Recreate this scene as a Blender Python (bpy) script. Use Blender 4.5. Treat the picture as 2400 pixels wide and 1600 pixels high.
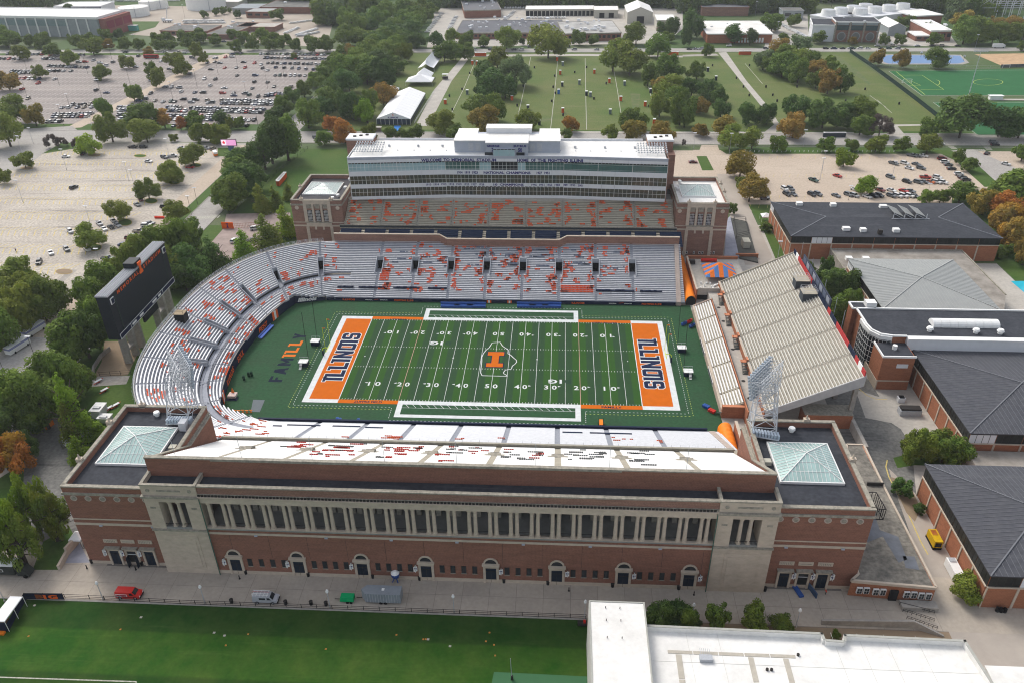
import bpy,math,random
from math import sin,cos,pi,radians,hypot,atan2,sqrt
from mathutils import Vector
random.seed(7)
S=bpy.context.scene
for o in list(bpy.data.objects):bpy.data.objects.remove(o)
COL=S.collection
CX,CY,CZ=19.9086,-218.7145,140.3469
YAW,PITCH,ROLL,FPX=-0.0652200,0.5476440,-0.0159701,1871.303
def _rot():
 cy,sy=cos(YAW),sin(YAW);cp,sp=cos(PITCH),sin(PITCH)
 f=Vector((sy*cp,cy*cp,-sp));r=Vector((cy,-sy,0));u=r.cross(f)
 cr,sr=cos(ROLL),sin(ROLL)
 return cr*r+sr*u,-sr*r+cr*u,f
RX,UX,FX=_rot()
cam=bpy.data.objects.new('camera',bpy.data.cameras.new('camera'))
COL.objects.link(cam);S.camera=cam
from mathutils import Matrix
m=Matrix((RX,UX,-FX)).transposed().to_4x4();m.translation=Vector((CX,CY,CZ))
cam.matrix_world=m
cam.data.sensor_width=36;cam.data.lens=FPX/2400*36
cam.data.clip_start=1;cam.data.clip_end=5000
W=bpy.data.worlds.new('World');S.world=W;W.use_nodes=True
nt=W.node_tree;nt.nodes.clear()
SUN_EL,SUN_AZ=46,322
sky=nt.nodes.new('ShaderNodeTexSky');sky.sky_type='NISHITA';sky.sun_disc=False
sky.sun_elevation=radians(SUN_EL);sky.sun_rotation=radians(SUN_AZ)
sky.air_density=1.0;sky.dust_density=3.0;sky.ozone_density=0.6
bg=nt.nodes.new('ShaderNodeBackground');bg.inputs[1].default_value=0.15
wo=nt.nodes.new('ShaderNodeOutputWorld')
hs=nt.nodes.new('ShaderNodeHueSaturation');hs.inputs['Saturation'].default_value=.42
nt.links.new(sky.outputs[0],hs.inputs['Color']);nt.links.new(hs.outputs[0],bg.inputs[0]);nt.links.new(bg.outputs[0],wo.inputs[0])
sd=bpy.data.lights.new('sun','SUN');sd.energy=1.15;sd.angle=radians(20);sd.color=(1.0,0.95,0.87)
sun=bpy.data.objects.new('sun',sd);COL.objects.link(sun)
d=Vector((sin(radians(SUN_AZ))*cos(radians(SUN_EL)),cos(radians(SUN_AZ))*cos(radians(SUN_EL)),sin(radians(SUN_EL))))
sun.rotation_euler=d.to_track_quat('Z','Y').to_euler();sun.location=(0,0,300)
S.view_settings.view_transform='Standard';S.view_settings.look='None'
S.view_settings.gamma=1;S.view_settings.use_curve_mapping=False
S.view_settings.exposure=0.62
S.render.engine='CYCLES';S.cycles.use_denoising=True;S.cycles.pixel_filter_type='BLACKMAN_HARRIS';S.cycles.filter_width=1.1;S.cycles.max_bounces=6;S.cycles.volume_bounces=0
def ray(px,py):
 return FX+RX*((px-1200)/FPX)-UX*((py-800)/FPX)
def gz(px,py,z=0.0):
 d=ray(px,py);t=(z-CZ)/d.z
 return Vector((CX+t*d.x,CY+t*d.y,z))
def gy(px,py,y):
 d=ray(px,py);t=(y-CY)/d.y
 return Vector((CX+t*d.x,y,CZ+t*d.z))
def T(k):
 ox,oy={'T1':(0,0),'T2':(800,0),'T3':(1600,0),'T4':(0,400),'T5':(800,300),'T6':(1600,400),'T7':(0,800),'T8':(800,700),'T9':(1600,800),'U1':(0,1200),'U2':(800,1200),'U3':(1600,1200)}[k]
 return lambda x,y:(ox+x/2.94,oy+y/2.94)
def G(k,x,y,z=0.0):return gz(*T(k)(x,y),z)
def pxx(p):
 v=Vector(p)-Vector((CX,CY,CZ));return 1200+FPX*v.dot(RX)/v.dot(FX)
MATS={}
def mat(name,col,rough=.85,var=.15,scale=1.0,col2=None,stretch=(1,1,1),rnd=0.0,metal=0.0,spec=.1,brick=None,emit=None,detail=6,cov=.5,hues=None,trans=0,streak=None):
 if name in MATS:return MATS[name]
 m=bpy.data.materials.new(name);m.use_nodes=True;MATS[name]=m
 t=m.node_tree;n=t.nodes;L=t.links
 b=n['Principled BSDF'];b.inputs['Roughness'].default_value=rough;b.inputs['Metallic'].default_value=metal
 b.inputs['Specular IOR Level'].default_value=spec
 m.diffuse_color=(*col,1)
 if var==0 and not col2 and not brick and not rnd and not hues:
  b.inputs['Base Color'].default_value=(*col,1)
 else:
  c2=col2 or tuple(max(0,c*(1-2*var))for c in col)
  geo=n.new('ShaderNodeNewGeometry');mp=n.new('ShaderNodeMapping');mp.inputs['Scale'].default_value=stretch
  L.new(geo.outputs['Position'],mp.inputs['Vector'])
  no=n.new('ShaderNodeTexNoise');no.inputs['Scale'].default_value=scale;no.inputs['Detail'].default_value=detail
  no.inputs['Roughness'].default_value=.65
  L.new(mp.outputs[0],no.inputs['Vector'])
  rp=n.new('ShaderNodeMapRange');rp.inputs['From Min'].default_value=cov-.2;rp.inputs['From Max'].default_value=cov+.2
  L.new(no.outputs[0],rp.inputs['Value'])
  mx=n.new('ShaderNodeMix');mx.data_type='RGBA'
  mx.inputs[6].default_value=(*col,1);mx.inputs[7].default_value=(*c2,1)
  L.new(rp.outputs[0],mx.inputs[0]);out=mx.outputs[2]
  if streak:
   rz_,sc_,col_,am=streak
   m2=n.new('ShaderNodeMapping');m2.inputs['Rotation'].default_value=(0,0,rz_);m2.inputs['Scale'].default_value=(.06,1,1);L.new(geo.outputs['Position'],m2.inputs['Vector'])
   n2=n.new('ShaderNodeTexNoise');n2.inputs['Scale'].default_value=sc_;n2.inputs['Detail'].default_value=8;n2.inputs['Roughness'].default_value=.75;L.new(m2.outputs[0],n2.inputs['Vector'])
   r2=n.new('ShaderNodeMapRange');r2.inputs['From Min'].default_value=.55;r2.inputs['From Max'].default_value=.68;r2.inputs['To Max'].default_value=am;L.new(n2.outputs[0],r2.inputs['Value'])
   x2=n.new('ShaderNodeMix');x2.data_type='RGBA';L.new(r2.outputs[0],x2.inputs[0]);L.new(out,x2.inputs[6]);x2.inputs[7].default_value=(*col_,1);out=x2.outputs[2]
   n3=n.new('ShaderNodeTexNoise');n3.inputs['Scale'].default_value=1.1;n3.inputs['Detail'].default_value=4;L.new(geo.outputs['Position'],n3.inputs['Vector'])
   r3=n.new('ShaderNodeMapRange');r3.inputs['From Min'].default_value=.3;r3.inputs['From Max'].default_value=.7;r3.inputs['To Min'].default_value=1-.3*am;r3.inputs['To Max'].default_value=1+.3*am;L.new(n3.outputs[0],r3.inputs['Value'])
   x3=n.new('ShaderNodeMix');x3.data_type='RGBA';x3.blend_type='MULTIPLY';x3.inputs[0].default_value=1;L.new(out,x3.inputs[6]);L.new(r3.outputs[0],x3.inputs[7]);out=x3.outputs[2]
  if brick:
   cm,bw,bh=brick
   sx=n.new('ShaderNodeSeparateXYZ');L.new(geo.outputs['Position'],sx.inputs[0])
   ad=n.new('ShaderNodeMath');L.new(sx.outputs[0],ad.inputs[0]);L.new(sx.outputs[1],ad.inputs[1])
   cb=n.new('ShaderNodeCombineXYZ');L.new(ad.outputs[0],cb.inputs[0]);L.new(sx.outputs[2],cb.inputs[1])
   bk=n.new('ShaderNodeTexBrick');bk.inputs['Scale'].default_value=1;bk.inputs['Brick Width'].default_value=bw
   bk.inputs['Row Height'].default_value=bh;bk.inputs['Mortar Size'].default_value=.018
   bk.inputs['Mortar'].default_value=(*cm,1);L.new(cb.outputs[0],bk.inputs['Vector'])
   bk.inputs['Color1'].default_value=(.8,.8,.8,1);bk.inputs['Color2'].default_value=(1.1,1.1,1.1,1)
   mm=n.new('ShaderNodeMix');mm.data_type='RGBA';mm.blend_type='MULTIPLY';mm.inputs[0].default_value=.85
   bk.inputs['Mortar'].default_value=(1.9,1.9,1.9,1)
   L.new(out,mm.inputs[6]);L.new(bk.outputs[0],mm.inputs[7]);out=mm.outputs[2]
  if rnd or hues:
   oi=n.new('ShaderNodeObjectInfo')
   hs=n.new('ShaderNodeHueSaturation')
   r1=n.new('ShaderNodeMapRange');r1.inputs['To Min'].default_value=1-rnd;r1.inputs['To Max'].default_value=1+rnd
   L.new(oi.outputs['Random'],r1.inputs['Value']);L.new(r1.outputs[0],hs.inputs['Value'])
   if hues:
    r2=n.new('ShaderNodeMapRange');r2.inputs['To Min'].default_value=.5-hues;r2.inputs['To Max'].default_value=.5+hues
    wn=n.new('ShaderNodeMath');wn.operation='FRACT';ml=n.new('ShaderNodeMath');ml.operation='MULTIPLY';ml.inputs[1].default_value=7.31
    L.new(oi.outputs['Random'],ml.inputs[0]);L.new(ml.outputs[0],wn.inputs[0]);L.new(wn.outputs[0],r2.inputs['Value'])
    L.new(r2.outputs[0],hs.inputs['Hue'])
   L.new(out,hs.inputs['Color']);out=hs.outputs[0]
  L.new(out,b.inputs['Base Color'])
 if trans:
  tr=n.new('ShaderNodeBsdfTranslucent');ms=n.new('ShaderNodeMixShader');ms.inputs[0].default_value=trans
  src=b.inputs['Base Color'].links
  if src:L.new(src[0].from_socket,tr.inputs[0])
  else:tr.inputs[0].default_value=(*col,1)
  o=n['Material Output'];L.new(b.outputs[0],ms.inputs[1]);L.new(tr.outputs[0],ms.inputs[2]);L.new(ms.outputs[0],o.inputs[0])
 if emit:
  b.inputs['Emission Color'].default_value=(*col,1);b.inputs['Emission Strength'].default_value=emit
 return m
def stripes(name,c1,c2,axis,width,**k):
 m=mat(name,c1,**k);t=m.node_tree;n=t.nodes;L=t.links;b=n['Principled BSDF']
 prev=b.inputs['Base Color'].links[0].from_socket
 geo=n.new('ShaderNodeNewGeometry');s=n.new('ShaderNodeSeparateXYZ');L.new(geo.outputs['Position'],s.inputs[0])
 q=n.new('ShaderNodeMath');q.operation='MULTIPLY';q.inputs[1].default_value=1/width;L.new(s.outputs[axis],q.inputs[0])
 p=n.new('ShaderNodeMath');p.operation='PINGPONG';p.inputs[1].default_value=1;L.new(q.outputs[0],p.inputs[0])
 r=n.new('ShaderNodeMapRange');r.inputs['From Min'].default_value=.47;r.inputs['From Max'].default_value=.53;L.new(p.outputs[0],r.inputs['Value'])
 mx=n.new('ShaderNodeMix');mx.data_type='RGBA';mx.blend_type='MULTIPLY';L.new(r.outputs[0],mx.inputs[0]);L.new(prev,mx.inputs[6])
 mx.inputs[7].default_value=(c2[0]/c1[0],c2[1]/c1[1],c2[2]/c1[2],1)
 L.new(mx.outputs[2],b.inputs['Base Color']);return m
brickR=mat('red_brick',(.235,.112,.078),var=.2,scale=.35,col2=(.18,.088,.064),stretch=(.5,.5,3.2),brick=((.4,.36,.32),.6,.2))
brickB=mat('brown_brick',(.26,.15,.11),var=.2,scale=.4,col2=(.185,.105,.085),stretch=(.5,.5,3),brick=((.4,.36,.32),.6,.2))
brickO=mat('orange_brick',(.32,.13,.07),var=.2,scale=.4,col2=(.25,.105,.06),stretch=(.6,.6,2.5),brick=((.4,.36,.32),.6,.2))
lime=mat('limestone',(.56,.47,.375),var=.15,scale=.6,col2=(.42,.355,.285),stretch=(1,1,1.6),detail=9)
limeD=mat('weathered_stone',(.40,.365,.30),scale=1.2,col2=(.19,.18,.15),detail=9)
conc=mat('concrete',(.40,.37,.33),scale=.25,col2=(.29,.27,.245),detail=10,streak=(.5,.4,(.2,.19,.17),.4))
concL=mat('pale_concrete',(.47,.44,.39),scale=.12,col2=(.36,.335,.30),detail=10,streak=(.1,.3,(.28,.26,.23),.3))
concG=mat('grey_painted_concrete',(.36,.375,.42),scale=.8,col2=(.27,.285,.32))
concT=mat('tan_seating_concrete',(.45,.41,.33),scale=.6,col2=(.34,.31,.25))
roofB=mat('black_roof_membrane',(.033,.036,.045),scale=.25,col2=(.052,.056,.066),rough=.85,detail=9,spec=.15,streak=(0,.3,(.085,.09,.10),.6))
roofG=mat('gravel_roof',(.27,.245,.205),scale=.35,col2=(.1,.095,.085),detail=11,streak=(.8,.5,(.09,.085,.075),.8))
roofW=mat('white_roof_membrane',(.80,.79,.76),scale=.2,col2=(.68,.665,.63),detail=10,streak=(1.1,.2,(.58,.56,.52),.16))
slate=mat('dark_standing_seam',(.058,.060,.072),scale=.4,col2=(.078,.080,.090),rough=.7,detail=9,spec=.2,streak=(0,.3,(.11,.112,.12),.5))
greyM=mat('pale_grey_seam_roof',(.31,.32,.31),scale=.3,col2=(.27,.28,.275),rough=.6)
alu=mat('aluminium_bench',(.66,.67,.69),rough=.45,var=.08,scale=.8,spec=.5)
aluG=mat('grey_metal',(.45,.47,.50),rough=.45,var=.1,scale=2,spec=.5)
steelW=mat('pale_steel',(.55,.57,.60),rough=.5,var=.1,scale=1)
orangeS=mat('orange_seat',(.90,.14,.03),rough=.5,var=.12,scale=3)
blueS=mat('slate_blue_seat',(.16,.19,.26),rough=.5,var=.1,scale=3)
greyS=mat('grey_seat',(.18,.19,.19),rough=.5,var=.1,scale=3)
navy=mat('navy_pad',(.012,.02,.05),rough=.6,var=.1,scale=2)
navyC=mat('navy_seats',(.04,.06,.11),rough=.5,var=.1,scale=2)
black=mat('black_metal',(.012,.012,.014),rough=.5,var=0)
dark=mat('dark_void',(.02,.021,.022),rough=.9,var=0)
white=mat('white_paint',(.80,.80,.78),rough=.6,var=.05,scale=1)
whiteM=mat('white_metal_panel',(.70,.71,.73),rough=.5,var=.05,scale=.3)
silverP=mat('silver_metal_panel',(.40,.43,.49),rough=.45,var=.06,scale=.4)
glassD=mat('dark_window_glass',(.035,.05,.05),rough=.12,var=.3,scale=.35,col2=(.10,.085,.05),spec=.5,detail=3)
glassT=mat('teal_window_glass',(.05,.12,.11),rough=.12,var=.2,scale=.2,col2=(.09,.17,.16),spec=.5)
glassL=mat('pale_blue_window_glass',(.36,.52,.55),rough=.15,var=.1,scale=.2,spec=.5)
glassK=mat('black_window_glass',(.02,.025,.03),rough=.12,var=0,spec=.5)
skyG=mat('skylight_glass',(.40,.56,.53),rough=.2,var=.12,scale=.25,spec=.5,rnd=.08)
skyG2=mat('skylight_glass_pale',(.52,.64,.60),rough=.2,var=.12,scale=.25,spec=.5,rnd=.08)
bronze=mat('dark_bronze',(.035,.032,.03),rough=.4,var=0)
door_m=mat('navy_door',(.012,.02,.035),rough=.4,var=0)
grass=mat('lawn_grass',(.042,.098,.016),scale=.05,col2=(.075,.115,.026),detail=12,streak=(.3,.25,(.10,.12,.04),.5))
grassP=mat('park_grass',(.075,.125,.028),scale=.022,col2=(.145,.155,.058),detail=12,cov=.52,streak=(1.5708,.12,(.17,.165,.085),.6))
grassN=stripes('practice_grass',(.012,.050,.005),(.018,.074,.006),1,10.5,var=.2,scale=.09,col2=(.05,.082,.016),detail=13,cov=.6,streak=(.1,.5,(.05,.085,.02),.35))
turfF=stripes('football_turf',(.030,.088,.014),(.027,.066,.024),0,4.572,var=.12,scale=.4,col2=(.026,.076,.016),detail=9)
turfS=mat('sideline_turf',(.024,.080,.034),var=.15,scale=.15,col2=(.030,.068,.034),detail=10,streak=(.1,.3,(.035,.075,.04),.5))
turfG=mat('synthetic_turf',(.022,.105,.036),var=.08,scale=.1,col2=(.03,.135,.048))
turfC=mat('green_court',(.06,.16,.075),var=.05,scale=.3)
asph=mat('asphalt',(.21,.185,.175),scale=.05,col2=(.33,.29,.265),detail=14,stretch=(.25,1,1),streak=(0,.35,(.11,.10,.10),.85))
asphL=mat('worn_asphalt',(.36,.32,.28),scale=.03,col2=(.52,.47,.40),detail=14,streak=(-.75,.2,(.17,.155,.145),.9))
asphD=mat('patched_asphalt',(.21,.205,.19),scale=.12,col2=(.11,.11,.105),detail=12,streak=(1.2,.3,(.06,.06,.06),.8))
road=mat('road_surface',(.31,.29,.27),scale=.06,col2=(.39,.37,.34),detail=12,streak=(0,.3,(.20,.19,.18),.5))
tanL=mat('tan_lot_surface',(.42,.34,.265),scale=.03,col2=(.49,.41,.33),detail=12,streak=(.2,.25,(.30,.25,.20),.5))
dirt=mat('bare_earth',(.30,.22,.15),scale=.2,col2=(.22,.17,.11),detail=10)
paintW=mat('field_white',(.66,.68,.68),var=.1,scale=.6,rough=.9)
paintO=mat('field_orange',(.56,.125,.006),var=.07,scale=.5,rough=.9)
paintN=mat('field_navy',(.012,.02,.055),var=.05,rough=.9)
lineW=mat('paint_line',(.62,.60,.52),var=.3,scale=2,rough=.9)
lineY=mat('yellow_paint_line',(.70,.56,.20),var=.2,scale=2,rough=.9)
lineY2=mat('pale_yellow_line',(.50,.58,.15),var=.1,rough=.9)
orangeP=mat('orange_vinyl',(.85,.22,.015),rough=.45,var=.06,scale=1)
orangeL=mat('orange_lettering',(.80,.13,.02),rough=.5,var=0)
navyL=mat('navy_lettering',(.03,.03,.16),rough=.5,var=0)
blueP=mat('blue_plastic',(.03,.09,.32),rough=.5,var=.1)
redP=mat('red_plastic',(.55,.03,.02),rough=.5,var=.1)
yellowP=mat('goal_post_yellow',(.60,.75,.02),rough=.4,var=0)
tentW=mat('white_tent_fabric',(.86,.86,.86),rough=.6,var=.03,scale=.3)
bark=mat('bark',(.09,.07,.055),var=.2,scale=4)
rubber=mat('tyre_rubber',(.012,.012,.012),var=0)
class MB:
 def __init__(s):s.v=[];s.f=[];s.m=[];s.cur=0
 def add(s,vs,fs):
  o=len(s.v);s.v+=[tuple(p)for p in vs];s.f+=[tuple(i+o for i in q)for q in fs];s.m+=[s.cur]*len(fs);return s
 def mt(s,i):s.cur=i;return s
 def box(s,x0,x1,y0,y1,z0,z1):
  return s.add([(x0,y0,z0),(x1,y0,z0),(x1,y1,z0),(x0,y1,z0),(x0,y0,z1),(x1,y0,z1),(x1,y1,z1),(x0,y1,z1)],[(0,3,2,1),(4,5,6,7),(0,1,5,4),(1,2,6,5),(2,3,7,6),(3,0,4,7)])
 def obox(s,c,u,l,w,z0,z1):
  ux,uy=u;nx,ny=-uy,ux;q=[]
  for z in(z0,z1):
   for a,b in((-1,-1),(1,-1),(1,1),(-1,1)):
    q.append((c[0]+ux*a*l/2+nx*b*w/2,c[1]+uy*a*l/2+ny*b*w/2,z))
  return s.add(q,[(0,3,2,1),(4,5,6,7),(0,1,5,4),(1,2,6,5),(2,3,7,6),(3,0,4,7)])
 def poly(s,pts,z=None):
  p=[(q[0],q[1],z if z is not None else q[2])for q in pts]
  return s.add(p,[tuple(range(len(p)))])
 def prism(s,pts,z0,z1):
  n=len(pts);v=[(p[0],p[1],z0)for p in pts]+[(p[0],p[1],z1)for p in pts]
  return s.add(v,[tuple(range(n))[::-1],tuple(range(n,2*n))]+[(i,(i+1)%n,n+(i+1)%n,n+i)for i in range(n)])
 def loft(s,A,B,cap=True):
  n=len(A);f=[(i,(i+1)%n,n+(i+1)%n,n+i)for i in range(n)]
  if cap:f+=[tuple(range(n))[::-1],tuple(range(n,2*n))]
  return s.add(list(A)+list(B),f)
 def cyl(s,x,y,z0,z1,r,n=10,r2=None):
  r2=r if r2 is None else r2
  return s.loft([(x+r*cos(2*pi*i/n),y+r*sin(2*pi*i/n),z0)for i in range(n)],[(x+r2*cos(2*pi*i/n),y+r2*sin(2*pi*i/n),z1)for i in range(n)])
 def bar(s,p,q,w,n=4,w2=None):
  p,q=Vector(p),Vector(q);d=(q-p)
  if d.length<1e-6:return s
  d.normalize();a=d.cross(Vector((0,0,1)))
  if a.length<1e-3:a=Vector((1,0,0))
  a.normalize();b=d.cross(a);w2=w if w2 is None else w2
  c=[(cos(2*pi*(i+.5)/n),sin(2*pi*(i+.5)/n))for i in range(n)]
  return s.loft([p+a*(x*w)+b*(y*w)for x,y in c],[q+a*(x*w2)+b*(y*w2)for x,y in c])
 def path(s,pts,w,n=4):
  for a,b in zip(pts,pts[1:]):s.bar(a,b,w,n)
  return s
 def mesh(s,name,mats,off=(0,0,0),smooth=False):
  me=bpy.data.meshes.new(name)
  me.from_pydata([(a-off[0],b-off[1],c-off[2])for a,b,c in s.v],[],s.f)
  for mm in(mats if isinstance(mats,(list,tuple))else[mats]):me.materials.append(mm)
  me.polygons.foreach_set('material_index',s.m)
  if smooth:me.polygons.foreach_set('use_smooth',[True]*len(s.f))
  me.update();return me
 def build(s,name,mats,parent=None,label=None,kind=None,smooth=False):
  off=wloc(parent)if parent else(0,0,0)
  if not parent and s.v:
   xs=[p[0]for p in s.v];ys=[p[1]for p in s.v];off=((min(xs)+max(xs))/2,(min(ys)+max(ys))/2,min(p[2]for p in s.v))
  o=bpy.data.objects.new(name,s.mesh(name,mats,off,smooth));COL.objects.link(o)
  if parent:o.parent=parent
  else:o.location=off
  if label:o['label']=label
  if kind:o['kind']=kind
  return o
def wloc(o):
 x=y=z=0
 while o:x+=o.location.x;y+=o.location.y;z+=o.location.z;o=o.parent
 return(x,y,z)
def thing(name,label,cat,loc=(0,0,0),group=None,rz=0):
 o=bpy.data.objects.new(name,None);COL.objects.link(o);o.location=loc;o.rotation_euler=(0,0,rz)
 o.empty_display_size=.5
 return tag(o,label,cat,group)
def tag(o,label,cat,group=None):
 o['label']=label;o['category']=cat
 if group:o['group']=group
 return o
def piece(name,me,parent,loc,rz=0,scale=None,mat_=None):
 o=bpy.data.objects.new(name,me);COL.objects.link(o);o.parent=parent;o.location=loc
 if rz:o.rotation_euler=(0,0,rz)
 if scale:o.scale=scale
 if mat_:o.material_slots[0].link='OBJECT';o.material_slots[0].material=mat_
 return o
def copy_tree(o,parent=None):
 c=o.copy();COL.objects.link(c)
 if parent:c.parent=parent
 for ch in KIDS.get(o.name,[]):copy_tree(ch,c)
 return c
KIDS={}
def remember(o):
 KIDS[o.name]=list(o.children)
 for c in o.children:remember(c)
def S_(mb,name,m_,**k):return mb.build(name,m_,kind='structure',**k)
ORD1='first second third fourth fifth sixth seventh eighth ninth tenth eleventh twelfth thirteenth fourteenth fifteenth sixteenth seventeenth eighteenth nineteenth'.split()
TENS={20:'twent',30:'thirt',40:'fort',50:'fift',60:'sixt',70:'sevent',80:'eight',90:'ninet'}
def ordw(n):
 if n<20:return ORD1[n-1]
 if n>=100:return 'one hundred and '+ordw(n-100)if n>100 else 'hundredth'
 t=n//10*10
 return TENS[t]+'ieth' if n==t else TENS[t]+'y-'+ordw(n-t)
POOL=[]
def pool(o,look,area):POOL.append((o,look,area))
def settle():
 g={}
 for o,look,area in POOL:g.setdefault((look,area),[]).append(o)
 for(look,area),os in g.items():
  os.sort(key=lambda o:pxx(o.location));n=len(os)
  for i,o in enumerate(os):
   if n==1:s=f'{look} {area}'
   elif i==0:s=f'leftmost {look} {area}'
   elif i==n-1:s=f'rightmost {look} {area}'
   else:s=f'{ordw(i+1)} from left, {look} {area}'
   o['label']=s
_tx=[]
def text(name,body,mats,parent,origin,u,v,height,ext=.03,bold=.0,space=1.0,width=None,align='CENTER',label=None,shear=0,squash=None):
 cu=bpy.data.curves.new('lettering','FONT');cu.body=body;cu.size=1;cu.offset=bold;cu.align_x=align
 cu.space_character=space;cu.shear=shear;cu.resolution_u=2;cu.extrude=.0
 o=bpy.data.objects.new('lettering',cu);COL.objects.link(o)
 _tx.append((name,o,mats,parent,Vector(origin),Vector(u).normalized(),Vector(v).normalized(),height,ext,width,label))
def set_text():
 bpy.context.view_layer.update();dg=bpy.context.evaluated_depsgraph_get()
 for name,o,m_,parent,O,u,v,h,ext,width,label in _tx:
  me=bpy.data.meshes.new_from_object(o.evaluated_get(dg))
  n=u.cross(v);off=Vector(wloc(parent))if parent else Vector((0,0,0))
  xs=[a.co.x for a in me.vertices];ys=[a.co.y for a in me.vertices]
  cx=(min(xs)+max(xs))/2;y0=min(ys);hy=max(ys)-y0;k=h/hy
  kx=width/(max(xs)-min(xs))if width else k
  vs=[O+u*((a.co.x-cx)*kx)+v*((a.co.y-y0)*k)+n*ext-off for a in me.vertices]
  for a,c in zip(me.vertices,vs):a.co=c
  me.materials.clear();me.materials.append(m_);me.name=name
  p=bpy.data.objects.new(name,me);COL.objects.link(p)
  if parent:p.parent=parent
  if label:p['label']=label
  bpy.data.objects.remove(o)
 _tx.clear()
_sh=[0]
def sheet(name,m_,pts,z,thick=0):
 b=MB();_sh[0]+=1;z+=(_sh[0]%11)*.0004
 if thick:b.prism([(p[0],p[1])for p in pts],z-thick,z)
 else:b.poly([(p[0],p[1])for p in pts],z)
 return S_(b,name,m_)
def rect(x0,x1,y0,y1):return[(x0,y0),(x1,y0),(x1,y1),(x0,y1)]
def gp(k,*pts):return[G(k,*p)[:2]for p in pts]
b=MB().poly(rect(-2500,2500,-700,3000),-.02)
S_(b,'ground',mat('town_ground',(.062,.11,.034),scale=.006,col2=(.17,.155,.115),detail=13,cov=.62,streak=(.4,.2,(.12,.13,.05),.5)))
sheet('stadium_apron',concL,rect(-92,132,-102.4,112),.0)
plaza=S_(MB().poly(rect(-150,190,-102.6,-84),.012),'plaza',mat('plaza_joint',(.20,.18,.16),var=.1))
slab_m=mat('plaza_slab',(.46,.40,.33),scale=.07,col2=(.34,.30,.255),detail=11,rnd=.035,streak=(.05,.3,(.28,.245,.21),.22))
for(w,h,xs,ys)in((5.94,4.94,[-147+6*i for i in range(56)],[-100,-95,-90]),):
 me=MB().box(-w/2,w/2,-h/2,h/2,0,.02).mesh('slab',slab_m)
 for x in xs:
  for y in ys:
   if x>90 or y<-94 or abs(x)>86:piece('slab',me,plaza,(x-wloc(plaza)[0],y-wloc(plaza)[1],.002))
sheet('practice_grass',grassN,rect(-190,27.5,-190,-102.9),.01)
sheet('practice_court',turfC,[tuple(G('U2',*p)[:2])for p in((1052,1098),(1710,1130),(1710,1300),(1010,1300))],.03)
b=MB();p,q=G('U1',0,1137),G('U1',940,1168)
b.obox(((p.x+q.x)/2-8,(p.y+q.y)/2),((q-p).normalized().x,(q-p).normalized().y),(q-p).length+16,.25,.015,.035)
b.obox((q.x,q.y-6),(0,1),12,.25,.015,.035);S_(b,'practice_line',lineW)
S_(MB().box(-150,27.4,-103,-102.6,0,.12),'plaza_kerb',conc)
S_(MB().box(27.5,118,-140,-102.6,0,.02),'planting_bed_ground',dirt)
sheet('south_drive',asphD,rect(-112,-88,-84,-60)+[],.014)
sheet('south_lawn',grass,gp('T7',(640,290),(870,290),(850,470),(560,830),(640,560),(630,380)),.02)
sheet('south_forecourt',dirt,gp('T7',(720,0),(990,0),(880,230),(640,250),(700,140)),.018)
sheet('south_walk',conc,gp('T7',(640,240),(895,235),(870,292),(630,310)),.022)
sheet('west_lawn',grass,rect(-131,-64,106,215),.0)
sheet('south_grass',grass,rect(-152,-92,-130,106),.002)
sheet('drive_south',asphD,gp('T7',(180,560),(420,520),(540,640),(560,830),(420,985),(120,1176),(-60,1176),(160,1000)),.016)
sheet('street_corner',conc,gp('T7',(-100,560),(120,430),(240,560),(200,700),(60,900),(-100,1000)),.012)
sheet('first_street',road,rect(-150,-137,-250,640),.03)
sheet('bicycle_path',tanL,rect(-165,-155.5,8,222),.03)
sheet('street_verge',grass,rect(-155.5,-150,8,222),.025)
b=MB()
for x in(-150.15,-137):b.box(x,x+.15,-250,222,0,.15)
for x in(-155.4,-150.3):b.box(x-.2,x,60,222,.02,.10)
S_(b,'street_kerb',conc)
sheet('south_sidewalk',conc,rect(-176,-173,-120,60),.03)
sheet('south_street',road,rect(-1200,-150,-16,8),.026)
sheet('south_lawn_left',grass,rect(-1200,-150,-110,-16),.02)
lot=sheet('parking_lot',asphL,rect(-420,-165,12,223),.02)
b=MB()
for y in[24+18.3*i for i in range(11)]:
 for i in range(74):
  x=-396+3*i
  if x>-172:continue
  for sgn in(-1,1):
   c=(x+sgn*1.2,y+sgn*2.6);u=Vector((.42*sgn,1,0)).normalized();b.obox(c,(u.x,u.y),5.2,.34,.026,.034)
S_(b,'bay_lines',lineY)
b=MB()
for i in range(70):
 x=-396+3*i
 b.obox((x,14.5),(0,1),4.5,.14,.024,.032)
S_(b,'edge_bay_lines',lineW)
sheet('far_parking_lot',asph,[(-560,262),(-166,262),(-170,470),(-560,470)],.02)
sheet('far_lot_path',tanL,gp('T1',(1395,418),(1450,440),(560,880),(440,890)),.035)
sheet('far_lot_path_upper',tanL,gp('T1',(1560,370),(1600,380),(1450,440),(1395,418)),.035)
b=MB()
for y in[272+12.4*i for i in range(16)]:
 b.box(-556,-172,y-.22,y+.22,.026,.032)
 for i in range(110):
  b.box(-552+3.4*i,-551.66+3.4*i,y-4.4,y+4.4,.028,.035)
S_(b,'far_bay_lines',mat('worn_paint',(.56,.52,.47),var=.3,scale=.3,col2=(.34,.31,.285)))
S_(MB().poly(rect(-560,-168,251.5,261.5),.022),'roadside_grass',grass)
sheet('cross_road',road,rect(-1200,1200,226,248),.028)
sheet('cross_road_grass_strip',grass,rect(-300,-165,223,226),.034)
b=MB()
for(x0,x1,y0,y1)in((-140,1200,224.6,224.9),(-1200,-150,248,248.3),(-131,1200,246,246.3),(40,1200,222.5,222.8)):b.box(x0,x1,y0,y1,0,.14)
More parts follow.
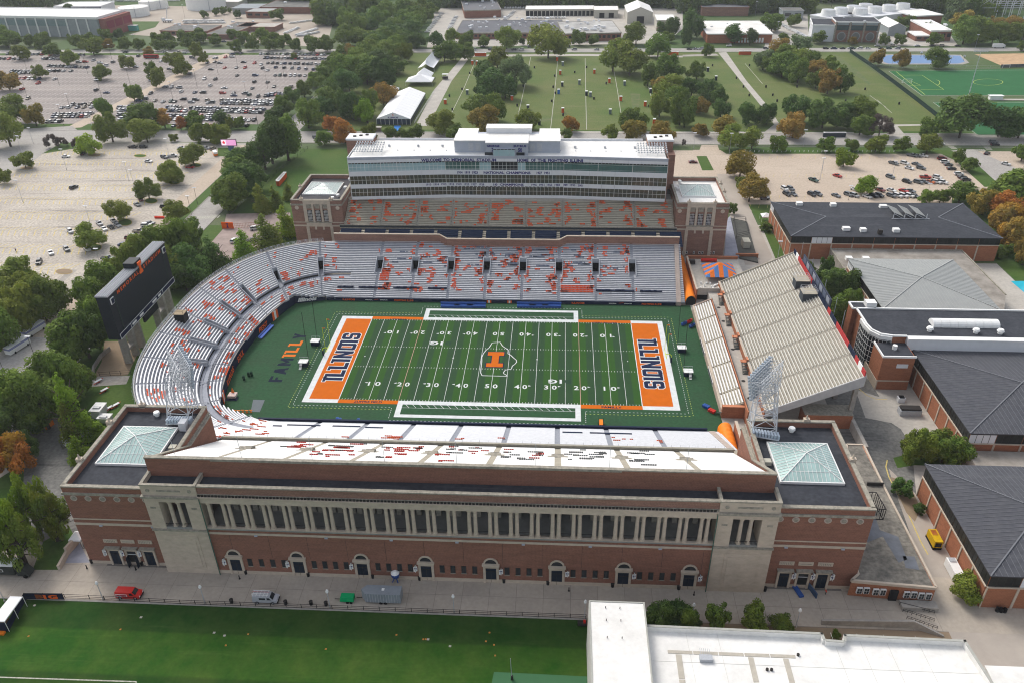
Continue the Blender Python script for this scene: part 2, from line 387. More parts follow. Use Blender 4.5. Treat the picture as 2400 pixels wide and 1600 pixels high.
S_(b,'road_kerb',conc)
sheet('far_road',road,rect(-1200,1200,470,484),.028)
sheet('far_road_grass',grass,rect(-560,-168,462,470),.024)
b=MB()
for i in range(60):b.box(92+9*i,95+9*i,236.9,237.1,.03,.04)
for i in range(12):
 p=G('T4',1330+16*i,327-.8*i);b.box(p.x-.35,p.x+.35,p.y-1.6,p.y+1.6,.032,.042)
for i in range(12):
 p=G('T3',1935+13*i,1037);b.box(p.x-.35,p.x+.35,p.y-1.4,p.y+1.4,.034,.044)
for i in range(9):
 p=G('T3',2065+6*i,985+6*i);b.box(p.x-1.6,p.x+1.6,p.y-.35,p.y+.35,.034,.044)
 p=G('T3',1790+10*i,978+6*i);b.box(p.x-1.6,p.x+1.6,p.y-.35,p.y+.35,.034,.044)
S_(b,'road_markings',lineW)
sheet('park',grassP,rect(-131,250,248,467),.0)
sheet('park_path',concL,gp('T2',(830,400),(880,405),(760,560),(600,870),(510,870),(640,620)),.03)
sheet('park_path_top',concL,gp('T2',(830,393),(1700,388),(2352,398),(2352,386),(1700,374),(830,380)),.032)
sheet('park_path_diagonal',concL,gp('T3',(245,365),(300,360),(440,560),(580,725),(670,860),(640,915),(560,915),(630,860),(530,720),(400,560)),.03)
sheet('park_sidewalk',concL,gp('T3',(-1400,905),(1180,912),(1180,926),(-1400,918)),.034)
sheet('park_entry',concL,gp('T3',(1270,825),(1350,812),(1420,850),(1460,860),(1650,858),(1640,868),(1480,872),(1550,950),(1430,950),(1400,900)),.034)
sheet('park_top_entry',conc,gp('T3',(0,380),(230,372),(250,385),(0,392)),.031)
for k,pts in(('T2',((1330,815),(1470,812),(1440,838),(1350,840))),('T3',((1010,372),(1060,380),(1200,480),(1300,580),(1290,592),(1150,490))),('T2',((1990,640),(2060,650),(2050,770),(2010,770)))):
 sheet('worn_park_patch',mat('worn_grass',(.15,.15,.075),scale=.25,col2=(.07,.125,.035),detail=12,cov=.5),gp(k,*pts),.012)
sheet('verge_behind_stadium',grass,rect(-131,1200,248,252),.03)
sheet('sports_turf',turfG,gp('T3',(1420,490),(1650,660),(2700,655),(2700,470),(2352,478)),.03)
sheet('lower_sports_turf',turfG,gp('T3',(1725,705),(2030,935),(2900,935),(2700,700)),.03)
b=MB()
def strip(b,pts,w,z=.036):
 for p,q in zip(pts,pts[1:]):
  d=(Vector(q)-Vector(p));d.z=0;L=d.length;d.normalize();b.obox(((p[0]+q[0])/2,(p[1]+q[1])/2),(d.x,d.y),L,w,z,z+.006)
strip(b,[G('T3',*p)for p in((2700,662),(1652,662),(1420,492),(2700,482))],.35)
strip(b,[G('T3',*p)for p in((2700,708),(1727,708),(2032,932))],.35)
S_(b,'turf_white_lines',lineW)
b=MB()
strip(b,[G('T3',*p)for p in((1670,655),(1470,495))],.35);strip(b,[G('T3',*p)for p in((1800,620),(1650,520),(1475,520))],.3)
strip(b,[G('T3',*p)for p in((1640,620),(1800,620))],.3);strip(b,[G('T3',*p)for p in((1560,555),(1640,590),(1560,592))],.3)
strip(b,[G('T3',2105+102*cos(a),568+22*sin(a))for a in[i*pi/12 for i in range(25)]],.35)
strip(b,[G('T3',1740+32*cos(a),572+20*sin(a))for a in[-1.4+i*pi/12 for i in range(11)]],.35)
strip(b,[G('T3',*p)for p in((1765,712),(1960,850))],.35);strip(b,[G('T3',*p)for p in((1830,748),(2010,748),(2110,815))],.3)
S_(b,'turf_yellow_lines',lineY2)
cb=[G('T3',*p)[:2]for p in((1378,392),(1385,430),(1420,440),(1900,440),(1945,428),(1910,385),(1420,382))]
sheet('court_surround',conc,[(x*1.0+(2 if x>300 else-3),y+(3 if y>445 else-3))for x,y in cb],.028)
sheet('blue_court',mat('blue_court_paint',(.17,.27,.45),var=.05),cb,.034)
sheet('sand_court',mat('sand',(.55,.37,.22),scale=.2),gp('T3',(2010,375),(2352,370),(2500,460),(2210,460)),.03)
sheet('right_parking_lot',tanL,[(93,150),(93,216),(300,216),(300,150),(226,128),(104,128)],.02)
sheet('right_lot_far_side',road,gp('T3',(1850,1040),(2000,1030),(2500,1250),(2352,1400),(2150,1250)),.024)
b=MB()
for y in(134,146,176,204):
 for i in range(26):
  x=108+4*i;b.obox((x,y),(.3,.954),4.6,.12,.024,.032)
S_(b,'right_bay_lines',lineY)
sheet('north_drive',mat('drive_paving',(.40,.35,.30),scale=.1,col2=(.33,.29,.25),detail=10),gp('T6',(230,0),(340,0),(380,60),(450,230),(620,600),(560,650),(430,650),(330,330)),.03)
sheet('north_drive_top',tanL,gp('T3',(60,1176),(130,1000),(240,1000),(260,1060),(330,1110),(330,1200),(60,1200)),.032)
sheet('north_verge',grass,gp('T6',(440,235),(600,235),(700,590),(640,610),(545,385),(500,310)),.026)
sheet('back_lot',tanL,rect(63,93,112,215),.024)
sheet('lot_island',grass,gp('T3',(95,1078),(165,1078),(215,1176),(135,1176)),.04)
sheet('right_roadside_grass',grass,gp('T3',(250,1030),(1500,1020),(1850,1040),(1990,1100),(2200,1290),(2080,1290),(1880,1110),(1780,1062),(300,1062)),.036)
sheet('alley',asphD,[(103,-100),(112,-60),(118,-40),(116,5),(121,40),(104,45),(99,-44)],.02)
sheet('alley_slab',concL,gp('T9',(1190,330),(1400,395),(1640,540),(1680,600),(1560,640),(1440,560),(1260,525)),.03)
sheet('alley_walk',mat('walk_paving',(.42,.37,.32),scale=.2,col2=(.35,.31,.27)),[(100,-190),(190,-190),(190,-96),(112,-96),(112,-60),(108.5,-50),(107,-60),(103.5,-92)],.024)
b=MB();pts=[G('T9',*p)for p in((1410,815),(1400,860),(1420,930),(1550,1176))]+[G('U3',*p)for p in((1640,200),(1690,290))]
strip(b,pts,.3,.03);pts=[G('T9',*p)for p in((1210,320),(1270,370),(1330,395),(1410,398))];strip(b,pts,.25,.036);S_(b,'yellow_kerb_paint',lineY)
sheet('alley_planting',grass,gp('T9',(1450,800),(1560,770),(1940,790),(1900,860),(1600,850),(1480,870)),.034)
sheet('mulch_bed',dirt,gp('T9',(1430,930),(1560,970),(1640,1150),(1600,1240),(1540,1176)),.034)
sheet('pool_deck',concL,[(166,20),(192.5,20),(192.5,76),(166,76)],.04)
sheet('swimming_pool',mat('pool_water',(.03,.42,.55),rough=.1,var=.05),gp('T6',(2260,762),(2500,762),(2500,850),(2352,840)),.05)
sheet('rec_garden',grass,[(100,60),(128,60),(132,20),(119,-4),(117,30),(121,55)],.03)
sheet('right_corner_garden',grass,[(193,60),(250,60),(250,160),(205,150),(193,120)],.03)
sheet('yard',concL,gp('T2',(590,330),(2230,300),(2352,200),(2352,60),(640,60)),.02)
sheet('utility_yard',mat('yard_gravel',(.42,.37,.31),scale=.03,col2=(.33,.28,.23),detail=10),gp('T1',(880,240),(2250,330),(2320,60),(900,40),(0,30),(0,120),(860,140)),.02)
sheet('tank_lawn',grass,gp('T1',(860,150),(1100,150),(1070,190),(870,245)),.034)
sheet('depot_yard',concL,gp('T3',(560,330),(640,100),(860,100),(870,290),(740,320)),.03)
sheet('depot_yard_right',concL,gp('T3',(1330,320),(1340,200),(1850,250),(1900,320)),.03)
sheet('far_strip_road',conc,gp('T2',(250,240),(330,240),(400,150),(600,30),(560,20),(360,150)),.04)
yd=.9144
def hs_in(x,y):
 if abs(y)>37.7:return False
 if x>-66:return True
 if abs(y)>34.5:return x>-78 and abs(y)<34.5+(x+78)*3.2/12
 return x>15-sqrt(max(0,98.6**2-(y+2)**2))
wallp=[(-66,37.7),(-78,34.5)]
for i in range(19):
 y=34.5-69*(i)/18;wallp.append((15-sqrt(98.6**2-(y+2)**2),y))
wallp+=[(-78,-34.5),(-66,-37.7)]
field=S_(MB().poly(wallp[1:-1]+[(-66,-37.8),(66.5,-37.8),(68,-33),(68,38),(-66,38)],.02),'football_field',turfS)
Z=.026
S_(MB().poly(rect(-50*yd,50*yd,-24.384,24.384),Z),'playing_turf',turfF)
b=MB();z=Z+.012
def r_(x0,x1,y0,y1):b.add([(x0,y0,z),(x1,y0,z),(x1,y1,z),(x0,y1,z)],[(0,1,2,3)])
G0=24.384;bw=1.83
for s in(-1,1):
 e,g=60*yd*s,50*yd*s;a,c=sorted((e,e+bw*s));r_(a,c,-G0-bw,G0+bw)
 a,c=sorted((g,e))
 r_(a,c,G0,G0+bw);r_(a,c,-G0-bw,-G0)
 r_(-27.43,27.43,*(sorted((s*G0,s*(G0+bw)))))
 yo=G0+bw+5.0
 ya,yb=sorted((s*(G0+bw),s*(yo+1.4)))
 for xs in(-27.43,27.43-1.6):r_(xs if xs<0 else 27.43-1.6,xs+1.6 if xs<0 else 27.43,ya,yb)
 ya,yb=sorted((s*yo,s*(yo+1.4)));r_(-27.43+1.6,27.43-1.6,ya,yb)
 ya=s*(G0+bw+1.7);r_(-27.43+1.6,27.43-1.6,ya-.05,ya+.05)
for s in(-1,1):
 for i in range(24 if s<0 else 25):
  x=-25.0+2.1*i;y0=s*(G0+bw);y1=s*(G0+bw+1.7)
  d=1.3 if s<0 else-1.3
  if x+abs(d)>25.8 or x+d<-25.8:continue
  b.add([(x,y0,z+.002),(x+.16,y0,z+.002),(x+.16+d,y1,z+.002),(x+d,y1,z+.002)],[(0,1,2,3)if s>0 else(3,2,1,0)])
S_(b,'field_border',paintW)
b=MB()
for s in(-1,1):
 a,c=sorted((s*50*yd,s*60*yd));r_(a+(.12 if s>0 else 0),c-(.12 if s<0 else 0),-G0,G0)
 for t in(-1,1):
  a,c=sorted((s*27.43,s*50*yd));y0,y1=sorted((t*G0,t*(G0+bw)));r_(a,c,y0,y1)
S_(b,'field_orange_areas',paintO)
b=MB();z=Z+.010
for k in range(-9,10):
 if abs(k)!=6:r_(k*5*yd-.065,k*5*yd+.065,-G0,G0)
for s in(-1,1):r_(s*50*yd-.12,s*50*yd+.12,-G0,G0)
for k in range(-49,50):
 if k%5==0:
  for y in(-6.1,6.1):r_(k*yd-.3,k*yd-.07,y-.05,y+.05);r_(k*yd+.07,k*yd+.3,y-.05,y+.05)
  continue
 for y in(-24.0,-6.1,6.1,24.0):r_(k*yd-.06,k*yd+.06,y-.32,y+.32)
for s in(-1,1):r_(s*47*yd-.15,s*47*yd+.15,-.3,.3)
for x in(-15*yd,15*yd):r_(x-.25,x+.25,-.25,.25)
S_(b,'yard_lines',paintW)
b=MB()
for s in(-1,1):r_(s*30*yd-.07,s*30*yd+.07,-G0,G0)
S_(b,'red_yard_lines',mat('red_line',(.55,.33,.29),var=0))
bw_,by_=MB(),MB()
def dash(bb,p,q,n_,l=.5,w=.07):
 p,q=Vector((*p,0)),Vector((*q,0));d=(q-p);L=d.length;d.normalize();k=int(L/n_)
 for i in range(k):
  c=p+d*(i+.5)*n_;bb.obox((c.x,c.y),(d.x,d.y),l,w*2,z,z+.004)
for s in(-1,1):
 for off,bb in((2.2,bw_),(3.4,by_)):
  X=60*yd+bw+off;Y=G0+bw+off-.6
  dash(bb,(s*X,-Y),(s*X,Y),1.15);
  dash(bb,(-X,s*Y),(-28.5,s*Y),1.15);dash(bb,(28.5,s*Y),(X,s*Y),1.15)
 dash(bw_,(-28.8,s*34.2),(28.8,s*34.2),1.15)
 for x in(-28.8,28.8):dash(bw_,(x,s*28),(x,s*34.2),.9)
S_(bw_,'white_dashes',paintW);S_(by_,'yellow_dashes',lineY2)
def ftext(body,x,y,h,m_,flip=False,w=None,name='field_number',rot=0,z_=Z+.014,bold=.02):
 u=Vector((cos(rot),sin(rot),0));v=Vector((-sin(rot),cos(rot),0))
 if flip:u,v=-u,-v
 text(name,body,m_,field,(x,y,z_),u,v,h,ext=0,bold=bold,width=w)
for i,t in enumerate(('1 0','2 0','3 0','4 0','5 0','4 0','3 0','2 0','1 0')):
 x=(i-4)*10*yd
 ftext(t,x,-16.8,2.2,paintW,w=3.9);ftext(t,x,16.8,2.2,paintW,True,w=3.9)
b=MB()
for i in range(9):
 if i==4:continue
 x=(i-4)*10*yd;s=-1 if i<4 else 1
 for y in(-15.1,15.1):b.add([(x+s*2.3,y-.35,Z+.014),(x+s*3.2,y,Z+.014),(x+s*2.3,y+.35,Z+.014)],[(0,1,2)if s>0 else(2,1,0)])
S_(b,'yard_arrows',paintW)
il=[T('T8')(*p)for p in((1040,303),(1095,300),(1110,325),(1150,352),(1148,378),(1165,385),(1185,405),(1205,420),(1208,435),(1195,450),(1178,462),(1172,482),(1130,490),(1118,505),(1120,515),(1135,522),(1145,532),(970,528),(960,508),(962,480),(968,430),(968,400),(980,375),(1000,350),(1020,335))]
b=MB();P=[gz(*p,0)for p in il];strip(b,P+[P[0]],.26,Z+.016);S_(b,'state_outline',paintW)
def blockI(w,h,t,k):
 return[(-w/2,0),(w/2,0),(w/2,t),(k/2,t),(k/2,h-t),(w/2,h-t),(w/2,h),(-w/2,h),(-w/2,h-t),(-k/2,h-t),(-k/2,t),(-w/2,t)]
for nm,m_,g_,zz in(('block_letter_border',paintN,.35,.020),('block_letter',paintO,0,.026)):
 q=blockI(5.4+2*g_,9.0+2*g_,2.2+2*g_,2.3+2*g_)
 S_(MB().poly([(x+.1,y-4.9-g_)for x,y in q],Z+zz),nm,m_)
for(x,y)in((-19.6,11.0),(20.6,-10.3)):
 ftext('B',x+3.0*(1 if y>0 else 1),y-1,2.2,mat('dark_green_mark',(.02,.05,.03),var=0),y>0 or True,w=2.2,name='conference_mark',bold=.04)
 ftext('1G',x-.9,y-1,2.2,paintW,True,w=4.2,name='conference_mark',bold=.04)
def glyph(c):
 t=.30
 if c in 'I':return[[(0,0),(t,0),(t,1),(-.16,1),(-.16,.86),(0,.86)]],.30
 if c=='L':return[[(0,0),(.74,0),(.74,.2),(t,.2),(t,1),(-.16,1),(-.16,.86),(0,.86)]],.74
 if c=='N':return[[(0,0),(.27,0),(.27,.52),(.58,0),(.85,0),(.85,1),(.58,1),(.58,.48),(.27,1),(0,1)]],.85
 if c=='O':return[[(.12,0),(.68,0),(.8,.1),(.8,.9),(.68,1),(.40,1),(.40,.8),(.54,.8),(.54,.2),(.26,.2),(.26,.8),(.40,.8),(.40,1),(.12,1),(0,.9),(0,.1)]],.8
 if c=='S':return[[(.12,0),(.66,0),(.78,.1),(.78,.5),(.68,.6),(.27,.6),(.27,.8),(.52,.8),(.52,.7),(.78,.7),(.78,.9),(.66,1),(.12,1),(0,.9),(0,.52),(.1,.42),(.52,.42),(.52,.2),(.26,.2),(.26,.32),(0,.32),(0,.1)]],.78
 if c=='F':return[[(0,0),(t,0),(t,.4),(.6,.4),(.6,.6),(t,.6),(t,.8),(.74,.8),(.74,1),(0,1)]],.74
 if c=='A':return[[(0,0),(.27,0),(.32,.2),(.56,.2),(.61,0),(.88,0),(.62,1),(.26,1)]],.88
 if c=='M':return[[(0,0),(.26,0),(.26,.55),(.42,.2),(.6,.2),(.76,.55),(.76,0),(1.02,0),(1.02,1),(.78,1),(.51,.5),(.24,1),(0,1)]],1.02
 if c=='Y':return[[(.27,0),(.55,0),(.55,.4),(.82,1),(.54,1),(.41,.66),(.28,1),(0,1),(.27,.4)]],.82
def grow(poly,g_):
 n=len(poly);out=[];A=sum(poly[i][0]*poly[(i+1)%n][1]-poly[(i+1)%n][0]*poly[i][1]for i in range(n));s=1 if A>0 else-1
 for i in range(n):
  p0,p1,p2=Vector(poly[i-1]),Vector(poly[i]),Vector(poly[(i+1)%n])
  a,c=(p1-p0),(p2-p1)
  if a.length<1e-6 or c.length<1e-6:out.append(tuple(p1));continue
  a.normalize();c.normalize();n1=Vector((a.y,-a.x))*s;n2=Vector((c.y,-c.x))*s;k=n1+n2
  if k.length<.3:out.append(tuple(p1+n1*g_));continue
  k=k/k.length;out.append(tuple(p1+k*(g_/max(.4,k.dot(n1)))))
 return out
def word(w,O,u,v,h,gap,mf,mo,g_,sx=1.0,cols=None,name='field_letter'):
 gl=[glyph(c)for c in w];tot=sum(q[1]*h*sx+gap for q in gl)-gap;x=-tot/2
 for i,(ps,wd)in enumerate(gl):
  for k,p in enumerate(ps):
   q=[((a*sx)*h+x,c*h-h/2)for a,c in p]
   if g_:
    MB().poly([(O[0]+u[0]*a+v[0]*c,O[1]+u[1]*a+v[1]*c)for a,c in grow(q,g_)],Z+.016).build(name+'_border',mo,field)
   MB().poly([(O[0]+u[0]*a+v[0]*c,O[1]+u[1]*a+v[1]*c)for a,c in q],Z+.022+.0).build(name,(cols[i]if cols else mf),field)
  x+=wd*h*sx+gap
pO=paintO
word('ILLINOIS',(-50.3,0),(0,1),(-1,0),6.2,.55,paintN,paintW,.27,sx=.83)
word('ILLINOIS',(50.3,-.8),(0,-1),(1,0),6.2,.55,paintN,paintW,.27,sx=.83)
cols=[mat('turf_navy',(.008,.014,.032),var=.1)]*3+[mat('turf_orange',(.66,.16,.02),var=.1)]*3+[MATS['turf_navy']]
word('FAMILLY',(-68.2,-1.2),(0,1),(-1,0),4.3,1.15,None,None,0,sx=1.0,cols=cols)
for t,x,y,fl in(('ZUPPKE FIELD',-36.6,-25.9,False),('FAMILLY',36.6,-25.9,False),('FAMILLY',-36.6,24.8,True),('ZUPPKE FIELD',36.6,24.8,True)):
 ftext(t,x,y,1.05,paintN,fl,w=8.6 if t[0]=='Z' else 6.0,name='sideline_word',bold=.03)
for s in(-1,1):
 t=thing('goal_post','yellow goal post with a gooseneck and twin uprights at the %s end of the field'%('left' if s<0 else 'right'),'goal post',(s*(60*yd+2.0),0,.02),'football goal posts')
 x=s*60*yd;xb=s*(60*yd+2)
 MB().cyl(xb,0,0,1.9,.28,10).build('pad',navy,t)
 MB().path([(xb,0,1.8),(xb,0,2.4),(xb-s*.35,0,2.85),(xb-s*.9,0,3.05),(x,0,3.05)],.11,6).build('gooseneck',yellowP,t)
 MB().bar((x,-2.82,3.05),(x,2.82,3.05),.09,6).build('crossbar',yellowP,t)
 for y in(-2.82,2.82):
  MB().bar((x,y,3.1),(x,y,12.2),.065,6).build('upright',yellowP,t)
  MB().box(x+.05,x+.9,y-.02,y+.02,11.9,12.15).build('ribbon',orangeL,t)
for(x,y,s,h)in((-61.6,-6.2,-1,19),(-61.2,6.6,-1,16),(61.3,-7.2,1,18),(61.0,6.6,1,16.5)):
 t=thing('filming_platform','dark boxed platform with white top, steps and a tall thin pole, %s end, %s side'%('left' if s<0 else 'right','near' if y<0 else 'far'),'platform',(x,y,.02),'end zone filming platforms')
 MB().box(x-1.3,x+1.3,y-1.0,y+1.0,0,1.5).build('skirt',navy,t)
 MB().box(x-1.45,x+1.45,y-1.15,y+1.15,1.5,1.7).build('deck',white,t)
 b=MB()
 for yy in(-1.05,1.05):b.bar((x-1.4,y+yy,2.6),(x+1.4,y+yy,2.6),.04)
 for xx in(-1.4,0,1.4):
  for yy in(-1.05,1.05):b.bar((x+xx,y+yy,1.7),(x+xx,y+yy,2.6),.03)
 b.build('railing',aluG,t)
 if y<0:
  b=MB()
  for i in range(5):b.box(x-.9 if s<0 else x+.1,x-.1 if s<0 else x+.9,y-1.3-.35*i-.1,y-1.3-.35*i+.2,1.3-.28*i,1.38-.28*i)
  b.build('steps',white,t)
 px_=x+(1.3 if y<0 and s<0 else(-1.2 if s>0 else .3))
 MB().bar((px_,y+1.3,0),(px_+(.5 if s<0 else-.5),y+1.0,h),.07,6).build('pole',black,t)
for i,px in enumerate((715,808,895)+(1240,1324,1414)):
 p=G('T8',px+35,60);t=thing('team_bench','blue covered team bench','bench',(p.x,p.y,.02),'blue team benches along far wall')
 MB().box(p.x-3.4,p.x+3.4,p.y-.5,p.y+.9,.0,.9).build('seat',blueP,t)
 MB().box(p.x-3.5,p.x+3.5,p.y+.7,p.y+1.1,.9,1.6).build('backrest',blueP,t)
 pool(t,'blue covered team bench','at the foot of the far stand')
for px,py in((465,862),(590,868),(660,870),(1318,886),(1427,888),(1563,890)):
 p=G('T8',px,py);t=thing('aluminium_bench','','bench',(p.x,p.y,.02),'aluminium benches on near sideline')
 MB().box(p.x-2.2,p.x+2.2,p.y-.25,p.y+.15,.42,.48).build('seat',alu,t);MB().box(p.x-2.2,p.x+2.2,p.y-.45,p.y-.4,.6,.9).build('backrest',alu,t)
 b=MB()
 for xx in(-1.8,0,1.8):b.box(p.x+xx-.04,p.x+xx+.04,p.y-.4,p.y+.2,0,.42)
 b.build('frame',aluG,t);pool(t,'aluminium bench','on the near sideline')
def bag(px,py,k,m_,nm,lab,h=1.6,r=.35):
 p=G(k,px,py);t=thing(nm,lab,'equipment',(p.x,p.y,.02))
 MB().cyl(p.x,p.y,.0,h,r,10).build('body',m_,t);MB().cyl(p.x,p.y,h,h+.12,r*.7,10,r*.4).build('top',m_,t);return t
for px,py,k,m_ in((122,862,'T8',blueP),(2330,560,'T7',blueP),(2348,565,'T7',blueP)):
 pool(bag(px,py,k,m_,'tackling_bag','',1.9,.5),'upright blue tackling bag','near the close sideline')
for px,py,k in((1682,262,'T7'),(1715,238,'T7'),(1735,235,'T7'),(2240,568,'T7'),(2262,568,'T7'),(2318,560,'T7')):
 pool(bag(px,py,k,mat('dark_green_drum',(.015,.05,.03),var=.1),'waste_drum','',1.5,.4),'dark green drum with pale lid','on the turf at the left end')
for i in range(5):
 p=G('T7',1618+28*i,486+2*(i%2));t=thing('orange_cone_stand','','marker',(p.x,p.y,.02),'orange markers by the ramp')
 MB().cyl(p.x,p.y,0,.7,.35,8,.05).build('cone',orangeP,t);MB().box(p.x-.5,p.x+.5,p.y-.12,p.y+.12,.7,.85).build('flag',orangeP,t)
 pool(t,'orange marker with crosspiece','beside the grey ramp mat')
t=tag(MB().poly([G('T7',*p)[:2]for p in((1745,400),(1825,403),(1790,486),(1728,482))],.09).build('ramp_mat',mat('grey_mat',(.14,.16,.17),var=.05)),'plain grey ramp mat lying on the turf by the left end wall','mat')
p=G('T7',1600,395);t=thing('equipment_cart','cart heaped with orange and white gear standing on a dark mat at the left wall','cart',(p.x,p.y,.02))
MB().box(p.x-1.8,p.x+1.7,p.y-.9,p.y+.9,0,.15).build('mat',navy,t)
MB().box(p.x-1.2,p.x+1.2,p.y-.3,p.y+1.9,.5,1.3).build('load',mat('mixed_gear',(.5,.3,.25),scale=3,col2=(.7,.65,.6)),t)
MB().loft([(p.x-.6,p.y+1.5,1.3),(p.x+.4,p.y+1.5,1.3),(p.x+.2,p.y+2,1.3)],[(p.x-.1,p.y+1.7,3.2)]*3).build('bag',orangeP,t)
p=G('T8',1789,875);t=thing('orange_equipment_rack','wheeled rack with orange folding chairs stacked on the near sideline','rack',(p.x,p.y,.02))
MB().box(p.x-.5,p.x+.5,p.y-1.2,p.y+1.4,.4,1.4).build('chairs',orangeP,t)
b=MB()
for xx in(-.75,.75):
 for yy in(-1.3,1.5):b.bar((p.x+xx,p.y+yy,0),(p.x+xx,p.y+yy,1.9),.05)
 b.bar((p.x+xx,p.y-1.3,.4),(p.x+xx,p.y+1.5,.4),.05)
b.build('frame',black,t)
for(px,py,m_,c)in((1330+0,1480,blueP,'blue'),(1400,1400,redP,'red')):
 p=gz(1400+px/5.2267,700+(1330 if c=='blue' else 1385)/5.2267,0);t=thing('tackling_sled',f'{c} foam tackling dummies heaped by the steps at the near right corner','equipment',(p.x,p.y,.02))
 for i in range(3):MB().obox((p.x+.5*i-.5,p.y+.6-.6*i),(.7,.7),1.3,.6,.1+.1*i,.8+.1*i).build('pad',m_,t)
for(px,py,m_,c)in((1065,325,blueP,'blue'),(1127,300,redP,'red'),(1160,352,blueP,'dark blue')):
 p=gz(1400+px/5.2267,700+py/5.2267,0);t=thing('tackling_dummy_heap',f'{c} foam pads by the far right wall of the field','equipment',(p.x,p.y,.02))
 for i in range(3):MB().obox((p.x+.4*i-.4,p.y+.4*i),(.8,.6),1.5,.7,.1+.1*i,1.0).build('pad',m_,t)
NE=2.5
def bowl(d,st):
 k,q=st
 if k=='w':return(q,37.8+d)
 if k=='e':return(q,-(37.8+d))
 A=19.8+1.15*d;B=37.8+d;f=radians(q);c,s_=cos(f),sin(f)
 r=((abs(c)/A)**NE+(abs(s_)/B)**NE)**(-1/NE)
 return(-58-r*c,r*s_)
def zs(d):return 1.2+.49*d
RD=.76
wa=[-61.2+13.6*i+.0 for i in range(1,9)]
wa=[x for x in(-47.6,-34,-20.4,-6.8,6.8,20.4,34,47.6)]
ea=[-47.7,-33.8,-20.4,-6.8,6.8,20.6,34.3,48]
ca=[76.7,57.7,40,24.7,7.1,-10.5,-27,-42,-57,-74]
st=[];flag=[]
def cells(kind,a,b,marks,hw1,hw2,step):
 sg=1 if b>a else-1;pts=set([a,b])
 for m_ in marks:
  for q in(m_-hw2,m_-hw1,m_+hw1,m_+hw2):pts.add(q)
 n=max(1,int(abs(b-a)/step))
 base=[a+(b-a)*i/n for i in range(n+1)]
 for q in base:
  if all(abs(q-p)>.35*hw1 for p in pts)and all(abs(q-m_)>hw2 for m_ in marks):pts.add(q)
 L=sorted(pts,key=lambda q:sg*q)
 for q0,q1 in zip(L,L[1:]):
  mid=(q0+q1)/2;f='s'
  for i,m_ in enumerate(marks):
   if abs(mid-m_)<hw1:f=('a',i)
   elif abs(mid-m_)<hw2:f=('v',i)
  st.append(((kind,q0),(kind,q1),f))
cells('w',66,-58,wa,.5,1.35,7);cells('c',90,-90,ca,.42,1.15,2.2);cells('e',-58,66,ea,.7,1.35,7)
bowlT=thing('curved_bleacher','grey and aluminium bleacher with orange seatbacks curving round the left end of the field','grandstand',(0,0,0))
BT={'c':bowlT,'w':thing('far_side_bleacher','long grey bleacher with eight stair openings on the far side of the field','grandstand',(0,50,0)),'e':thing('near_side_bleacher','low white-looking bleacher in front of the near brick stand','grandstand',(0,-50,0))}
NR=32;DV0,DV1=10.2,16.8
def row_ok(st0,d):
 x,y=bowl(d+.01,st0)
 if hs_in(x,y):return False
 if st0[0]=='e' or y<0:
  if y<-58.2 and x>-67:return False
  if y<-60.8:return False
 return True
SB={k:MB()for k in 'cwe'};AB={k:MB()for k in 'cwe'};vom=[];bench={};walk=MB()
for i in range(NR):
 d0,d1=i*RD,(i+1)*RD;z0=zs(d0);zp=zs(d0-RD)
 bb=None;lastk=None
 for j,(s0,s1,f)in enumerate(st):
  if s0[0]!=lastk:bb=None;lastk=s0[0]
  steps,aisle=SB[s0[0]],AB[s0[0]]
  mid=(s0[0],(s0[1]+s1[1])/2)
  if not row_ok(mid,d0+RD*.5):bb=None;continue
  west=s0[0]=='w';curve=s0[0]=='c'
  inv=f!='s' and DV0<d0+.3<DV1 and(west or(curve and s0[1]>-40))
  if inv:bb=None;continue
  p0,p1,q1,q0=bowl(d0,s0),bowl(d0,s1),bowl(d1,s1),bowl(d1,s0)
  steps.cur=0
  iswalk=curve and 8.3<d0<10.3 and s0[1]>-82
  zz=zs(8.6)if iswalk else z0
  steps.add([(p0[0],p0[1],zz),(p1[0],p1[1],zz),(q1[0],q1[1],zz),(q0[0],q0[1],zz)],[(0,3,2,1)])
  steps.add([(p0[0],p0[1],zp-.01),(p1[0],p1[1],zp-.01),(p1[0],p1[1],zz),(p0[0],p0[1],zz)],[(0,3,2,1)])
  if f=='s' or(f[0]=='v'):
   if iswalk:bb=None;continue
   if bb is None:bb=bench.setdefault((i,s0[0],j),MB())
   a,c=(d0+.16,d0+(.50 if s0[0]!='e' else .44))
   P=[bowl(a,s0),bowl(a,s1),bowl(c,s1),bowl(c,s0)]
   bb.loft([(x,y,z0+.36)for x,y in P],[(x,y,z0+.43)for x,y in P],cap=True)
  else:
   bb=None
   P=[bowl(d0+RD*.5,s0),bowl(d0+RD*.5,s1),q1,q0]
   aisle.loft([(x,y,zz)for x,y in P],[(x,y,zz+.22)for x,y in P])
for k in 'cwe':SB[k].build('seating_steps',concG,BT[k]);AB[k].build('aisle_steps',mat('aisle_grey',(.33,.35,.39),scale=2),BT[k],kind='stuff')
cnt={k:0 for k in 'cwe'};rest={k:MB()for k in 'cwe'}
for(i,k,j),bb in sorted(bench.items(),key=lambda q:(q[0][0]if q[0][1]!='w' else q[0][0])):
 cnt[k]+=1
 if cnt[k]<=298:bb.build('bench',alu,BT[k])
 else:rest[k].add(bb.v,bb.f)
for k in 'cwe':
 if rest[k].v:rest[k].build('remaining_benches',alu,BT[k],kind='stuff')
vw=[]
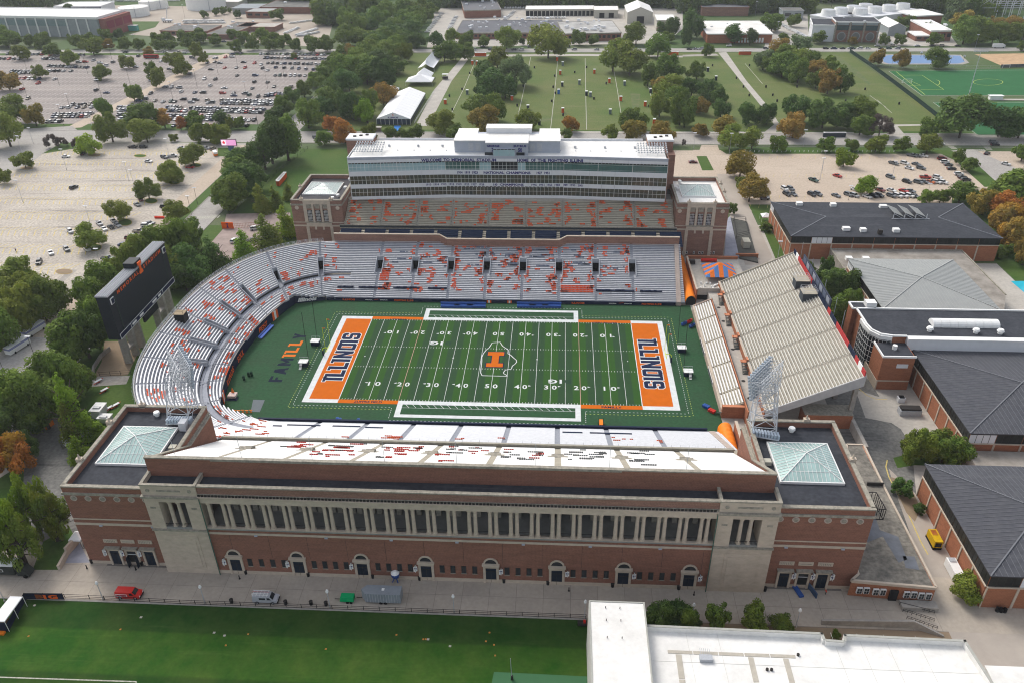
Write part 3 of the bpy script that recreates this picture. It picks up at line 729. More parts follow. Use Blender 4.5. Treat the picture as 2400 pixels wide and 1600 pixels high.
for k,marks,hw in(('w',wa,1.35),('c',ca[:7],1.15)):
 for m_ in marks:
  s0,s1=(k,m_-hw),(k,m_+hw);b=MB();zf=zs(DV0)-.45
  a0,a1,b1,b0=bowl(DV0-.2,s0),bowl(DV0-.2,s1),bowl(DV1,s1),bowl(DV1,s0)
  b.mt(0).poly([(p[0],p[1],zf)for p in(a0,a1,b1,b0)])
  nx=.18
  for(p,q,w)in((a0,b0,s0),(a1,b1,s1)):
   dd=Vector((q[0]-p[0],q[1]-p[1],0));L=dd.length;dd.normalize();nrm=Vector((-dd.y,dd.x,0))*.1
   lo=[(p[0]-nrm.x,p[1]-nrm.y,zf),(p[0]+nrm.x,p[1]+nrm.y,zf),(q[0]+nrm.x,q[1]+nrm.y,zf),(q[0]-nrm.x,q[1]-nrm.y,zf)]
   hi=[(v[0],v[1],h)for v,h in zip(lo,(zs(DV0)+.9,zs(DV0)+.9,zs(DV1)+.95,zs(DV1)+.95))]
   b.mt(1).loft(lo,hi)
  mid0,mid1=bowl(DV1-1.5,s0),bowl(DV1-1.5,s1)
  b.mt(2).poly([(mid0[0],mid0[1],zf),(mid1[0],mid1[1],zf),(b1[0],b1[1],zf),(b0[0],b0[1],zf)],zf+.02)  # near-black floor patch and back panel painted for the opening's unlit depth
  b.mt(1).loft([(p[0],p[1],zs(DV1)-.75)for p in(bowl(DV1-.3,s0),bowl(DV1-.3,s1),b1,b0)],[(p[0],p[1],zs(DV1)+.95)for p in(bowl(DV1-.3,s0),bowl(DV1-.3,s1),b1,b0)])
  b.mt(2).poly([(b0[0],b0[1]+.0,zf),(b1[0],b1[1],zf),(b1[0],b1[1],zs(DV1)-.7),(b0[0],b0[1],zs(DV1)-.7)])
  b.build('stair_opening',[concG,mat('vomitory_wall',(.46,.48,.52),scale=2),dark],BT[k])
def clusters(rng,n):
 return[(rng.uniform(0,1),rng.uniform(0,1),rng.uniform(.004,.016),rng.uniform(.02,.09))for _ in range(n)]
def seatback(bb,p,n_,u,z,w=.46,dz=.42):
 c=(p[0],p[1]);bb.obox(c,u,w*.88,.30,z,z+.07);c2=(p[0]+n_[0]*.17,p[1]+n_[1]*.17);bb.obox(c2,u,w*.88,.06,z+.07,z+dz)
rng=random.Random(3)
ob,sb,gb=MB(),MB(),MB()
def patch_west(bb,x0,x1,d0,d1,fill=1.0):
 x=x0
 i0,i1=int(d0/RD),int(d1/RD)
 for i in range(i0,i1+1):
  x=x0
  while x<x1:
   if rng.random()<fill and not any(abs(x-a)<(1.5 if DV0-1<i*RD<DV1+1 else .75)for a in wa)and 0<=i<NR-1:
    px,py=x,37.8+i*RD+.33;seatback(bb,(px,py),(0,1),(1,0),zs(i*RD)+.43)
   x+=.5
patch_west(ob,21.3,33.3,3.1,5.5)
patch_west(ob,-47,-43,7.5,12.0,.9);patch_west(ob,-33.4,-31,10,12,.9);patch_west(ob,-20.2,-18.5,21,23,.9)
blk=[(-46,.5),(-33,.7),(-20,.9),(-6.8,1.0),(6.8,1.0),(20.4,.9),(34,.7)]
for x0,dens in blk:
 for _ in range(int(48*dens)):
  side=rng.choice((0,0,1,1,.5));cx=x0+1+side*11.2+rng.gauss(0,1.3)if side!=.5 else x0+rng.uniform(2,12)
  dd=rng.uniform(2.5,22.5);n_=rng.choice((1,1,1,2,2,3,4));w=rng.uniform(.8,2.6)
  for r_i in range(n_):
   a=cx+rng.uniform(-.8,.8);patch_west(ob,a-w/2*rng.uniform(.5,1),a+w/2*rng.uniform(.5,1),dd+r_i*RD,dd+r_i*RD+.01,.93)
 for _ in range(int(9*dens)):
  cx=x0+rng.uniform(1,12);dd=rng.uniform(13,22.5);w=rng.uniform(1.5,5);patch_west(sb,cx,cx+w,dd,dd+.01,.85)
def patch_curve(bb,f0,d,n):
 f=f0
 for _ in range(n):
  p=bowl(d+.33,('c',f));q=bowl(d+.33,('c',f+.1));o_=bowl(d+1.33,('c',f))
  u=Vector((q[0]-p[0],q[1]-p[1],0));L=u.length;u.normalize();nn=Vector((o_[0]-p[0],o_[1]-p[1],0)).normalized()
  if row_ok(('c',f),d+.4)and not any(abs(f-a)<1.4 for a in ca)and not(8<d<10.6):seatback(bb,p,nn,(u.x,u.y),zs(d)+.43)
  f-=.5*.1/L
for _ in range(230):
 f=rng.uniform(88,-85);d=int(rng.uniform(0,30))*RD
 for r_i in range(rng.choice((1,1,1,2,2,3))):patch_curve(ob,f+rng.uniform(-.7,.7),d+r_i*RD,rng.randint(1,5))
for f,d in((62,14*RD),(60,4*RD),(58,3*RD),(40,12*RD),(30,5*RD),(-12,3*RD),(-30,4*RD)):
 for r_i in range(5):patch_curve(ob,f+rng.uniform(-.5,.5),d+r_i*RD,rng.randint(4,9))
def patch_e(bb,x0,x1,i,up=False):
 x=x0
 while x<x1:
  px,py=x,-(37.8+i*RD+.33);seatback(bb,(px,py),(0,-1),(1,0),zs(i*RD)+.43);x+=.5
for x,i,w in((-59.5,21,2.5),(-58,20,2),(-58.5,17,1),(-36,22,2),(-25.5,22,3.5),(-24,21,3.5),(-23,20,3),(-25,19,2),(-22,23,1.5),(-6,21,1.7),(-4.6,20,1),(5,18,1.8),(35.5,17,2),(38,15,.8),(40,15,.8),(47.5,18,1),(35.3,13,.8),(47,16,1.2)):
 patch_e(ob,x,x+w,i)
ob.build('orange_seatbacks',orangeS,bowlT,kind='stuff');sb.build('blue_seatbacks',blueS,bowlT,kind='stuff')
for x0,x1,i in((-59,-56.5,8),(-55.5,-46,6),(-42.5,-34.6,6),(-33,-28,7),(22,27.5,7),(29.5,41,7)):
 y=-(37.8+i*RD+.33);MB().box(x0,x1,y-.3,y+.3,zs(i*RD)+.43,zs(i*RD)+.6).build('navy_cover',navy,bowlT)
for x0,x1,i in((-62,-56,5),(-54,-44,5),(-41,-31,5),(-28,-21,5),(34,48,5),(50,58,5)):
 y=(37.8+i*RD+.33);b=MB();n=8
 for k in range(n):
  a=x0+(x1-x0)*k/n;c=x0+(x1-x0)*(k+1)/n;h=rng.uniform(.05,.45);b.box(a,c,y-.35,y+.35,zs(i*RD)+.3,zs(i*RD)+.45+h)
 b.build('navy_cover',navy,bowlT)
fw=thing('field_wall','padded navy wall with orange lettering all round the football field','wall',(0,0,0))
def wallrun(pts,z0,z1s,th,m_,nm,cap=True):
 for(p,q,za,zb)in pts:
  d_=Vector((q[0]-p[0],q[1]-p[1],0));d_.normalize();n_=Vector((-d_.y,d_.x,0))*th/2
  lo=[(p[0]-n_.x,p[1]-n_.y,z0),(p[0]+n_.x,p[1]+n_.y,z0),(q[0]+n_.x,q[1]+n_.y,z0),(q[0]-n_.x,q[1]-n_.y,z0)]
  hi=[(v[0],v[1],h)for v,h in zip(lo,(za,za,zb,zb))]
  MB().loft(lo,hi).build(nm,m_,fw)
seg=[]
for i in range(10):
 a=62.6-12.8*i;c=max(-66,a-12.8);seg+=[((a,37.62),(c,37.62),1.25,1.25)]
 seg+=[]
wallrun(seg,0,None,.24,navy,'pad')
wallrun([((62.6-12.8*i,-37.45),(max(-66,62.6-12.8*(i+1)),-37.45),2.25,2.25)for i in range(11)if 62.6-12.8*i>-66],0,None,.6,navy,'pad')
W2=[]
for p,q in zip(wallp,wallp[1:]):
 def wz(p):
  if p[0]>-78.01:return 1.25+(min(-66,p[0])+66)/-12*2.1
  return 3.4
 W2.append((p,q,wz(p),wz(q)))
wallrun(W2,0,None,.24,navy,'pad')
for p,q,a,c in W2:
 d_=Vector((q[0]-p[0],q[1]-p[1],0)).normalized();n_=Vector((-d_.y,d_.x,0))*.35
 lo=[(p[0],p[1],a-.05),(p[0]-n_.x,p[1]-n_.y,a-.05),(q[0]-n_.x,q[1]-n_.y,c-.05),(q[0],q[1],c-.05)]
 MB().loft(lo,[(v[0],v[1],v[2]+.2)for v in lo]).build('coping',concL,fw)
def wtext(t,x,y,u,h,w=None,m_=orangeL,z=.25):text('wall_lettering',t,m_,fw,(x,y,z),u,(0,0,1),h,ext=.16,bold=.03,width=w)
for t,x in(('ILLINOIS',-57),('FIGHTING ILLINI',-36.5),('ILLINOIS',27.5),('FIGHTING ILLINI',54)):wtext(t,x,37.5,(1,0,0),.75,4.6 if t[0]=='I' else 7)
for t,x in(('MEMORIAL',-49.5),('STADIUM',-44),('MEMORIAL',40),('STADIUM',45.5)):wtext(t,x,37.5,(1,0,0),.42,2.7,white,.45)
for x,nm in((-46.8,0),(43,0),(-17,1),(9,1),(-5,2),(2.5,2)):
 b=MB()
 if nm==0:b.loft([(x-.8,37.3,.7),(x+.9,37.3,.95),(x+.9,37.3,1.0),(x-.4,37.3,.85)],[(x-.8,37.36,.7),(x+.9,37.36,.95),(x+.9,37.36,1.0),(x-.4,37.36,.85)]).build('wall_mark',orangeL,fw)
 elif nm==2:b.box(x-.8,x-.3,37.3,37.36,.1,1.1).box(x+.3,x+.8,37.3,37.36,.1,1.1).build('wall_mark',orangeL,fw);MB().box(x-.3,x+.3,37.28,37.34,.1,1.1).build('wall_mark',white,fw)
def arc_at(y):return 15-sqrt(98.6**2-(y+2)**2)
def curve_word(t,y0,y1,h,m_,z=.5):
 yc=(y0+y1)/2;x0,x1=arc_at(y0),arc_at(y1);u=Vector((x1-x0,y1-y0,0)).normalized();n_=u.cross(Vector((0,0,1)))
 xm=arc_at(yc)if True else 0
 text('wall_lettering',t,m_,fw,(xm+.25,yc,z),u,(0,0,1),h,ext=.15,bold=.03,width=abs(y1-y0)*.95)
curve_word('ILLINOIS',-20,-10.5,2.2,orangeL);curve_word('SOUL',-6.5,-.5,2.2,orangeL);curve_word('FIGHT',12,18,2.0,orangeL)
text('wall_lettering','Illinois',white,fw,(-72.2,36.05,.5),(1,.27,0),(0,0,1),1.6,ext=.2,bold=.05,width=7,shear=.3)
text('wall_lettering','I',orangeL,fw,(-79.2,33.3,.6),(.6,.8,0),(0,0,1),1.9,ext=.2,bold=.06)
for y0 in(21.5,-28.5):
 for k,m_ in enumerate((orangeL,white,orangeL)):
  a,c=y0+1.1*k,y0+1.1*k+1.05;p,q=(arc_at(a)+.2,a),(arc_at(c)+.2,c)
  MB().loft([(p[0],p[1],.1),(p[0]+.12,p[1],.1),(q[0]+.12,q[1],.1),(q[0],q[1],.1)],[(p[0],p[1],3.3),(p[0]+.12,p[1],3.3),(q[0]+.12,q[1],3.3),(q[0],q[1],3.3)]).build('striped_banner',m_,fw)
pb=thing('player_bench_blue','long light blue bench on the turf below the left curve','bench',(-79.5,13,0.02))
c=Vector((arc_at(13)+2.2,13.5,0));u=(.16,.99);MB().obox((c.x,c.y),u,9,.9,.4,.7).build('seat',mat('light_blue',(.12,.2,.55),var=0),pb);MB().obox((c.x-.7,c.y),u,9,.15,.7,1.2).build('backrest',MATS['light_blue'],pb)
rim=MB();rail=MB();D=NR*RD;pts=[bowl(D,('c',78-2*i))for i in range(70)]
pts=[p for p in pts if p[1]>-60.5]
for p,q in zip(pts,pts[1:]):
 z=zs(D)-.5;c_=Vector((-58,0,0));n_=(Vector((p[0],p[1],0))-c_).normalized()*.35;n2=(Vector((q[0],q[1],0))-c_).normalized()*.35
 rim.loft([(p[0],p[1],0),(p[0]+n_.x,p[1]+n_.y,0),(q[0]+n2.x,q[1]+n2.y,0),(q[0],q[1],0)],[(p[0],p[1],z+.6),(p[0]+n_.x,p[1]+n_.y,z+.6),(q[0]+n2.x,q[1]+n2.y,z+.6),(q[0],q[1],z+.6)])
 for h in(1.0,1.45,1.9):rail.bar((p[0],p[1],z+h),(q[0],q[1],z+h),.04)
 rail.bar((p[0],p[1],z+.4),(p[0],p[1],z+1.9),.05);rail.bar((p[0],p[1],z+1.9),((p[0]+q[0])/2+n_.x*2.5,(p[1]+q[1])/2+n_.y*2.5,z+.3),.035)
rim.build('outer_wall',conc,bowlT);rail.build('outer_railing',steelW,bowlT)
for s,yb in((1,61.6),(-1,58.2)):
 lo=[(62.9,s*37.6,0),(64.6,s*37.6,0),(65.3,s*yb,0),(63.8,s*yb,0)]
 hi=[(62.9,s*37.6,1.5),(64.6,s*37.6,1.5),(65.3,s*yb,13.5 if s>0 else 11.6),(63.8,s*yb,13.5 if s>0 else 11.6)]
 MB().loft(lo,hi).build('end_parapet',mat('pinkish_concrete',(.46,.38,.33),scale=1),bowlT)
b=MB()
for m_ in ca:
 for k in range(0,29,2):
  d=k*RD;s_=('c',m_-1.1)
  if row_ok(s_,d+.3)and not(DV0-1<d<DV1):p,q=bowl(d,s_),bowl(d+RD*1.6,s_);b.bar((p[0],p[1],zs(d)+.9),(q[0],q[1],zs(d)+1.6),.05);b.bar((p[0],p[1],zs(d)),(p[0],p[1],zs(d)+.9),.04)
b.build('aisle_rails',aluG,bowlT,kind='stuff')
b=MB()
for i in range(84):
 f=74-1.75*i;p,q=bowl(8.4,('c',f)),bowl(8.4,('c',f-.9));z=zs(8.6)
 b.bar((p[0],p[1],z+.95),(q[0],q[1],z+.95),.05);b.bar((p[0],p[1],z),(p[0],p[1],z+.95),.05);b.bar((q[0],q[1],z),(q[0],q[1],z+.95),.05)
b.build('walkway_rail',black,bowlT,kind='stuff')
t=thing('camera_stand','wooden filming perch with black skirt and rail at the rim of the left curve','platform',(-102.5,1.5,12.0))
MB().box(-104.2,-101,0,3,10,14.4).build('skirt',black,t);MB().box(-104.3,-100.9,-.1,3.1,14.4,14.55).build('deck',mat('plywood',(.42,.33,.22),scale=2),t)
b=MB()
for(x,y)in((-104.2,0),(-101,0),(-101,3),(-104.2,3)):b.bar((x,y,14.5),(x,y,15.7),.05)
for p,q in(((-104.2,0),(-101,0)),((-101,0),(-101,3)),((-101,3),(-104.2,3))):b.bar((*p,15.7),(*q,15.7),.05)
b.build('railing',black,t)
def fr(b,x0,x1,y0,y1,z0,z1):return b.box(x0,x1,y0,y1,z0,z1)
es=thing('colonnade_stand','long red brick stand facade with limestone colonnade, arched doors and white seating above','stadium',(-1,-93,0))
X0,X1=-56.5,54.2;YF=-93.4
MB().box(X0,X1,YF,YF+.8,1.0,14.0).build('wall',brickR,es)
MB().box(X0,X1,YF-.12,YF+.8,0,1.0).build('plinth',lime,es)
MB().box(X0,X1,YF-.12,YF-.003,12.35,12.95).build('stone_band',lime,es)
MB().box(X0,X1,YF-.45,YF+11.5,14.0,14.4).build('gallery_floor',mat('gallery_concrete',(.30,.30,.28),scale=.3),es)
MB().box(X0,X1,YF-.45,YF+.5,14.4,14.52).build('sill_course',lime,es)
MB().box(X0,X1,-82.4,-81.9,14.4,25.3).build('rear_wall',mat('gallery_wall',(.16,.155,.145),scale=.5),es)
MB().box(X0,X1,-93.9,-92.1,21.85,23.45).build('entablature',lime,es)
b=MB().box(X0,X1,-94.15,-92.1,23.45,23.7)
b.build('cornice',lime,es)
b=MB()
for i in range(int((X1-X0)/.75)):b.box(X0+.1+.75*i,X0+.62+.75*i,-93.95,-93.75,23.72,24.15)
b.build('dentils',bronze,es,kind='stuff')
MB().box(X0,X1,-93.7,-93.2,23.7,24.2).build('frieze',limeD,es)
MB().box(X0,X1,-93.5,-93.0,24.2,26.1).build('parapet',brickB,es)
MB().box(X0,X1,-93.7,-92.85,26.1,26.42).build('coping',limeD,es)
MB().box(X0,X1,-93.0,-88.9,25.1,25.4).build('gallery_roof',roofB,es)
me=MB()
n=14
prof=[(0,.62,0),(.35,.62,0),(.35,.47,0),(6.5,.38,0),(6.7,.52,0),(7.0,.55,0),(7.35,.6,0)]
def lathe(prof,n):
 b=MB()
 for(z0,r0,_),(z1,r1,_)in zip(prof,prof[1:]):
  o=len(b.v);b.v+=[(r0*cos(2*pi*i/n),r0*sin(2*pi*i/n),z0)for i in range(n)]+[(r1*cos(2*pi*i/n),r1*sin(2*pi*i/n),z1)for i in range(n)]
  b.f+=[(o+i,o+(i+1)%n,o+n+(i+1)%n,o+n+i)for i in range(n)];b.m+=[0]*n
 return b
colme=lathe(prof,14).mesh('column',lime,smooth=True)
pier=MB().box(-.55,.55,-.5,.5,0,10.7).mesh('pier',limeD)
pc=[-55.9+.0]+[-51.25+4.39*i for i in range(24)]
w0=wloc(es)
cols_x=[]
for i in range(25):
 c=-55.55+4.47*i
 cols_x.append(c)
for c in cols_x:
 for dx in(-.66,.66):
  if X0+.3<c+dx<X1-.3:piece('column',colme,es,(c+dx-w0[0],-93.2-w0[1],14.5))
 if X0+1<c<X1-1:
  for dx in(-.75,.75):piece('pier',pier,es,(c+dx-w0[0],-87.3-w0[1],14.4))
rail_me=MB()
for i in range(11):rail_me.bar((-1.25+.25*i,0,0),(-1.25+.25*i,0,1.0),.025)
rail_me.bar((-1.35,0,1.0),(1.35,0,1.0),.04).bar((-1.35,0,.1),(1.35,0,.1),.04)
rme=rail_me.mesh('railing',black)
for c in cols_x[:-1]:piece('railing',rme,es,(c+2.235-w0[0],-93.2-w0[1],14.52))
def arched_door(x,y,root,s=1):
 b=MB().mt(0)
 o=MB().box(x-1.75,x-1.2,y-.3,y,0,5.4).box(x+1.2,x+1.75,y-.3,y,0,5.4).box(x-1.2,x+1.2,y-.3,y,4.7,5.4).build('door_surround',lime,root)
 MB().box(x-1.95,x+1.95,y-.6,y,5.4,5.95).build('door_cornice',lime,root)
 n=10;A=[(x+1.65*cos(pi*i/n),y-.25,5.95+1.75*sin(pi*i/n))for i in range(n+1)];B=[(x+1.3*cos(pi*i/n),y-.25,5.95+1.4*sin(pi*i/n))for i in range(n+1)]
 b=MB()
 for i in range(n):
  q=[A[i],A[i+1],B[i+1],B[i]];b.loft(q,[(p[0],y,p[2])for p in q])
 b.build('arch',lime,root)
 MB().loft([(p[0],y-.08,p[2])for p in B],[(p[0],y-.01,p[2])for p in B]).build('fanlight',glassK,root)
 dr=MB().box(x-1.2,x+1.2,y-.1,y-.02,.1,4.7).build('door',door_m,root)
 MB().box(x-.03,x+.03,y-.14,y-.1,.1,4.0).box(x-1.2,x+1.2,y-.15,y-.1,3.4,3.55).build('door_frame',bronze,dr)
dxs=[-52.15,-37.55,-22.95,-8.4,6.2,20.9,35.6,50.0]
for x in dxs:arched_door(x,YF,es)
for k in range(7):
 a=dxs[k]
 for dx in(3.35,6.0,8.65,11.25)if k==0 else(3.6,6.05,8.5,10.95):
  x=a+dx
  w=MB().box(x-.55,x+.55,YF-.06,YF-.003,2.6,4.85).build('window',bronze,es)
  MB().box(x-.4,x+.4,YF-.09,YF-.06,2.75,4.7).build('pane',glassK,w);MB().box(x-.62,x+.62,YF-.14,YF-.003,2.45,2.6).build('sill',limeD,w)
for x in(-45.8+0,-30,-15.5,-1,13.5,28,43):MB().box(x-.35,x+.35,YF-.4,YF-.12,12.2,12.5).build('wall_lamp',silverP,es)
for x in[-52+8.7*i for i in range(13)]:MB().box(x-.03,x+.03,YF-.02,YF-.001,5.5,12.3).build('expansion_joint',bronze,es)if x<X1 else 0
def pennant(x,y,z,root_group,s=1):
 t=thing('wall_banner','','flag',(x,y,z),'banners beside the doors')
 MB().bar((x,y,z),(x,y-1.2,z+.9),.05).build('pole',black,t)
 b=MB().loft([(x-.02,y-.2,z+.1),(x-.02,y-1.2,z+.8),(x-.02,y-1.0,z-1.6),(x-.02,y-.5,z-1.3)],[(x+.04,y-.2,z+.1),(x+.04,y-1.2,z+.8),(x+.04,y-1.0,z-1.6),(x+.04,y-.5,z-1.3)]).build('cloth',white,t)
 MB().box(x-.06,x-.03,y-1.0,y-.6,z-.9,z-.5).box(x-.06,x-.03,y-.8,y-.4,z-.2,z+.1).build('print',navyL,t)
 MB().loft([(x-.45,y-.7,z-1.7),(x+.45,y-.7,z-1.4),(x+.45,y-.7,z+.1),(x-.45,y-.7,z-.2)],[(x-.45,y-.66,z-1.7),(x+.45,y-.66,z-1.4),(x+.45,y-.66,z+.1),(x-.45,y-.66,z-.2)]).build('banner',white,t)
 MB().box(x-.3,x+.3,y-.76,y-.72,z-.75,z-.45).box(x-.1,x+.1,y-.76,y-.72,z-1.25,z-.95).build('banner_print',navyL,t)
 pool(t,'white and navy banner','on the brick facade near ground level')
for i,x in enumerate(dxs):pennant(x-2.3 if i<4 else x+2.3,YF-.1,5.0,0)
for(a,c)in((-68.7,-56.5),(54.2,66.6)):
 nm=thing('stone_pavilion','tall limestone pavilion with two columns at the %s end of the colonnade'%('left' if a<0 else 'right'),'pavilion',((a+c)/2,-93.7,0),'stone pavilions')
 y=-93.75;m0,m1=(a+3.1,c-3.2)if a<0 else(a+3.1,c-3.3)
 MB().box(a,c,y,y+4.6,0,13.4).build('base',lime,nm)
 MB().box(a+2.6,c-2.6,y-.12,y,1.6,11.8).build('panel_frame',lime,nm);MB().box(a+3.3,c-3.3,y-.22,y-.12,2.3,10.8).build('panel',lime,nm)
 MB().box(a-.15,c+.15,y-.35,y+4.6,13.4,13.85).build('string_course',limeD,nm)
 MB().box(a,m0,y,y+4.6,13.85,21.7).build('pier_left',lime,nm);MB().box(m1,c,y,y+4.6,13.85,21.7).build('pier_right',lime,nm)
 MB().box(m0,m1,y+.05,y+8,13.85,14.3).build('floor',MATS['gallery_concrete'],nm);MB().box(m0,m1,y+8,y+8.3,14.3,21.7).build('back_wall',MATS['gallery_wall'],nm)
 MB().box(a,c,y,y+4.6,21.7,23.1).build('architrave',lime,nm)
 MB().box(a-.3,c+.3,y-.55,y+4.6,23.1,23.6).build('cornice',limeD,nm)
 MB().box(a,c,y,y+.5,23.6,26.3).box(a,a+.5,y+.5,y+4.8,23.6,26.3).box(c-.5,c,y+.5,y+4.8,23.6,26.3).build('attic',lime,nm)
 MB().box(a-.12,c+.12,y-.12,y+.55,26.3,26.62).box(a-.12,a+.55,y+.55,y+4.8,26.3,26.62).box(c-.55,c+.12,y+.55,y+4.8,26.3,26.62).build('coping',limeD,nm)
 MB().box(a+.5,c-.5,y+.5,y+4.8,25.0,25.35).build('roof',roofB,nm)
 wn=wloc(nm)
 for k in(1,2):piece('column',colme,nm,(m0+(m1-m0)*k/3-wn[0],y+.7-wn[1],14.3))
 b=MB()
 for xx in(a+1.5,c-1.5):b.cyl(xx,0,0,.12,.45,10)
 bb=MB();bb.v=[(p[0],y-.003-p[2],25.0+p[1])for p in b.v];bb.f=b.f;bb.m=b.m;bb.build('medallion',limeD,nm)
 MB().box((a+c)/2-2.6,(a+c)/2+2.6,y-.1,y,24.75,25.2).build('carved_garland',limeD,nm)
 for xx in(a+1.5,c-1.5):MB().box(xx-.6,xx+.6,y-.06,y,19.8,20.3).build('carved_swag',limeD,nm)
 b=MB()
 for i in range(22):b.bar((m0+.1+i*(m1-m0-.2)/21,y+.3,14.3),(m0+.1+i*(m1-m0-.2)/21,y+.3,15.2),.03)
 b.bar((m0,y+.3,15.2),(m1,y+.3,15.2),.05);b.build('railing',black,nm)
 dsx=c+.25 if a<0 else a-.25
 MB().path([(dsx,y-.3,23.2),(dsx,y-.3,0)],.12,6).build('downpipe',mat('green_copper',(.10,.17,.13),var=.2),nm)
ut=thing('near_upper_tier','steep white upper bleacher behind the brick back wall of the near stand','grandstand',(-1,-88,10))
UX0,UX1=-66.2,64.6
ua=[-53.5,-38.8,-24.0,-9.0,5.9,20.7,35.5,50.4]
st_m=MB();Y0=-60.0;Z0=11.9;NU=37;RU=.765;RZ=.478
for i in range(NU):
 y=Y0-i*RU;z=Z0+i*RZ
 st_m.add([(UX0,y,z-RZ),(UX1,y,z-RZ),(UX1,y,z),(UX0,y,z),(UX1,y-RU,z),(UX0,y-RU,z)],[(0,1,2,3),(3,2,4,5)])
 bb=MB();edges=[UX0+.3]+[q for a in ua for q in(a-.75,a+.75)]+[UX1-.3]
 for k in range(0,len(edges),2):
  a,c=edges[k],edges[k+1]
  if 15<=i<=18:a,c=(a+1.6 if k else a),(c-1.6 if k<len(edges)-2 else c)
  if i<32:MB().box(a,c,y-RU+.04,y-RU+.54,z+.30,z+.40).build('bench',mat('white_bench',(.88,.87,.84),rough=.5,var=.05,scale=.4),ut)
  else:bb.box(a,c,y-RU+.04,y-RU+.54,z+.30,z+.40)
 if bb.v:bb.build('rear_benches',MATS['white_bench'],ut,kind='stuff')
st_m.build('seating_steps',concT,ut)
b=MB()
for a in ua:
 for i in range(NU):
  y=Y0-i*RU;z=Z0+i*RZ;b.box(a-.7,a+.7,y-RU,y-RU*.5,z,z+.24)
b.build('aisle_steps',concT,ut,kind='stuff')
for a in ua:
 y=Y0-17*RU;z=Z0+17*RZ
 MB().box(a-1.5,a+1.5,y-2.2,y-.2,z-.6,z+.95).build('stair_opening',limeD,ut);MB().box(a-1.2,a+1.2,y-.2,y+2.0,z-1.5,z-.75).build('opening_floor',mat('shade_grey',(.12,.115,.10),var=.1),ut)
 for s_ in(-1,1):MB().box(a+s_*2.3-.8,a+s_*2.3+.8,y-1.6,y-.6,z-.2,z+.62).build('opening_side',limeD,ut)
MB().box(UX0,UX1,-60.0,-59.4,8.8,12.95).build('front_parapet',mat('tier_parapet',(.38,.36,.30),scale=.8),ut)
b=MB()
for x in[UX0+1+2.2*i for i in range(59)]:b.bar((x,-59.4,12.6),(x,-59.0,13.3),.04)
b.build('parapet_brackets',steelW,ut,kind='stuff')
MB().box(UX0,UX1,-59.4,-58.2,8.8,11.2).build('lower_ledge',concT,ut)
MB().box(-68.6,65.9,-89.4,-88.8,25,30.2).build('rear_wall',brickR,ut)
MB().box(-68.7,66.0,-89.5,-88.65,30.2,30.5).build('coping',limeD,ut)
for x0,x1 in((-54,34),):MB().box(x0,x1,-89.55,-89.41,29.9,30.2).build('gutter',limeD,ut)
rb=random.Random(5);ob,gb=MB(),MB()
for _ in range(95):
 a=rb.choice(ua[1:7]);side=rb.choice((-1,1));x=a+side*rb.uniform(1.2,6.5);i=int(rb.triangular(0,34,8));col=rb.random()
 for k in range(rb.choice((1,1,2))):
  i2=i+k;y=Y0-i2*RU-.2;z=Z0+i2*RZ+.36;n_=rb.randint(2,7)
  tgt=ob if(x<4 and col<.8)or(x<22 and col<.35)else gb
  if not 14<=i2<=19 or abs(x-a)>3:
   for q in range(n_):
    xx=x+q*.5*side
    if all(abs(xx-aa)>1 for aa in ua):seatback(tgt,(xx,y),(0,-1),(1,0),z)
ob.build('red_seatbacks',mat('red_seat',(.62,.05,.03),rough=.5,var=.1),ut,kind='stuff');gb.build('grey_seatbacks',greyS,ut,kind='stuff')
for i,x in enumerate([-62.2,-47.5,-32,-16.3,-.8,16,31.5,47.5]):
 t=thing('lightning_mast','','mast',(x,-88.2,30));MB().bar((x,-88.2,28),(x,-88.2,36),.05,5).build('pole',aluG,t);pool(t,'thin metal mast','along top of the near white seating')
def skylight(root,x0,x1,y0,y1,z,apex,pale):
 cx,cy=(x0+x1)/2,(y0+y1)/2;g_=skyG2 if pale else skyG
 s=MB().box(x0-.3,x1+.3,y0-.3,y1+.3,z-.8,z).build('skylight',white,root)
 C=[(x0,y0),(x1,y0),(x1,y1),(x0,y1)];n=15;bars=MB()
 for k in range(4):
  p,q=Vector((*C[k],z)),Vector((*C[(k+1)%4],z));A=Vector((cx,cy,apex));L=q-p
  def top(t):
   h=min(t,1-t)*2;return p+L*t+(A-(p+L*.5))*h
  for i in range(n):
   a,c=i/n+.004,(i+1)/n-.004;pts=[p+L*a,p+L*c,top(c)]
   if a<.5<c:pts.append(A)
   pts.append(top(a))
   pts=[v for j,v in enumerate(pts)if(v-pts[j-1]).length>1e-4]
   nn=Vector((0,0,.02));MB().loft([tuple(v)for v in pts],[tuple(v+nn)for v in pts]).build('pane',g_,s)
  for i in range(1,n):bars.bar(tuple(p+L*(i/n)+Vector((0,0,.07))),tuple(top(i/n)+Vector((0,0,.07))),.055)
  bars.bar(tuple(p+Vector((0,0,.1))),tuple(A+Vector((0,0,.1))),.12)
  for f in(.33,.66):bars.bar(tuple(p+(A-p)*f+Vector((0,0,.06))),tuple(q+(A-q)*f+Vector((0,0,.06))),.05)
 bars.build('glazing_bars',white,s)
def roof_fan(root,x,y,z,s=.6):
 MB().cyl(x,y,z,z+.8*s,.55*s,10).cyl(x,y,z+.8*s,z+1.4*s,.95*s,10,.8*s).build('roof_fan',white,root)
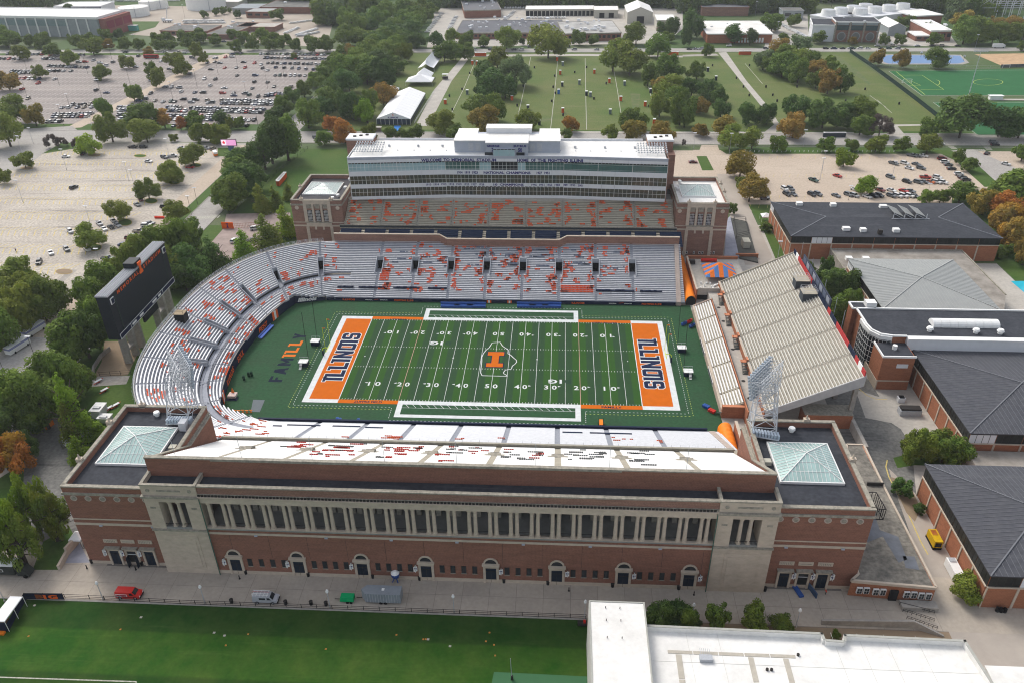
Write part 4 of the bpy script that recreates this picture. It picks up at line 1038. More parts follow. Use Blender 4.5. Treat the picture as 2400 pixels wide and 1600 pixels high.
def hall(x0,x1,y0,y1,lab,facing,rm,pale=False):
 t=thing('corner_hall',lab,'building',((x0+x1)/2,(y0+y1)/2,0),'corner halls')
 br=brickR if facing<0 else brickB
 MB().box(x0,x1,y0,y1,.9,12.3).box(x0,x1,y0,y1,12.95,13.95).box(x0,x1,y0,y1,14.25,21.3).build('wall',br,t)
 MB().box(x0-.1,x1+.1,y0-.1,y1+.1,0,.9).build('plinth',lime,t)
 MB().box(x0-.1,x1+.1,y0-.1,y1+.1,12.3,12.95).build('stone_band',lime,t);MB().box(x0-.1,x1+.1,y0-.1,y1+.1,13.95,14.25).build('upper_stone_band',lime,t)
 MB().box(x0-.25,x1+.25,y0-.25,y1+.25,21.3,21.95).build('cornice',limeD,t)
 th=.7
 for(a,c,e,f)in((x0,x1,y0,y0+th),(x0,x1,y1-th,y1),(x0,x0+th,y0+th,y1-th),(x1-th,x1,y0+th,y1-th)):
  MB().box(a,c,e,f,21.95,23.4).build('parapet',br,t);MB().box(a-.1,c+.1,e-.1,f+.1,23.4,23.72).build('coping',limeD,t)
 MB().box(x0+th,x1-th,y0+th,y1-th,21.4,21.98).build('roof',rm,t)
 return t
HL=hall(-88.1,-67.2,-91.8,-61.4,'brick corner hall with black roof and glass pyramid, near left corner of stadium',-1,roofB)
HR=hall(66.0,86.6,-91.8,-61.4,'brick corner hall with black roof and glass pyramid, near right corner of stadium',-1,roofB)
WL=hall(-87.4,-66.8,77.5,107.3,'brick corner hall with dark roof left of the press box',1,mat('dark_grey_roof',(.085,.083,.09),scale=.3))
WR=hall(65.9,86.0,77.5,107.3,'brick corner hall with white roof right of the press box',1,roofW)
skylight(HL,-85,-71.9,-82.4,-68.9,22.6,25.2,False);skylight(HR,69.6,82.9,-82.3,-68.9,22.6,25.2,False)
skylight(WL,-85.0,-71.6,87.0,100.5,22.6,25.0,True);skylight(WR,69.3,82.2,88.1,100.7,22.6,25.0,True)
for h,x,y in((HL,-79.2,-63.6),(HR,76.2,-63.9),(WL,-69.5,104),(WL,-69,94),(WL,-70,85),(WL,-71.5,82),(WR,70,104),(WR,68,96)):roof_fan(h,x,y,22,.9)
for h,x,y in((HL,-69.5,-76.5),(HR,67.9,-76)):MB().box(x-.8,x+.8,y-.7,y+.7,22,23.1).build('roof_unit',mat('beige_metal',(.5,.48,.4),var=.1),h)
MB().box(-71.0,-69.3,-69.5,-67.5,22,24.4).build('roof_unit',whiteM,HL)
for h,pts in((HL,((-83.5,-61.7),(-88.3,-69),(-88.3,-83))),(HR,((80,-61.6),(86.5,-76))),(WL,((-83,77.8),(-71,77.8),(-87.4,92))),(WR,((70.5,77.8),(80.5,77.8),(86,90),(86,99)))):
 for(x,y)in pts:MB().box(x-.7,x+.7,y-.5,y+.5,23.2,24.3).cyl(x,y,24.3,25.3,.35,8,.1).build('stone_urn',lime,h)
def disc(root,x,y,z,r,nm,m_):
 n=20;MB().loft([(x+r*cos(2*pi*i/n),y-.1,z+r*sin(2*pi*i/n))for i in range(n)],[(x+r*cos(2*pi*i/n),y,z+r*sin(2*pi*i/n))for i in range(n)]).build(nm,m_,root)
for h,xs,dx,sgn in((HL,[-86+3.27*i for i in range(6)],(-81.3,-77.2,-73.1),1),(HR,[67.5+3.3*i for i in range(6)],(71.0,75.1,79.3),-1)):
 y=-91.8
 for x in xs:
  if h==HL and x>-69.5:continue
  disc(h,x,y,20.3,.78,'medallion',mat('pale_pink_stone',(.50,.41,.35),scale=2));disc(h,x,y-.1,20.3,.5,'medallion_relief',limeD)
 for k,x in enumerate(dx):
  MB().box(x-1.55,x-1.1,y-.35,y,0,5.1).box(x+1.1,x+1.55,y-.35,y,0,5.1).box(x-1.1,x+1.1,y-.35,y,4.6,5.1).build('door_surround',lime,h)
  MB().box(x-1.8,x+1.8,y-.8,y,5.4,5.75).build('door_cornice',limeD,h)
  MB().box(x-1.6,x+1.6,y-.2,y-.02,7.0,8.0).build('carved_plaque',lime,h)
  b=MB()
  if k!=1:
   for i in range(7):b.box(x-1.3+.38*i,x-1.15+.38*i,y-.25,y-.2,7.15,7.85)
  else:b.box(x-1.2,x+1.2,y-.25,y-.2,7.4,7.6)
  b.build('plaque_carving',limeD,h)
  if k==1:
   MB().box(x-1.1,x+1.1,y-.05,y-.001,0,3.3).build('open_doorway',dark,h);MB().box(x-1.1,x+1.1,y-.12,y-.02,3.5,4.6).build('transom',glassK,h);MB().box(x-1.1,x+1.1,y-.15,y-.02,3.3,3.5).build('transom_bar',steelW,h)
   for q in(-1,1):
    c0=(x+q*1.1,y);c1=(x+q*(1.1 if h==HL else 1.5),y-(1.3 if h==HL else 3.0));b=MB();b.loft([(c0[0],c0[1],.1),(c0[0]+.08,c0[1],.1),(c1[0]+.08,c1[1],.1),(c1[0],c1[1],.1)],[(c0[0],c0[1],3.2),(c0[0]+.08,c0[1],3.2),(c1[0]+.08,c1[1],3.2),(c1[0],c1[1],3.2)])
    if h==HL:b.build('open_door',door_m,h)
  else:
   d_=MB().box(x-1.1,x+1.1,y-.12,y-.02,.1,4.6).build('door',door_m,h);MB().box(x-.03,x+.03,y-.16,y-.12,.1,3.4).box(x-1.1,x+1.1,y-.17,y-.12,3.3,3.45).build('door_frame',bronze,d_)
 for x in(dx[0]-1.9,dx[1]-1.9 if sgn>0 else dx[1]+1.9,dx[2]-1.9 if sgn>0 else dx[2]+1.9):pennant(x if sgn>0 else x+(3.8 if x==dx[0]-1.9 else 0),y-.1,5.0,0)
 for x in((-82,-70)if h==HL else(70,82)):MB().box(x-.35,x+.35,y-.4,y-.12,12.2,12.5).build('wall_lamp',silverP,h)
t=thing('portable_ramp','blue metal ramp lying at the open doorway of the near right hall','ramp',(74.2,-95,0));p=G('U3',790,545);MB().obox((p.x,p.y),(.28,-.96),3.6,1.0,.1,.6).build('plate',blueP,t)
t=thing('leaning_ramp','dark blue ramp standing open beside the doorway of the near right hall','ramp',(77,-95,0));p=G('U3',888,550);MB().obox((p.x,p.y),(.3,-.95),3.6,.25,.0,1.5).build('plate',mat('dark_blue_metal',(.05,.09,.17),var=.1),t)
for sx,x in((-1,-66.9),(1,65.4)):
 h=HL if sx<0 else HR;P=[(-61.6,10),(-61.6,21.0),(-74,21.3),(-77.6,23.4),(-88.7,30.1),(-88.7,13)]
 MB().loft([(x-.35,y,z)for y,z in P],[(x+.35,y,z)for y,z in P]).build('flank_wall',brickR,h)
 Q=P[1:5]
 b=MB()
 for(a,c),(e,f)in zip(Q,Q[1:]):b.loft([(x-.45,a,c),(x+.45,a,c),(x+.45,e,f),(x-.45,e,f)],[(x-.45,a,c+.3),(x+.45,a,c+.3),(x+.45,e,f+.3),(x-.45,e,f+.3)])
 b.build('flank_coping',limeD,h)
for h,cx in((WL,-76.9),(WR,75.4)):
 y=77.5
 MB().box(cx-5.5,cx+5.5,y-.35,y-.002,21.95,23.6).build('stone_frieze',lime,h)
 for i,dx in enumerate((-4.9,-1.75,1.75,4.9)):
  w=.65 if i in(0,3)else .4
  MB().box(cx+dx-w,cx+dx+w,y-.5,y-.002,14.25,21.95).build('pilaster',lime,h)
 for dx in(-3.3,0,3.3):
  MB().box(cx+dx-1.0,cx+dx+1.0,y-.08,y-.002,14.6,19.3).build('window',glassK,h)
  b=MB()
  for k in range(3):b.box(cx+dx-.55+.5*k,cx+dx-.47+.5*k,y-.14,y-.08,14.6,19.3)
  for k in range(7):b.box(cx+dx-1,cx+dx+1,y-.14,y-.08,14.9+.65*k,14.98+.65*k)
  b.build('window_bars',white,h);MB().box(cx+dx-1.0,cx+dx+1.0,y-.06,y-.002,20.0,21.3).build('panel',limeD,h)
  MB().box(cx+dx-1.1,cx+dx+1.1,y-.1,y-.004,19.3,20.0).build('brick_panel',brickB,h)
 MB().box(cx-5.2,cx+5.2,y-.55,y-.002,13.95,14.45).build('balcony_sill',limeD,h);MB().box(cx-5.2,cx+5.2,y-.3,y-.1,12.3,13.95).build('frieze_panel',lime,h)
 for dx in(-1.6,1.6):MB().box(cx+dx-.35,cx+dx+.35,y-.3,y-.1,11.0,12.3).build('bracket',lime,h)
 for dx in(-4.9,4.9):MB().box(cx+dx-.6,cx+dx+.6,y-.3,y-.1,1.2,12.3).build('stone_strip',lime,h)
 for dx in(-8.3,8.3):disc(h,cx+dx,y,20.3,.8,'medallion',lime)
 for dx in(-5.3+.0,-3.9,-1,1.2,2.4,5.5,6.9):
  MB().box(cx+dx-.35,cx+dx+.35,y-.06,y-.002,2.0,3.2).build('small_window',white,h)
  MB().box(cx+dx-.22,cx+dx+.22,y-.1,y-.06,2.15,3.05).build('small_pane',glassK,h)
fs=thing('far_stand','far stand with brown brick front, navy seats and tan upper tier dotted with orange','grandstand',(0,75,0))
fy=[(-66.8,61.8),(-25.6,61.8),(-22.6,60.1),(20.2,60.1),(23.2,61.8),(65.6,61.8)]
for(a,c)in zip(fy,fy[1:]):
 lo=[(a[0],a[1],11),(c[0],c[1],11),(c[0],c[1]+.5,11),(a[0],a[1]+.5,11)]
 za=16.0 if a[1]>61 else 15.1;zc=16.0 if c[1]>61 else 15.1
 hi=[(p[0],p[1],h)for p,h in zip(lo,(za,zc,zc,za))]
 MB().loft(lo,hi).build('front_wall',brickB,fs);MB().loft([(p[0],p[1]-(.1 if i<2 else-.1),p[2])for i,p in enumerate(hi)],[(p[0],p[1]-(.1 if i<2 else-.1),p[2]+.3)for i,p in enumerate(hi)]).build('wall_coping',lime,fs)
for i in range(8):
 y=62.4+.95*i;lo=11.6+.36*i
 MB().box(-66.4,65.4,y,y+.95,lo-1,lo).build('club_step',concT,fs)
 for k in range(14):
  a=-62.5+9.6*k-3.6
  if a>61:continue
  MB().box(a+.2,a+8.5,y,y+.4,lo+.3,lo+.42).box(a+.2,a+8.5,y+.35,y+.45,lo+.42,lo+.9).build('club_seat_block',navyC,fs)
MB().box(-66.4,65.4,70,76,11,12.0).build('club_floor',concT,fs)
MB().box(-66.4,65.4,75.6,76,12,13.1).build('club_back_wall',MATS['gallery_wall'],fs)
YB,ZB=75.0,14.3
MB().box(-67.9,66.3,YB,YB+.4,13.15,14.0).build('balcony_front',mat('dark_fascia',(.05,.06,.07),var=.1,scale=.5),fs)
MB().box(-68.0,66.4,YB-.15,YB+.5,14.0,14.35).build('balcony_rail',limeD,fs);MB().box(-68.0,66.4,YB-.15,YB+.5,12.75,13.15).build('balcony_ledge',limeD,fs)
MB().box(-66.6,65.6,YB+.4,78.5,12.4,12.8).build('balcony_soffit',conc,fs)
NW=15;fa=[-60.0+.0]+[];wb=[-57.0,-41.5,-26.8,-12.5,2.6,17.6,32,47.0,61]
wb=[gy(800+px/2.94,300+600/2.94,80.5).x for px in(280,530,765,1018,1270,1525,1765,2020)]
RW=.78;RZW=.43;stp=MB();br_={}
for i in range(NW):
 y=YB+.5+i*RW;z=ZB-.5+i*RZW
 stp.add([(-66.4,y,z-RZW-.2),(65.4,y,z-RZW-.2),(65.4,y,z),(-66.4,y,z),(65.4,y+RW,z),(-66.4,y+RW,z)],[(0,1,2,3),(3,2,4,5)])
 bb=MB();e=[-65.6]+[q for a in wb for q in(a-.6,a+.6)]+[64.8]
 for k in range(0,len(e),2):MB().box(e[k],e[k+1],y+.25,y+.58,z+.34,z+.42).build('bench',mat('worn_tan_bench',(.66,.61,.49),rough=.5,var=.1,scale=.7),fs)
stp.build('seating_steps',concT,fs)
b=MB()
for a in wb:
 for i in range(NW):y=YB+.5+i*RW;z=ZB-.5+i*RZW;b.box(a-.55,a+.55,y+RW*.5,y+RW,z,z+.2)
b.build('aisle_steps',concL,fs,kind='stuff')
for a in wb:
 b=MB()
 for i in range(0,NW,2):y=YB+.9+i*RW;z=ZB-.5+i*RZW;b.bar((a,y,z),(a,y,z+.9),.04)
 b.bar((a,YB+.9,ZB+.4),(a,YB+.9+(NW-1)*RW,ZB+.4+(NW-1)*RZW),.035);b.build('aisle_rail',bronze,fs)
ob=MB();r5=random.Random(11)
for a in[-66]+wb:
 for _ in range(22):
  side=r5.choice((0,1,.5));x=a+1+(side*11 if side!=.5 else r5.uniform(0,12))+r5.gauss(0,.9);i=r5.randint(0,13);w=r5.randint(2,5)
  for k in range(r5.choice((1,1,2,3))):
   if i+k>=NW:continue
   y=YB+.5+(i+k)*RW+.36;z=ZB-.5+(i+k)*RZW+.42;x0=x+r5.uniform(-.6,.6)
   for q in range(w):
    xx=x0+(q-w/2)*.5
    if all(abs(xx-aa)>.85 for aa in wb)and-65<xx<64.5:seatback(ob,(xx,y),(0,1),(1,0),z)
ob.build('orange_seatbacks',orangeS,fs,kind='stuff')
yt=YB+.5+NW*RW;zt=ZB-.5+NW*RZW
MB().box(-66.4,65.4,yt,yt+.3,zt-.5,zt+.9).build('top_parapet',concL,fs)
MB().box(-66.4,65.4,yt+.3,104,zt-.3,zt-.1).build('concourse_floor',MATS['gallery_concrete'],fs)
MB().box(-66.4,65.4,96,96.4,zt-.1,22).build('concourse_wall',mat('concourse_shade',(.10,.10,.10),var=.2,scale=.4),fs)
b=MB()
for i in range(88):b.bar((-65+1.48*i,yt+.5,zt+.9),(-65+1.48*i,yt+.5,zt+1.2),.04)
b.build('concourse_rail',aluG,fs,kind='stuff')
for i in range(12):x=-62+11*i;MB().box(x-.35,x+.35,89.5,90.2,zt-.1,22).build('concourse_column',conc,fs)
pb=thing('press_box','long white and glass press box with navy lettering above the far stand','press box',(-1,90,20))
A_,B_,C_,D_=(-63.9,84.0),(-25.6,87.2),(21.6,87.2),(61.9,84.4)
facets=[(A_,B_),(B_,C_),(C_,D_)]
ZL=[21.55,22.6,26.05,27.7,31.15,33.1,36.6,38.0,38.9]
def fpt(f,t,out=0,z=0):
 (ax,ay),(bx,by)=f;d_=Vector((bx-ax,by-ay,0));L=d_.length;d_.normalize();n_=Vector((d_.y,-d_.x,0))
 p=Vector((ax,ay,0))+d_*(t*L)+n_*out;return(p.x,p.y,z)
def fpanel(b,f,t0,t1,z0,z1,o0,o1):
 lo=[fpt(f,t0,o1,z0),fpt(f,t1,o1,z0),fpt(f,t1,o0,z0),fpt(f,t0,o0,z0)]
 return b.loft(lo,[(p[0],p[1],z1)for p in lo])
for fi,f in enumerate(facets):
 for z0,z1,m_,nm in((21.55,22.6,whiteM,'spandrel'),(26.05,27.7,whiteM,'spandrel'),(31.15,33.1,whiteM,'spandrel'),(36.6,37.8,whiteM,'spandrel'),(37.8,38.9,silverP,'fascia')):
  n=8 if fi!=1 else 10
  for k in range(n):
   fpanel(MB(),f,k/n+.0006,(k+1)/n-.0006,z0,z1,-.3,(.18 if fi!=1 else .28)).build(nm,m_,pb)
 L=hypot(f[1][0]-f[0][0],f[1][1]-f[0][1]);n=24 if fi!=1 else 31
 bars=MB()
 for lv,(z0,z1)in enumerate(((22.6,26.05),(27.7,31.15),(33.1,36.6))):
  for k in range(n):
   if lv==2:
    g_=(glassL if fi==0 else glassT if fi==2 else(glassK if 12<=k<=18 else glassL if k in(9,10,11,19,20)else glassT))
   else:g_=glassD
   fpanel(MB(),f,k/n+.0008,(k+1)/n-.0008,z0,z1,-.15,-.05).build('pane',g_,pb)
  for k in range(n+1):
   w=.09 if k%4==0 else .045
   p,q=fpt(f,k/n,.03,z0),fpt(f,k/n,.03,z1);
   if not(lv==2 and fi==2 and k%8):bars.bar(p,q,w)
  for h in((z0+z1)/2,)if not(lv==2 and fi==2)else(z1-.3,z1-.8):bars.bar(fpt(f,0,.02,h),fpt(f,1,.02,h),.05)
  if lv==2:bars.bar(fpt(f,0,.02,z0+.5),fpt(f,1,.02,z0+.5),.03)
 bars.build('mullions',white,pb)
 b=MB();fpanel(b,f,0,1,36.1,36.6,-.1,.1)
 nb=30 if fi!=1 else 36;b=MB()
 for k in range(nb):fpanel(b,f,(k+.12)/nb,(k+.88)/nb,36.2,36.6,.05,.2)
 b.build('louvre_strip',bronze,pb,kind='stuff')
b=MB();nb=30
for k in range(nb):fpanel(b,facets[1],(k+.12)/nb,(k+.88)/nb,26.1,26.35,.28,.33)
b.build('louvre_strip',bronze,pb,kind='stuff')
body=[(-63.7,84.5),(-25.5,87.6),(21.5,87.6),(61.7,84.9),(61.7,106),(-63.7,106)]
MB().prism(body,22.0,38.3).build('body',mat('interior_shade',(.10,.105,.10),var=.3,scale=.3),pb)
MB().prism([(-63.9,84.1),(-25.6,87.3),(21.6,87.3),(61.9,84.5),(62.0,106.3),(-64,106.3)],21.2,21.55).build('underside',whiteM,pb)
MB().prism([(-63.4,85.0),(-25.4,88.1),(21.4,88.1),(61.3,85.4),(61.4,103),(-63.4,103)],38.3,38.6).build('roof',roofW,pb)
MB().box(-63.9,62,103,108.5,22,38.2).build('rear_block',whiteM,pb);MB().box(-56,54,108.1,108.5,38.2,39.3).build('rear_parapet',whiteM,pb)
MB().box(-63.9,62,103,108.1,38.2,38.5).build('rear_roof',roofW,pb)
for x in(-64.15,61.95):MB().box(x,x+.3,84.3,106,21.55,38.9).build('side_wall',brickB if x>0 else whiteM,pb)
for(x0,x1)in((-68.4,-57.3),(55.4,65.6)):
 MB().box(x0,x1,101.5,109,22,40.3).build('brick_tower',brickB,pb);MB().box(x0-.1,x1+.1,101.4,109.1,40.3,41.0).build('tower_parapet',whiteM,pb)
 MB().box(x0+.5,x1-.5,102,108.5,40.9,41.06).build('tower_roof',roofW,pb)
 for k in range(3):MB().box(x0+2.5+2.4*k,x0+3.7+2.4*k,104+k,105+k,41.06,41.5).build('roof_unit',bronze,pb)
MB().box(62.4,66.4,98,104,0,36).build('stair_tower',brickB,pb)
MB().box(-22.2,19.9,92,104,38.3,43.2).build('upper_block',silverP,pb);MB().box(-22.4,20.1,91.8,101,43.2,43.5).build('upper_block_roof',roofW,pb)
MB().box(-9.3,7.3,88.6,92,38.3,42.8).build('central_bay',silverP,pb);MB().box(-9.5,7.5,88.4,101,43.5,43.75).build('central_roof',roofW,pb);MB().box(-9.5,7.5,88.4,91.8,42.8,43.5).build('bay_cornice',silverP,pb)
MB().box(-10.0,8.3,101,106.5,38,45.5).build('rear_tower',whiteM,pb);MB().box(-10.2,8.5,100.8,106.7,45.5,45.85).build('rear_tower_roof',roofW,pb)
for x0 in(-22,11.5):MB().box(x0,x0+8.2,104,108.5,38,43.1).build('rear_wing',whiteM,pb);MB().box(x0-.1,x0+8.3,101,108.6,43.1,43.45).build('rear_wing_roof',roofW,pb)
for x in(-15.6,-12.7,8.9,11.8):MB().box(x-1,x+1,91.9,91.99,39.3,42.3).build('louvre_panel',aluG,pb)
for k in range(4):
 x=-6.2+2.1*k;MB().box(x,x+2.0,87.0,87.1,37.2,41.3).build('atrium_pane',glassL,pb)
MB().box(-6.4,2.4,87.1,88.7,37.2,41.6).build('atrium_body',silverP,pb)
b=MB()
for k in range(6):b.box(-6.2+1.45*k,-5.0+1.45*k,86.95,87.05,41.35,41.6)
b.build('atrium_vents',black,pb)
for x0 in(-9.8,2.8):MB().box(x0,x0+3.2,88.5,88.59,38.4,39.8).build('dark_window',glassK,pb)
b=MB()
for k in range(8):b.box(-59+6.6*k,-58.6+6.6*k,94,94.3,38.6,38.9).box(20+6.0*k,20.4+6*k,94,94.3,38.6,38.9)
b.build('roof_vents',aluG,pb,kind='stuff')
for x,y in((-38,99),(-28,99),(-50,99),(26,98),(38,98),(50,98)):MB().cyl(x,y,38.6,39.5,.5,8).build('roof_vent',aluG,pb)
def ptext(t,x0,x1,z,h,f=1,ext=.34,m_=navyL,bold=.05):
 f_=facets[f];(ax,ay),(bx,by)=f_;u=Vector((bx-ax,by-ay,0)).normalized();xc=(x0+x1)/2;yy=ay+(by-ay)*(xc-ax)/(bx-ax)
 text('lettering',t,m_,pb,(xc,yy,z),u,(0,0,1),h,ext=ext,bold=bold,width=x1-x0)
def X5(px,z_=37.3):return gy(800+px/2.94,300+225/2.94,87.2).x
Y_=87.2
def line5(words,zc,h,bold=.05,ys=225):
 for w,a,c in words:
  xa,xc=gy(800+a/2.94,300+ys/2.94,Y_).x,gy(800+c/2.94,300+ys/2.94,Y_).x
  f=0 if(xa+xc)/2<-25.6 else 2 if(xa+xc)/2>21.6 else 1
  ptext(w,xa,xc,zc,h,f,ext=.34 if f==1 else .28,bold=bold)
line5((('WELCOME',552,692),('TO',704,748),('MEMORIAL',760,922),('STADIUM',932,1068),('HOME',1212,1290),('OF',1306,1340),('THE',1352,1412),('FIGHTING',1424,1562),('ILLINI',1577,1665)),36.62,1.2,.045)
line5((('NATIONAL',978,1122),('CHAMPIONS',1134,1304),('1914',796,832),('1919',848,884),('1923',900,938),('1927',1346,1384),('1951',1400,1436)),31.5,1.1,.045)
line5((('10',1044,1072),('CHAMPIONS',1088,1256)),26.6,1.0,.045)
for i,w in enumerate(('1910','1914','1915','1918','1919','1923','1927','1928')):line5(((w,574+52.8*i,610+52.8*i),),26.65,.9,.03)
for i,w in enumerate(('1946','1951','1963','1983','1989','1990','2001')):line5(((w,1310+54*i,1347+54*i),),26.65,.9,.03)
for w,a,c,z,h in(('GRANGE',1002,1090,41.9,1.0),('77',1035,1060,39.9,1.7),('BUTKUS',1187,1275,41.9,1.0),('50',1218,1246,39.9,1.7)):
 xa,xc=gy(800+a/2.94,300+130/2.94,88.5).x,gy(800+c/2.94,300+130/2.94,88.5).x;text('lettering',w,navyL,pb,((xa+xc)/2,88.6,z),(1,0,0),(0,0,1),h,ext=.1,bold=.05,width=xc-xa)
for s,x0 in((-1,-62.5),(1,50.5)):
 t=thing('floodlight_rack','low rack of many round floodlights on the %s end of the press box roof'%('left' if s<0 else 'right'),'floodlights',(x0+5.5,92,38.6),'roof floodlight racks')
 b=MB()
 for r_i in range(5):
  b.bar((x0,89+1.7*r_i,39.7+.35*r_i),(x0+11.5,89+1.7*r_i,39.7+.35*r_i),.07)
 for k in range(4):b.bar((x0+3.8*k,88.5,38.6),(x0+3.8*k,96.5,41.3),.07);b.bar((x0+3.8*k,96.5,38.6),(x0+3.8*k,96.5,41.3),.06)
 b.build('frame',steelW,t)
 lm=MB();lm.bar((0,.25,.35),(0,-.35,0),.16,8,.36)
 lme=lm.mesh('floodlight',[aluG]);wt=wloc(t)
 for r_i in range(5):
  for k in range(11):piece('floodlight',lme,t,(x0+.3+1.1*k-wt[0],89+1.7*r_i-wt[1],39.9+.35*r_i-wt[2]))
def lattice(x,y,sgn,lab):
 t=thing('light_tower',lab,'light tower',(x,y,22),'lattice light towers')
 b=MB();base=[(x-3.2,y-5.2,22),(x+2.6,y-5.6,22),(x+2.8,y-.2,23.7),(x-3.0,y-.2,23.7)];z1=34;top=[(x-2.2,y-2.2,z1),(x+2.0,y-2.2,z1),(x+2.0,y+.6,z1),(x-2.2,y+.6,z1)]
 for p,q in zip(base,top):b.bar(p,q,.13,6)
 N=4
 def lv(i,f):p,q=Vector(base[i]),Vector(top[i]);return p+(q-p)*f
 for k in range(N):
  for i in range(4):
   j=(i+1)%4;f0,f1=k/N,(k+1)/N
   b.bar(lv(i,f1),lv(j,f1),.08);b.bar(lv(i,f0),lv(j,f1),.07);b.bar(lv(j,f0),lv(i,f1),.06)
 b.build('lattice',steelW,t)
 hb=MB();u=Vector((1 if sgn<0 else-1,.75,0)).normalized();c=Vector((x+(.5 if sgn<0 else-.5),y+1.5,0));side=Vector((u.y,-u.x,0))
 W_=5.9;rows=8
 def hp(a,r_i):return c+side*a*(.8+.03*r_i)+u*(.2+.12*r_i)+Vector((0,0,31.0+.92*r_i))
 for r_i in range(rows):hb.bar(hp(-W_,r_i),hp(W_,r_i),.11,6);hb.bar(hp(-W_,r_i)-u*2.6,hp(W_,r_i)-u*2.6,.07)
 for k in range(7):
  a=-W_+k*2*W_/6;hb.bar(hp(a,0),hp(a,rows-1),.08);hb.bar(hp(a,0)-u*2.6,hp(a,rows-1)-u*2.6,.07)
  for r_i in range(0,rows,2):hb.bar(hp(a,r_i),hp(a,r_i)-u*2.6,.06);hb.bar(hp(a,r_i),hp(a,min(rows-1,r_i+2))-u*2.6,.05)
 for k in range(6):
  a=-W_+k*2*W_/6
  for r_i in range(0,rows-1,2):hb.bar(hp(a,r_i)-u*2.6,hp(a+2*W_/6,min(rows-1,r_i+2))-u*2.6,.06)
 hb.build('lamp_frame',steelW,t)
 lm=MB();lm.bar(Vector((0,0,.12)),Vector((0,0,.12))+u*.75-Vector((0,0,.35)),.18,8,.42);lme=lm.mesh('lamp',mat('lamp_housing',(.36,.41,.46),var=.1,scale=2,rough=.4));wt=wloc(t)
 for r_i in range(rows):
  for k in range(10):
   p=hp(-W_+.5+k*(2*W_-1)/9,r_i);piece('lamp',lme,t,(p.x-wt[0],p.y-wt[1],p.z-wt[2]))
 pf=MB().obox((x,y-5.0),(1,.05 if sgn<0 else-.25),6.2,2.0,22.9,23.1).build('equipment_platform',steelW,t)
 for k in range(9):
  MB().obox((x-2.7+.68*k,y-5.0+(.03 if sgn<0 else-.17)*(k-4)),(1,0),.5,1.7,23.1,24.1).build('ballast_box',mat('pale_blue_metal',(.42,.48,.55),var=.05),t)
lattice(-71.8,-62.0,-1,'steel lattice light tower over the curved stand, near left hall')
lattice(69.2,-62.0,1,'steel lattice light tower in front of the end bleacher, near right hall')
sc=thing('scoreboard','huge dark scoreboard on concrete legs with orange lettering along its top, beyond the left curve','scoreboard',(-119.5,10,0))
MB().box(-121.6,-117.8,-10.3,30.2,10.9,26.0).build('cabinet',mat('scoreboard_black',(.022,.026,.034),rough=.5,var=.1,scale=.3),sc)
MB().box(-121.8,-117.6,-10.5,30.4,26.0,26.3).build('roof',mat('ribbed_metal',(.33,.34,.35),var=.1,scale=1),sc)
b=MB()
for k in range(7):b.box(-121.6+.56*k,-121.45+.56*k,-10.4,30.3,26.3,26.55)
b.build('roof_rib',aluG,sc)
MB().box(-117.8,-117.65,-6.6,26.6,13.8,23.9).build('screen',mat('screen_face',(.012,.017,.026),rough=.35,var=0),sc)
for y in(-7.1,26.6):MB().box(-117.8,-117.55,y,y+.5,12.6,24.2).build('screen_trim',mat('dark_green_trim',(.04,.055,.05),var=0),sc)
MB().box(-117.8,-117.5,-10.2,30.1,11.0,12.8).build('message_strip',mat('deep_navy',(.015,.02,.05),var=0),sc)
MB().box(-117.5,-117.44,-10.2,30.1,12.7,12.85).box(-117.5,-117.44,-10.2,30.1,10.95,11.1).box(-117.5,-117.44,-10.2,-10.05,11.1,12.7).box(-117.5,-117.44,29.95,30.1,11.1,12.7).box(-117.5,-117.44,-3.2,-3.05,11.1,12.7).box(-117.5,-117.44,20.5,20.65,11.1,12.7).build('white_trim',white,sc)
for y0,y1 in((-2.2,.6),(3.0,5.6),(12.5,15.6),(17.0,19)):MB().box(-117.5,-117.42,y0,y1,11.5,12.2).build('sponsor_panel',white,sc)
for y in(-9.5,27.6):
 MB().box(-117.8,-117.5,y,y+1.9,23.0,25.0).build('emblem_frame',white,sc);MB().box(-117.5,-117.4,y+.22,y+1.68,23.2,24.8).build('emblem_panel',navy,sc)
text('lettering','MEMORIAL',orangeL,sc,(-117.7,2.2,24.3),(0,1,0),(0,0,1),1.3,ext=.15,bold=.02,width=14.5,space=1.45)
text('lettering','STADIUM',orangeL,sc,(-117.7,19.5,24.3),(0,1,0),(0,0,1),1.3,ext=.15,bold=.02,width=12.6,space=1.45)
q=blockI(2.2,4.0,.95,.95)
MB().loft([(-117.5,10.9+a,24.0+c)for a,c in q],[(-117.2,10.9+a,24.0+c)for a,c in q]).build('block_letter',orangeL,sc)
MB().box(-121.6,-117.9,8.6,13.4,26.5,28.3).build('top_box',MATS['scoreboard_black'],sc)
MB().box(-118.6,-117.9,6,16,7.8,10.2).build('lower_panel',MATS['scoreboard_black'],sc)
for y in(-6.5,-1.5,3.2,16.8,22,26.8):MB().box(-120.8,-118.6,y-.65,y+.65,0,10.9).build('leg',conc,sc)
for y in(-4,19.4):MB().box(-120.6,-118.8,y-2,y+2,4.2,5.0).build('tie_beam',conc,sc)
nb_=thing('end_bleacher','big tan bleacher block with white ribs on the right end of the field','grandstand',(90,7,4))
YA,YZ=-33.2,46.2;NN=31;RN=.8;RNZ=.408;xn0,zn0=79.2,5.0
aisN=[gz(1550+px/3.564,560+py/3.564,10).y for px,py in()]or[36.5,22.0,7.5,-7.0,-21.5]
b=MB()
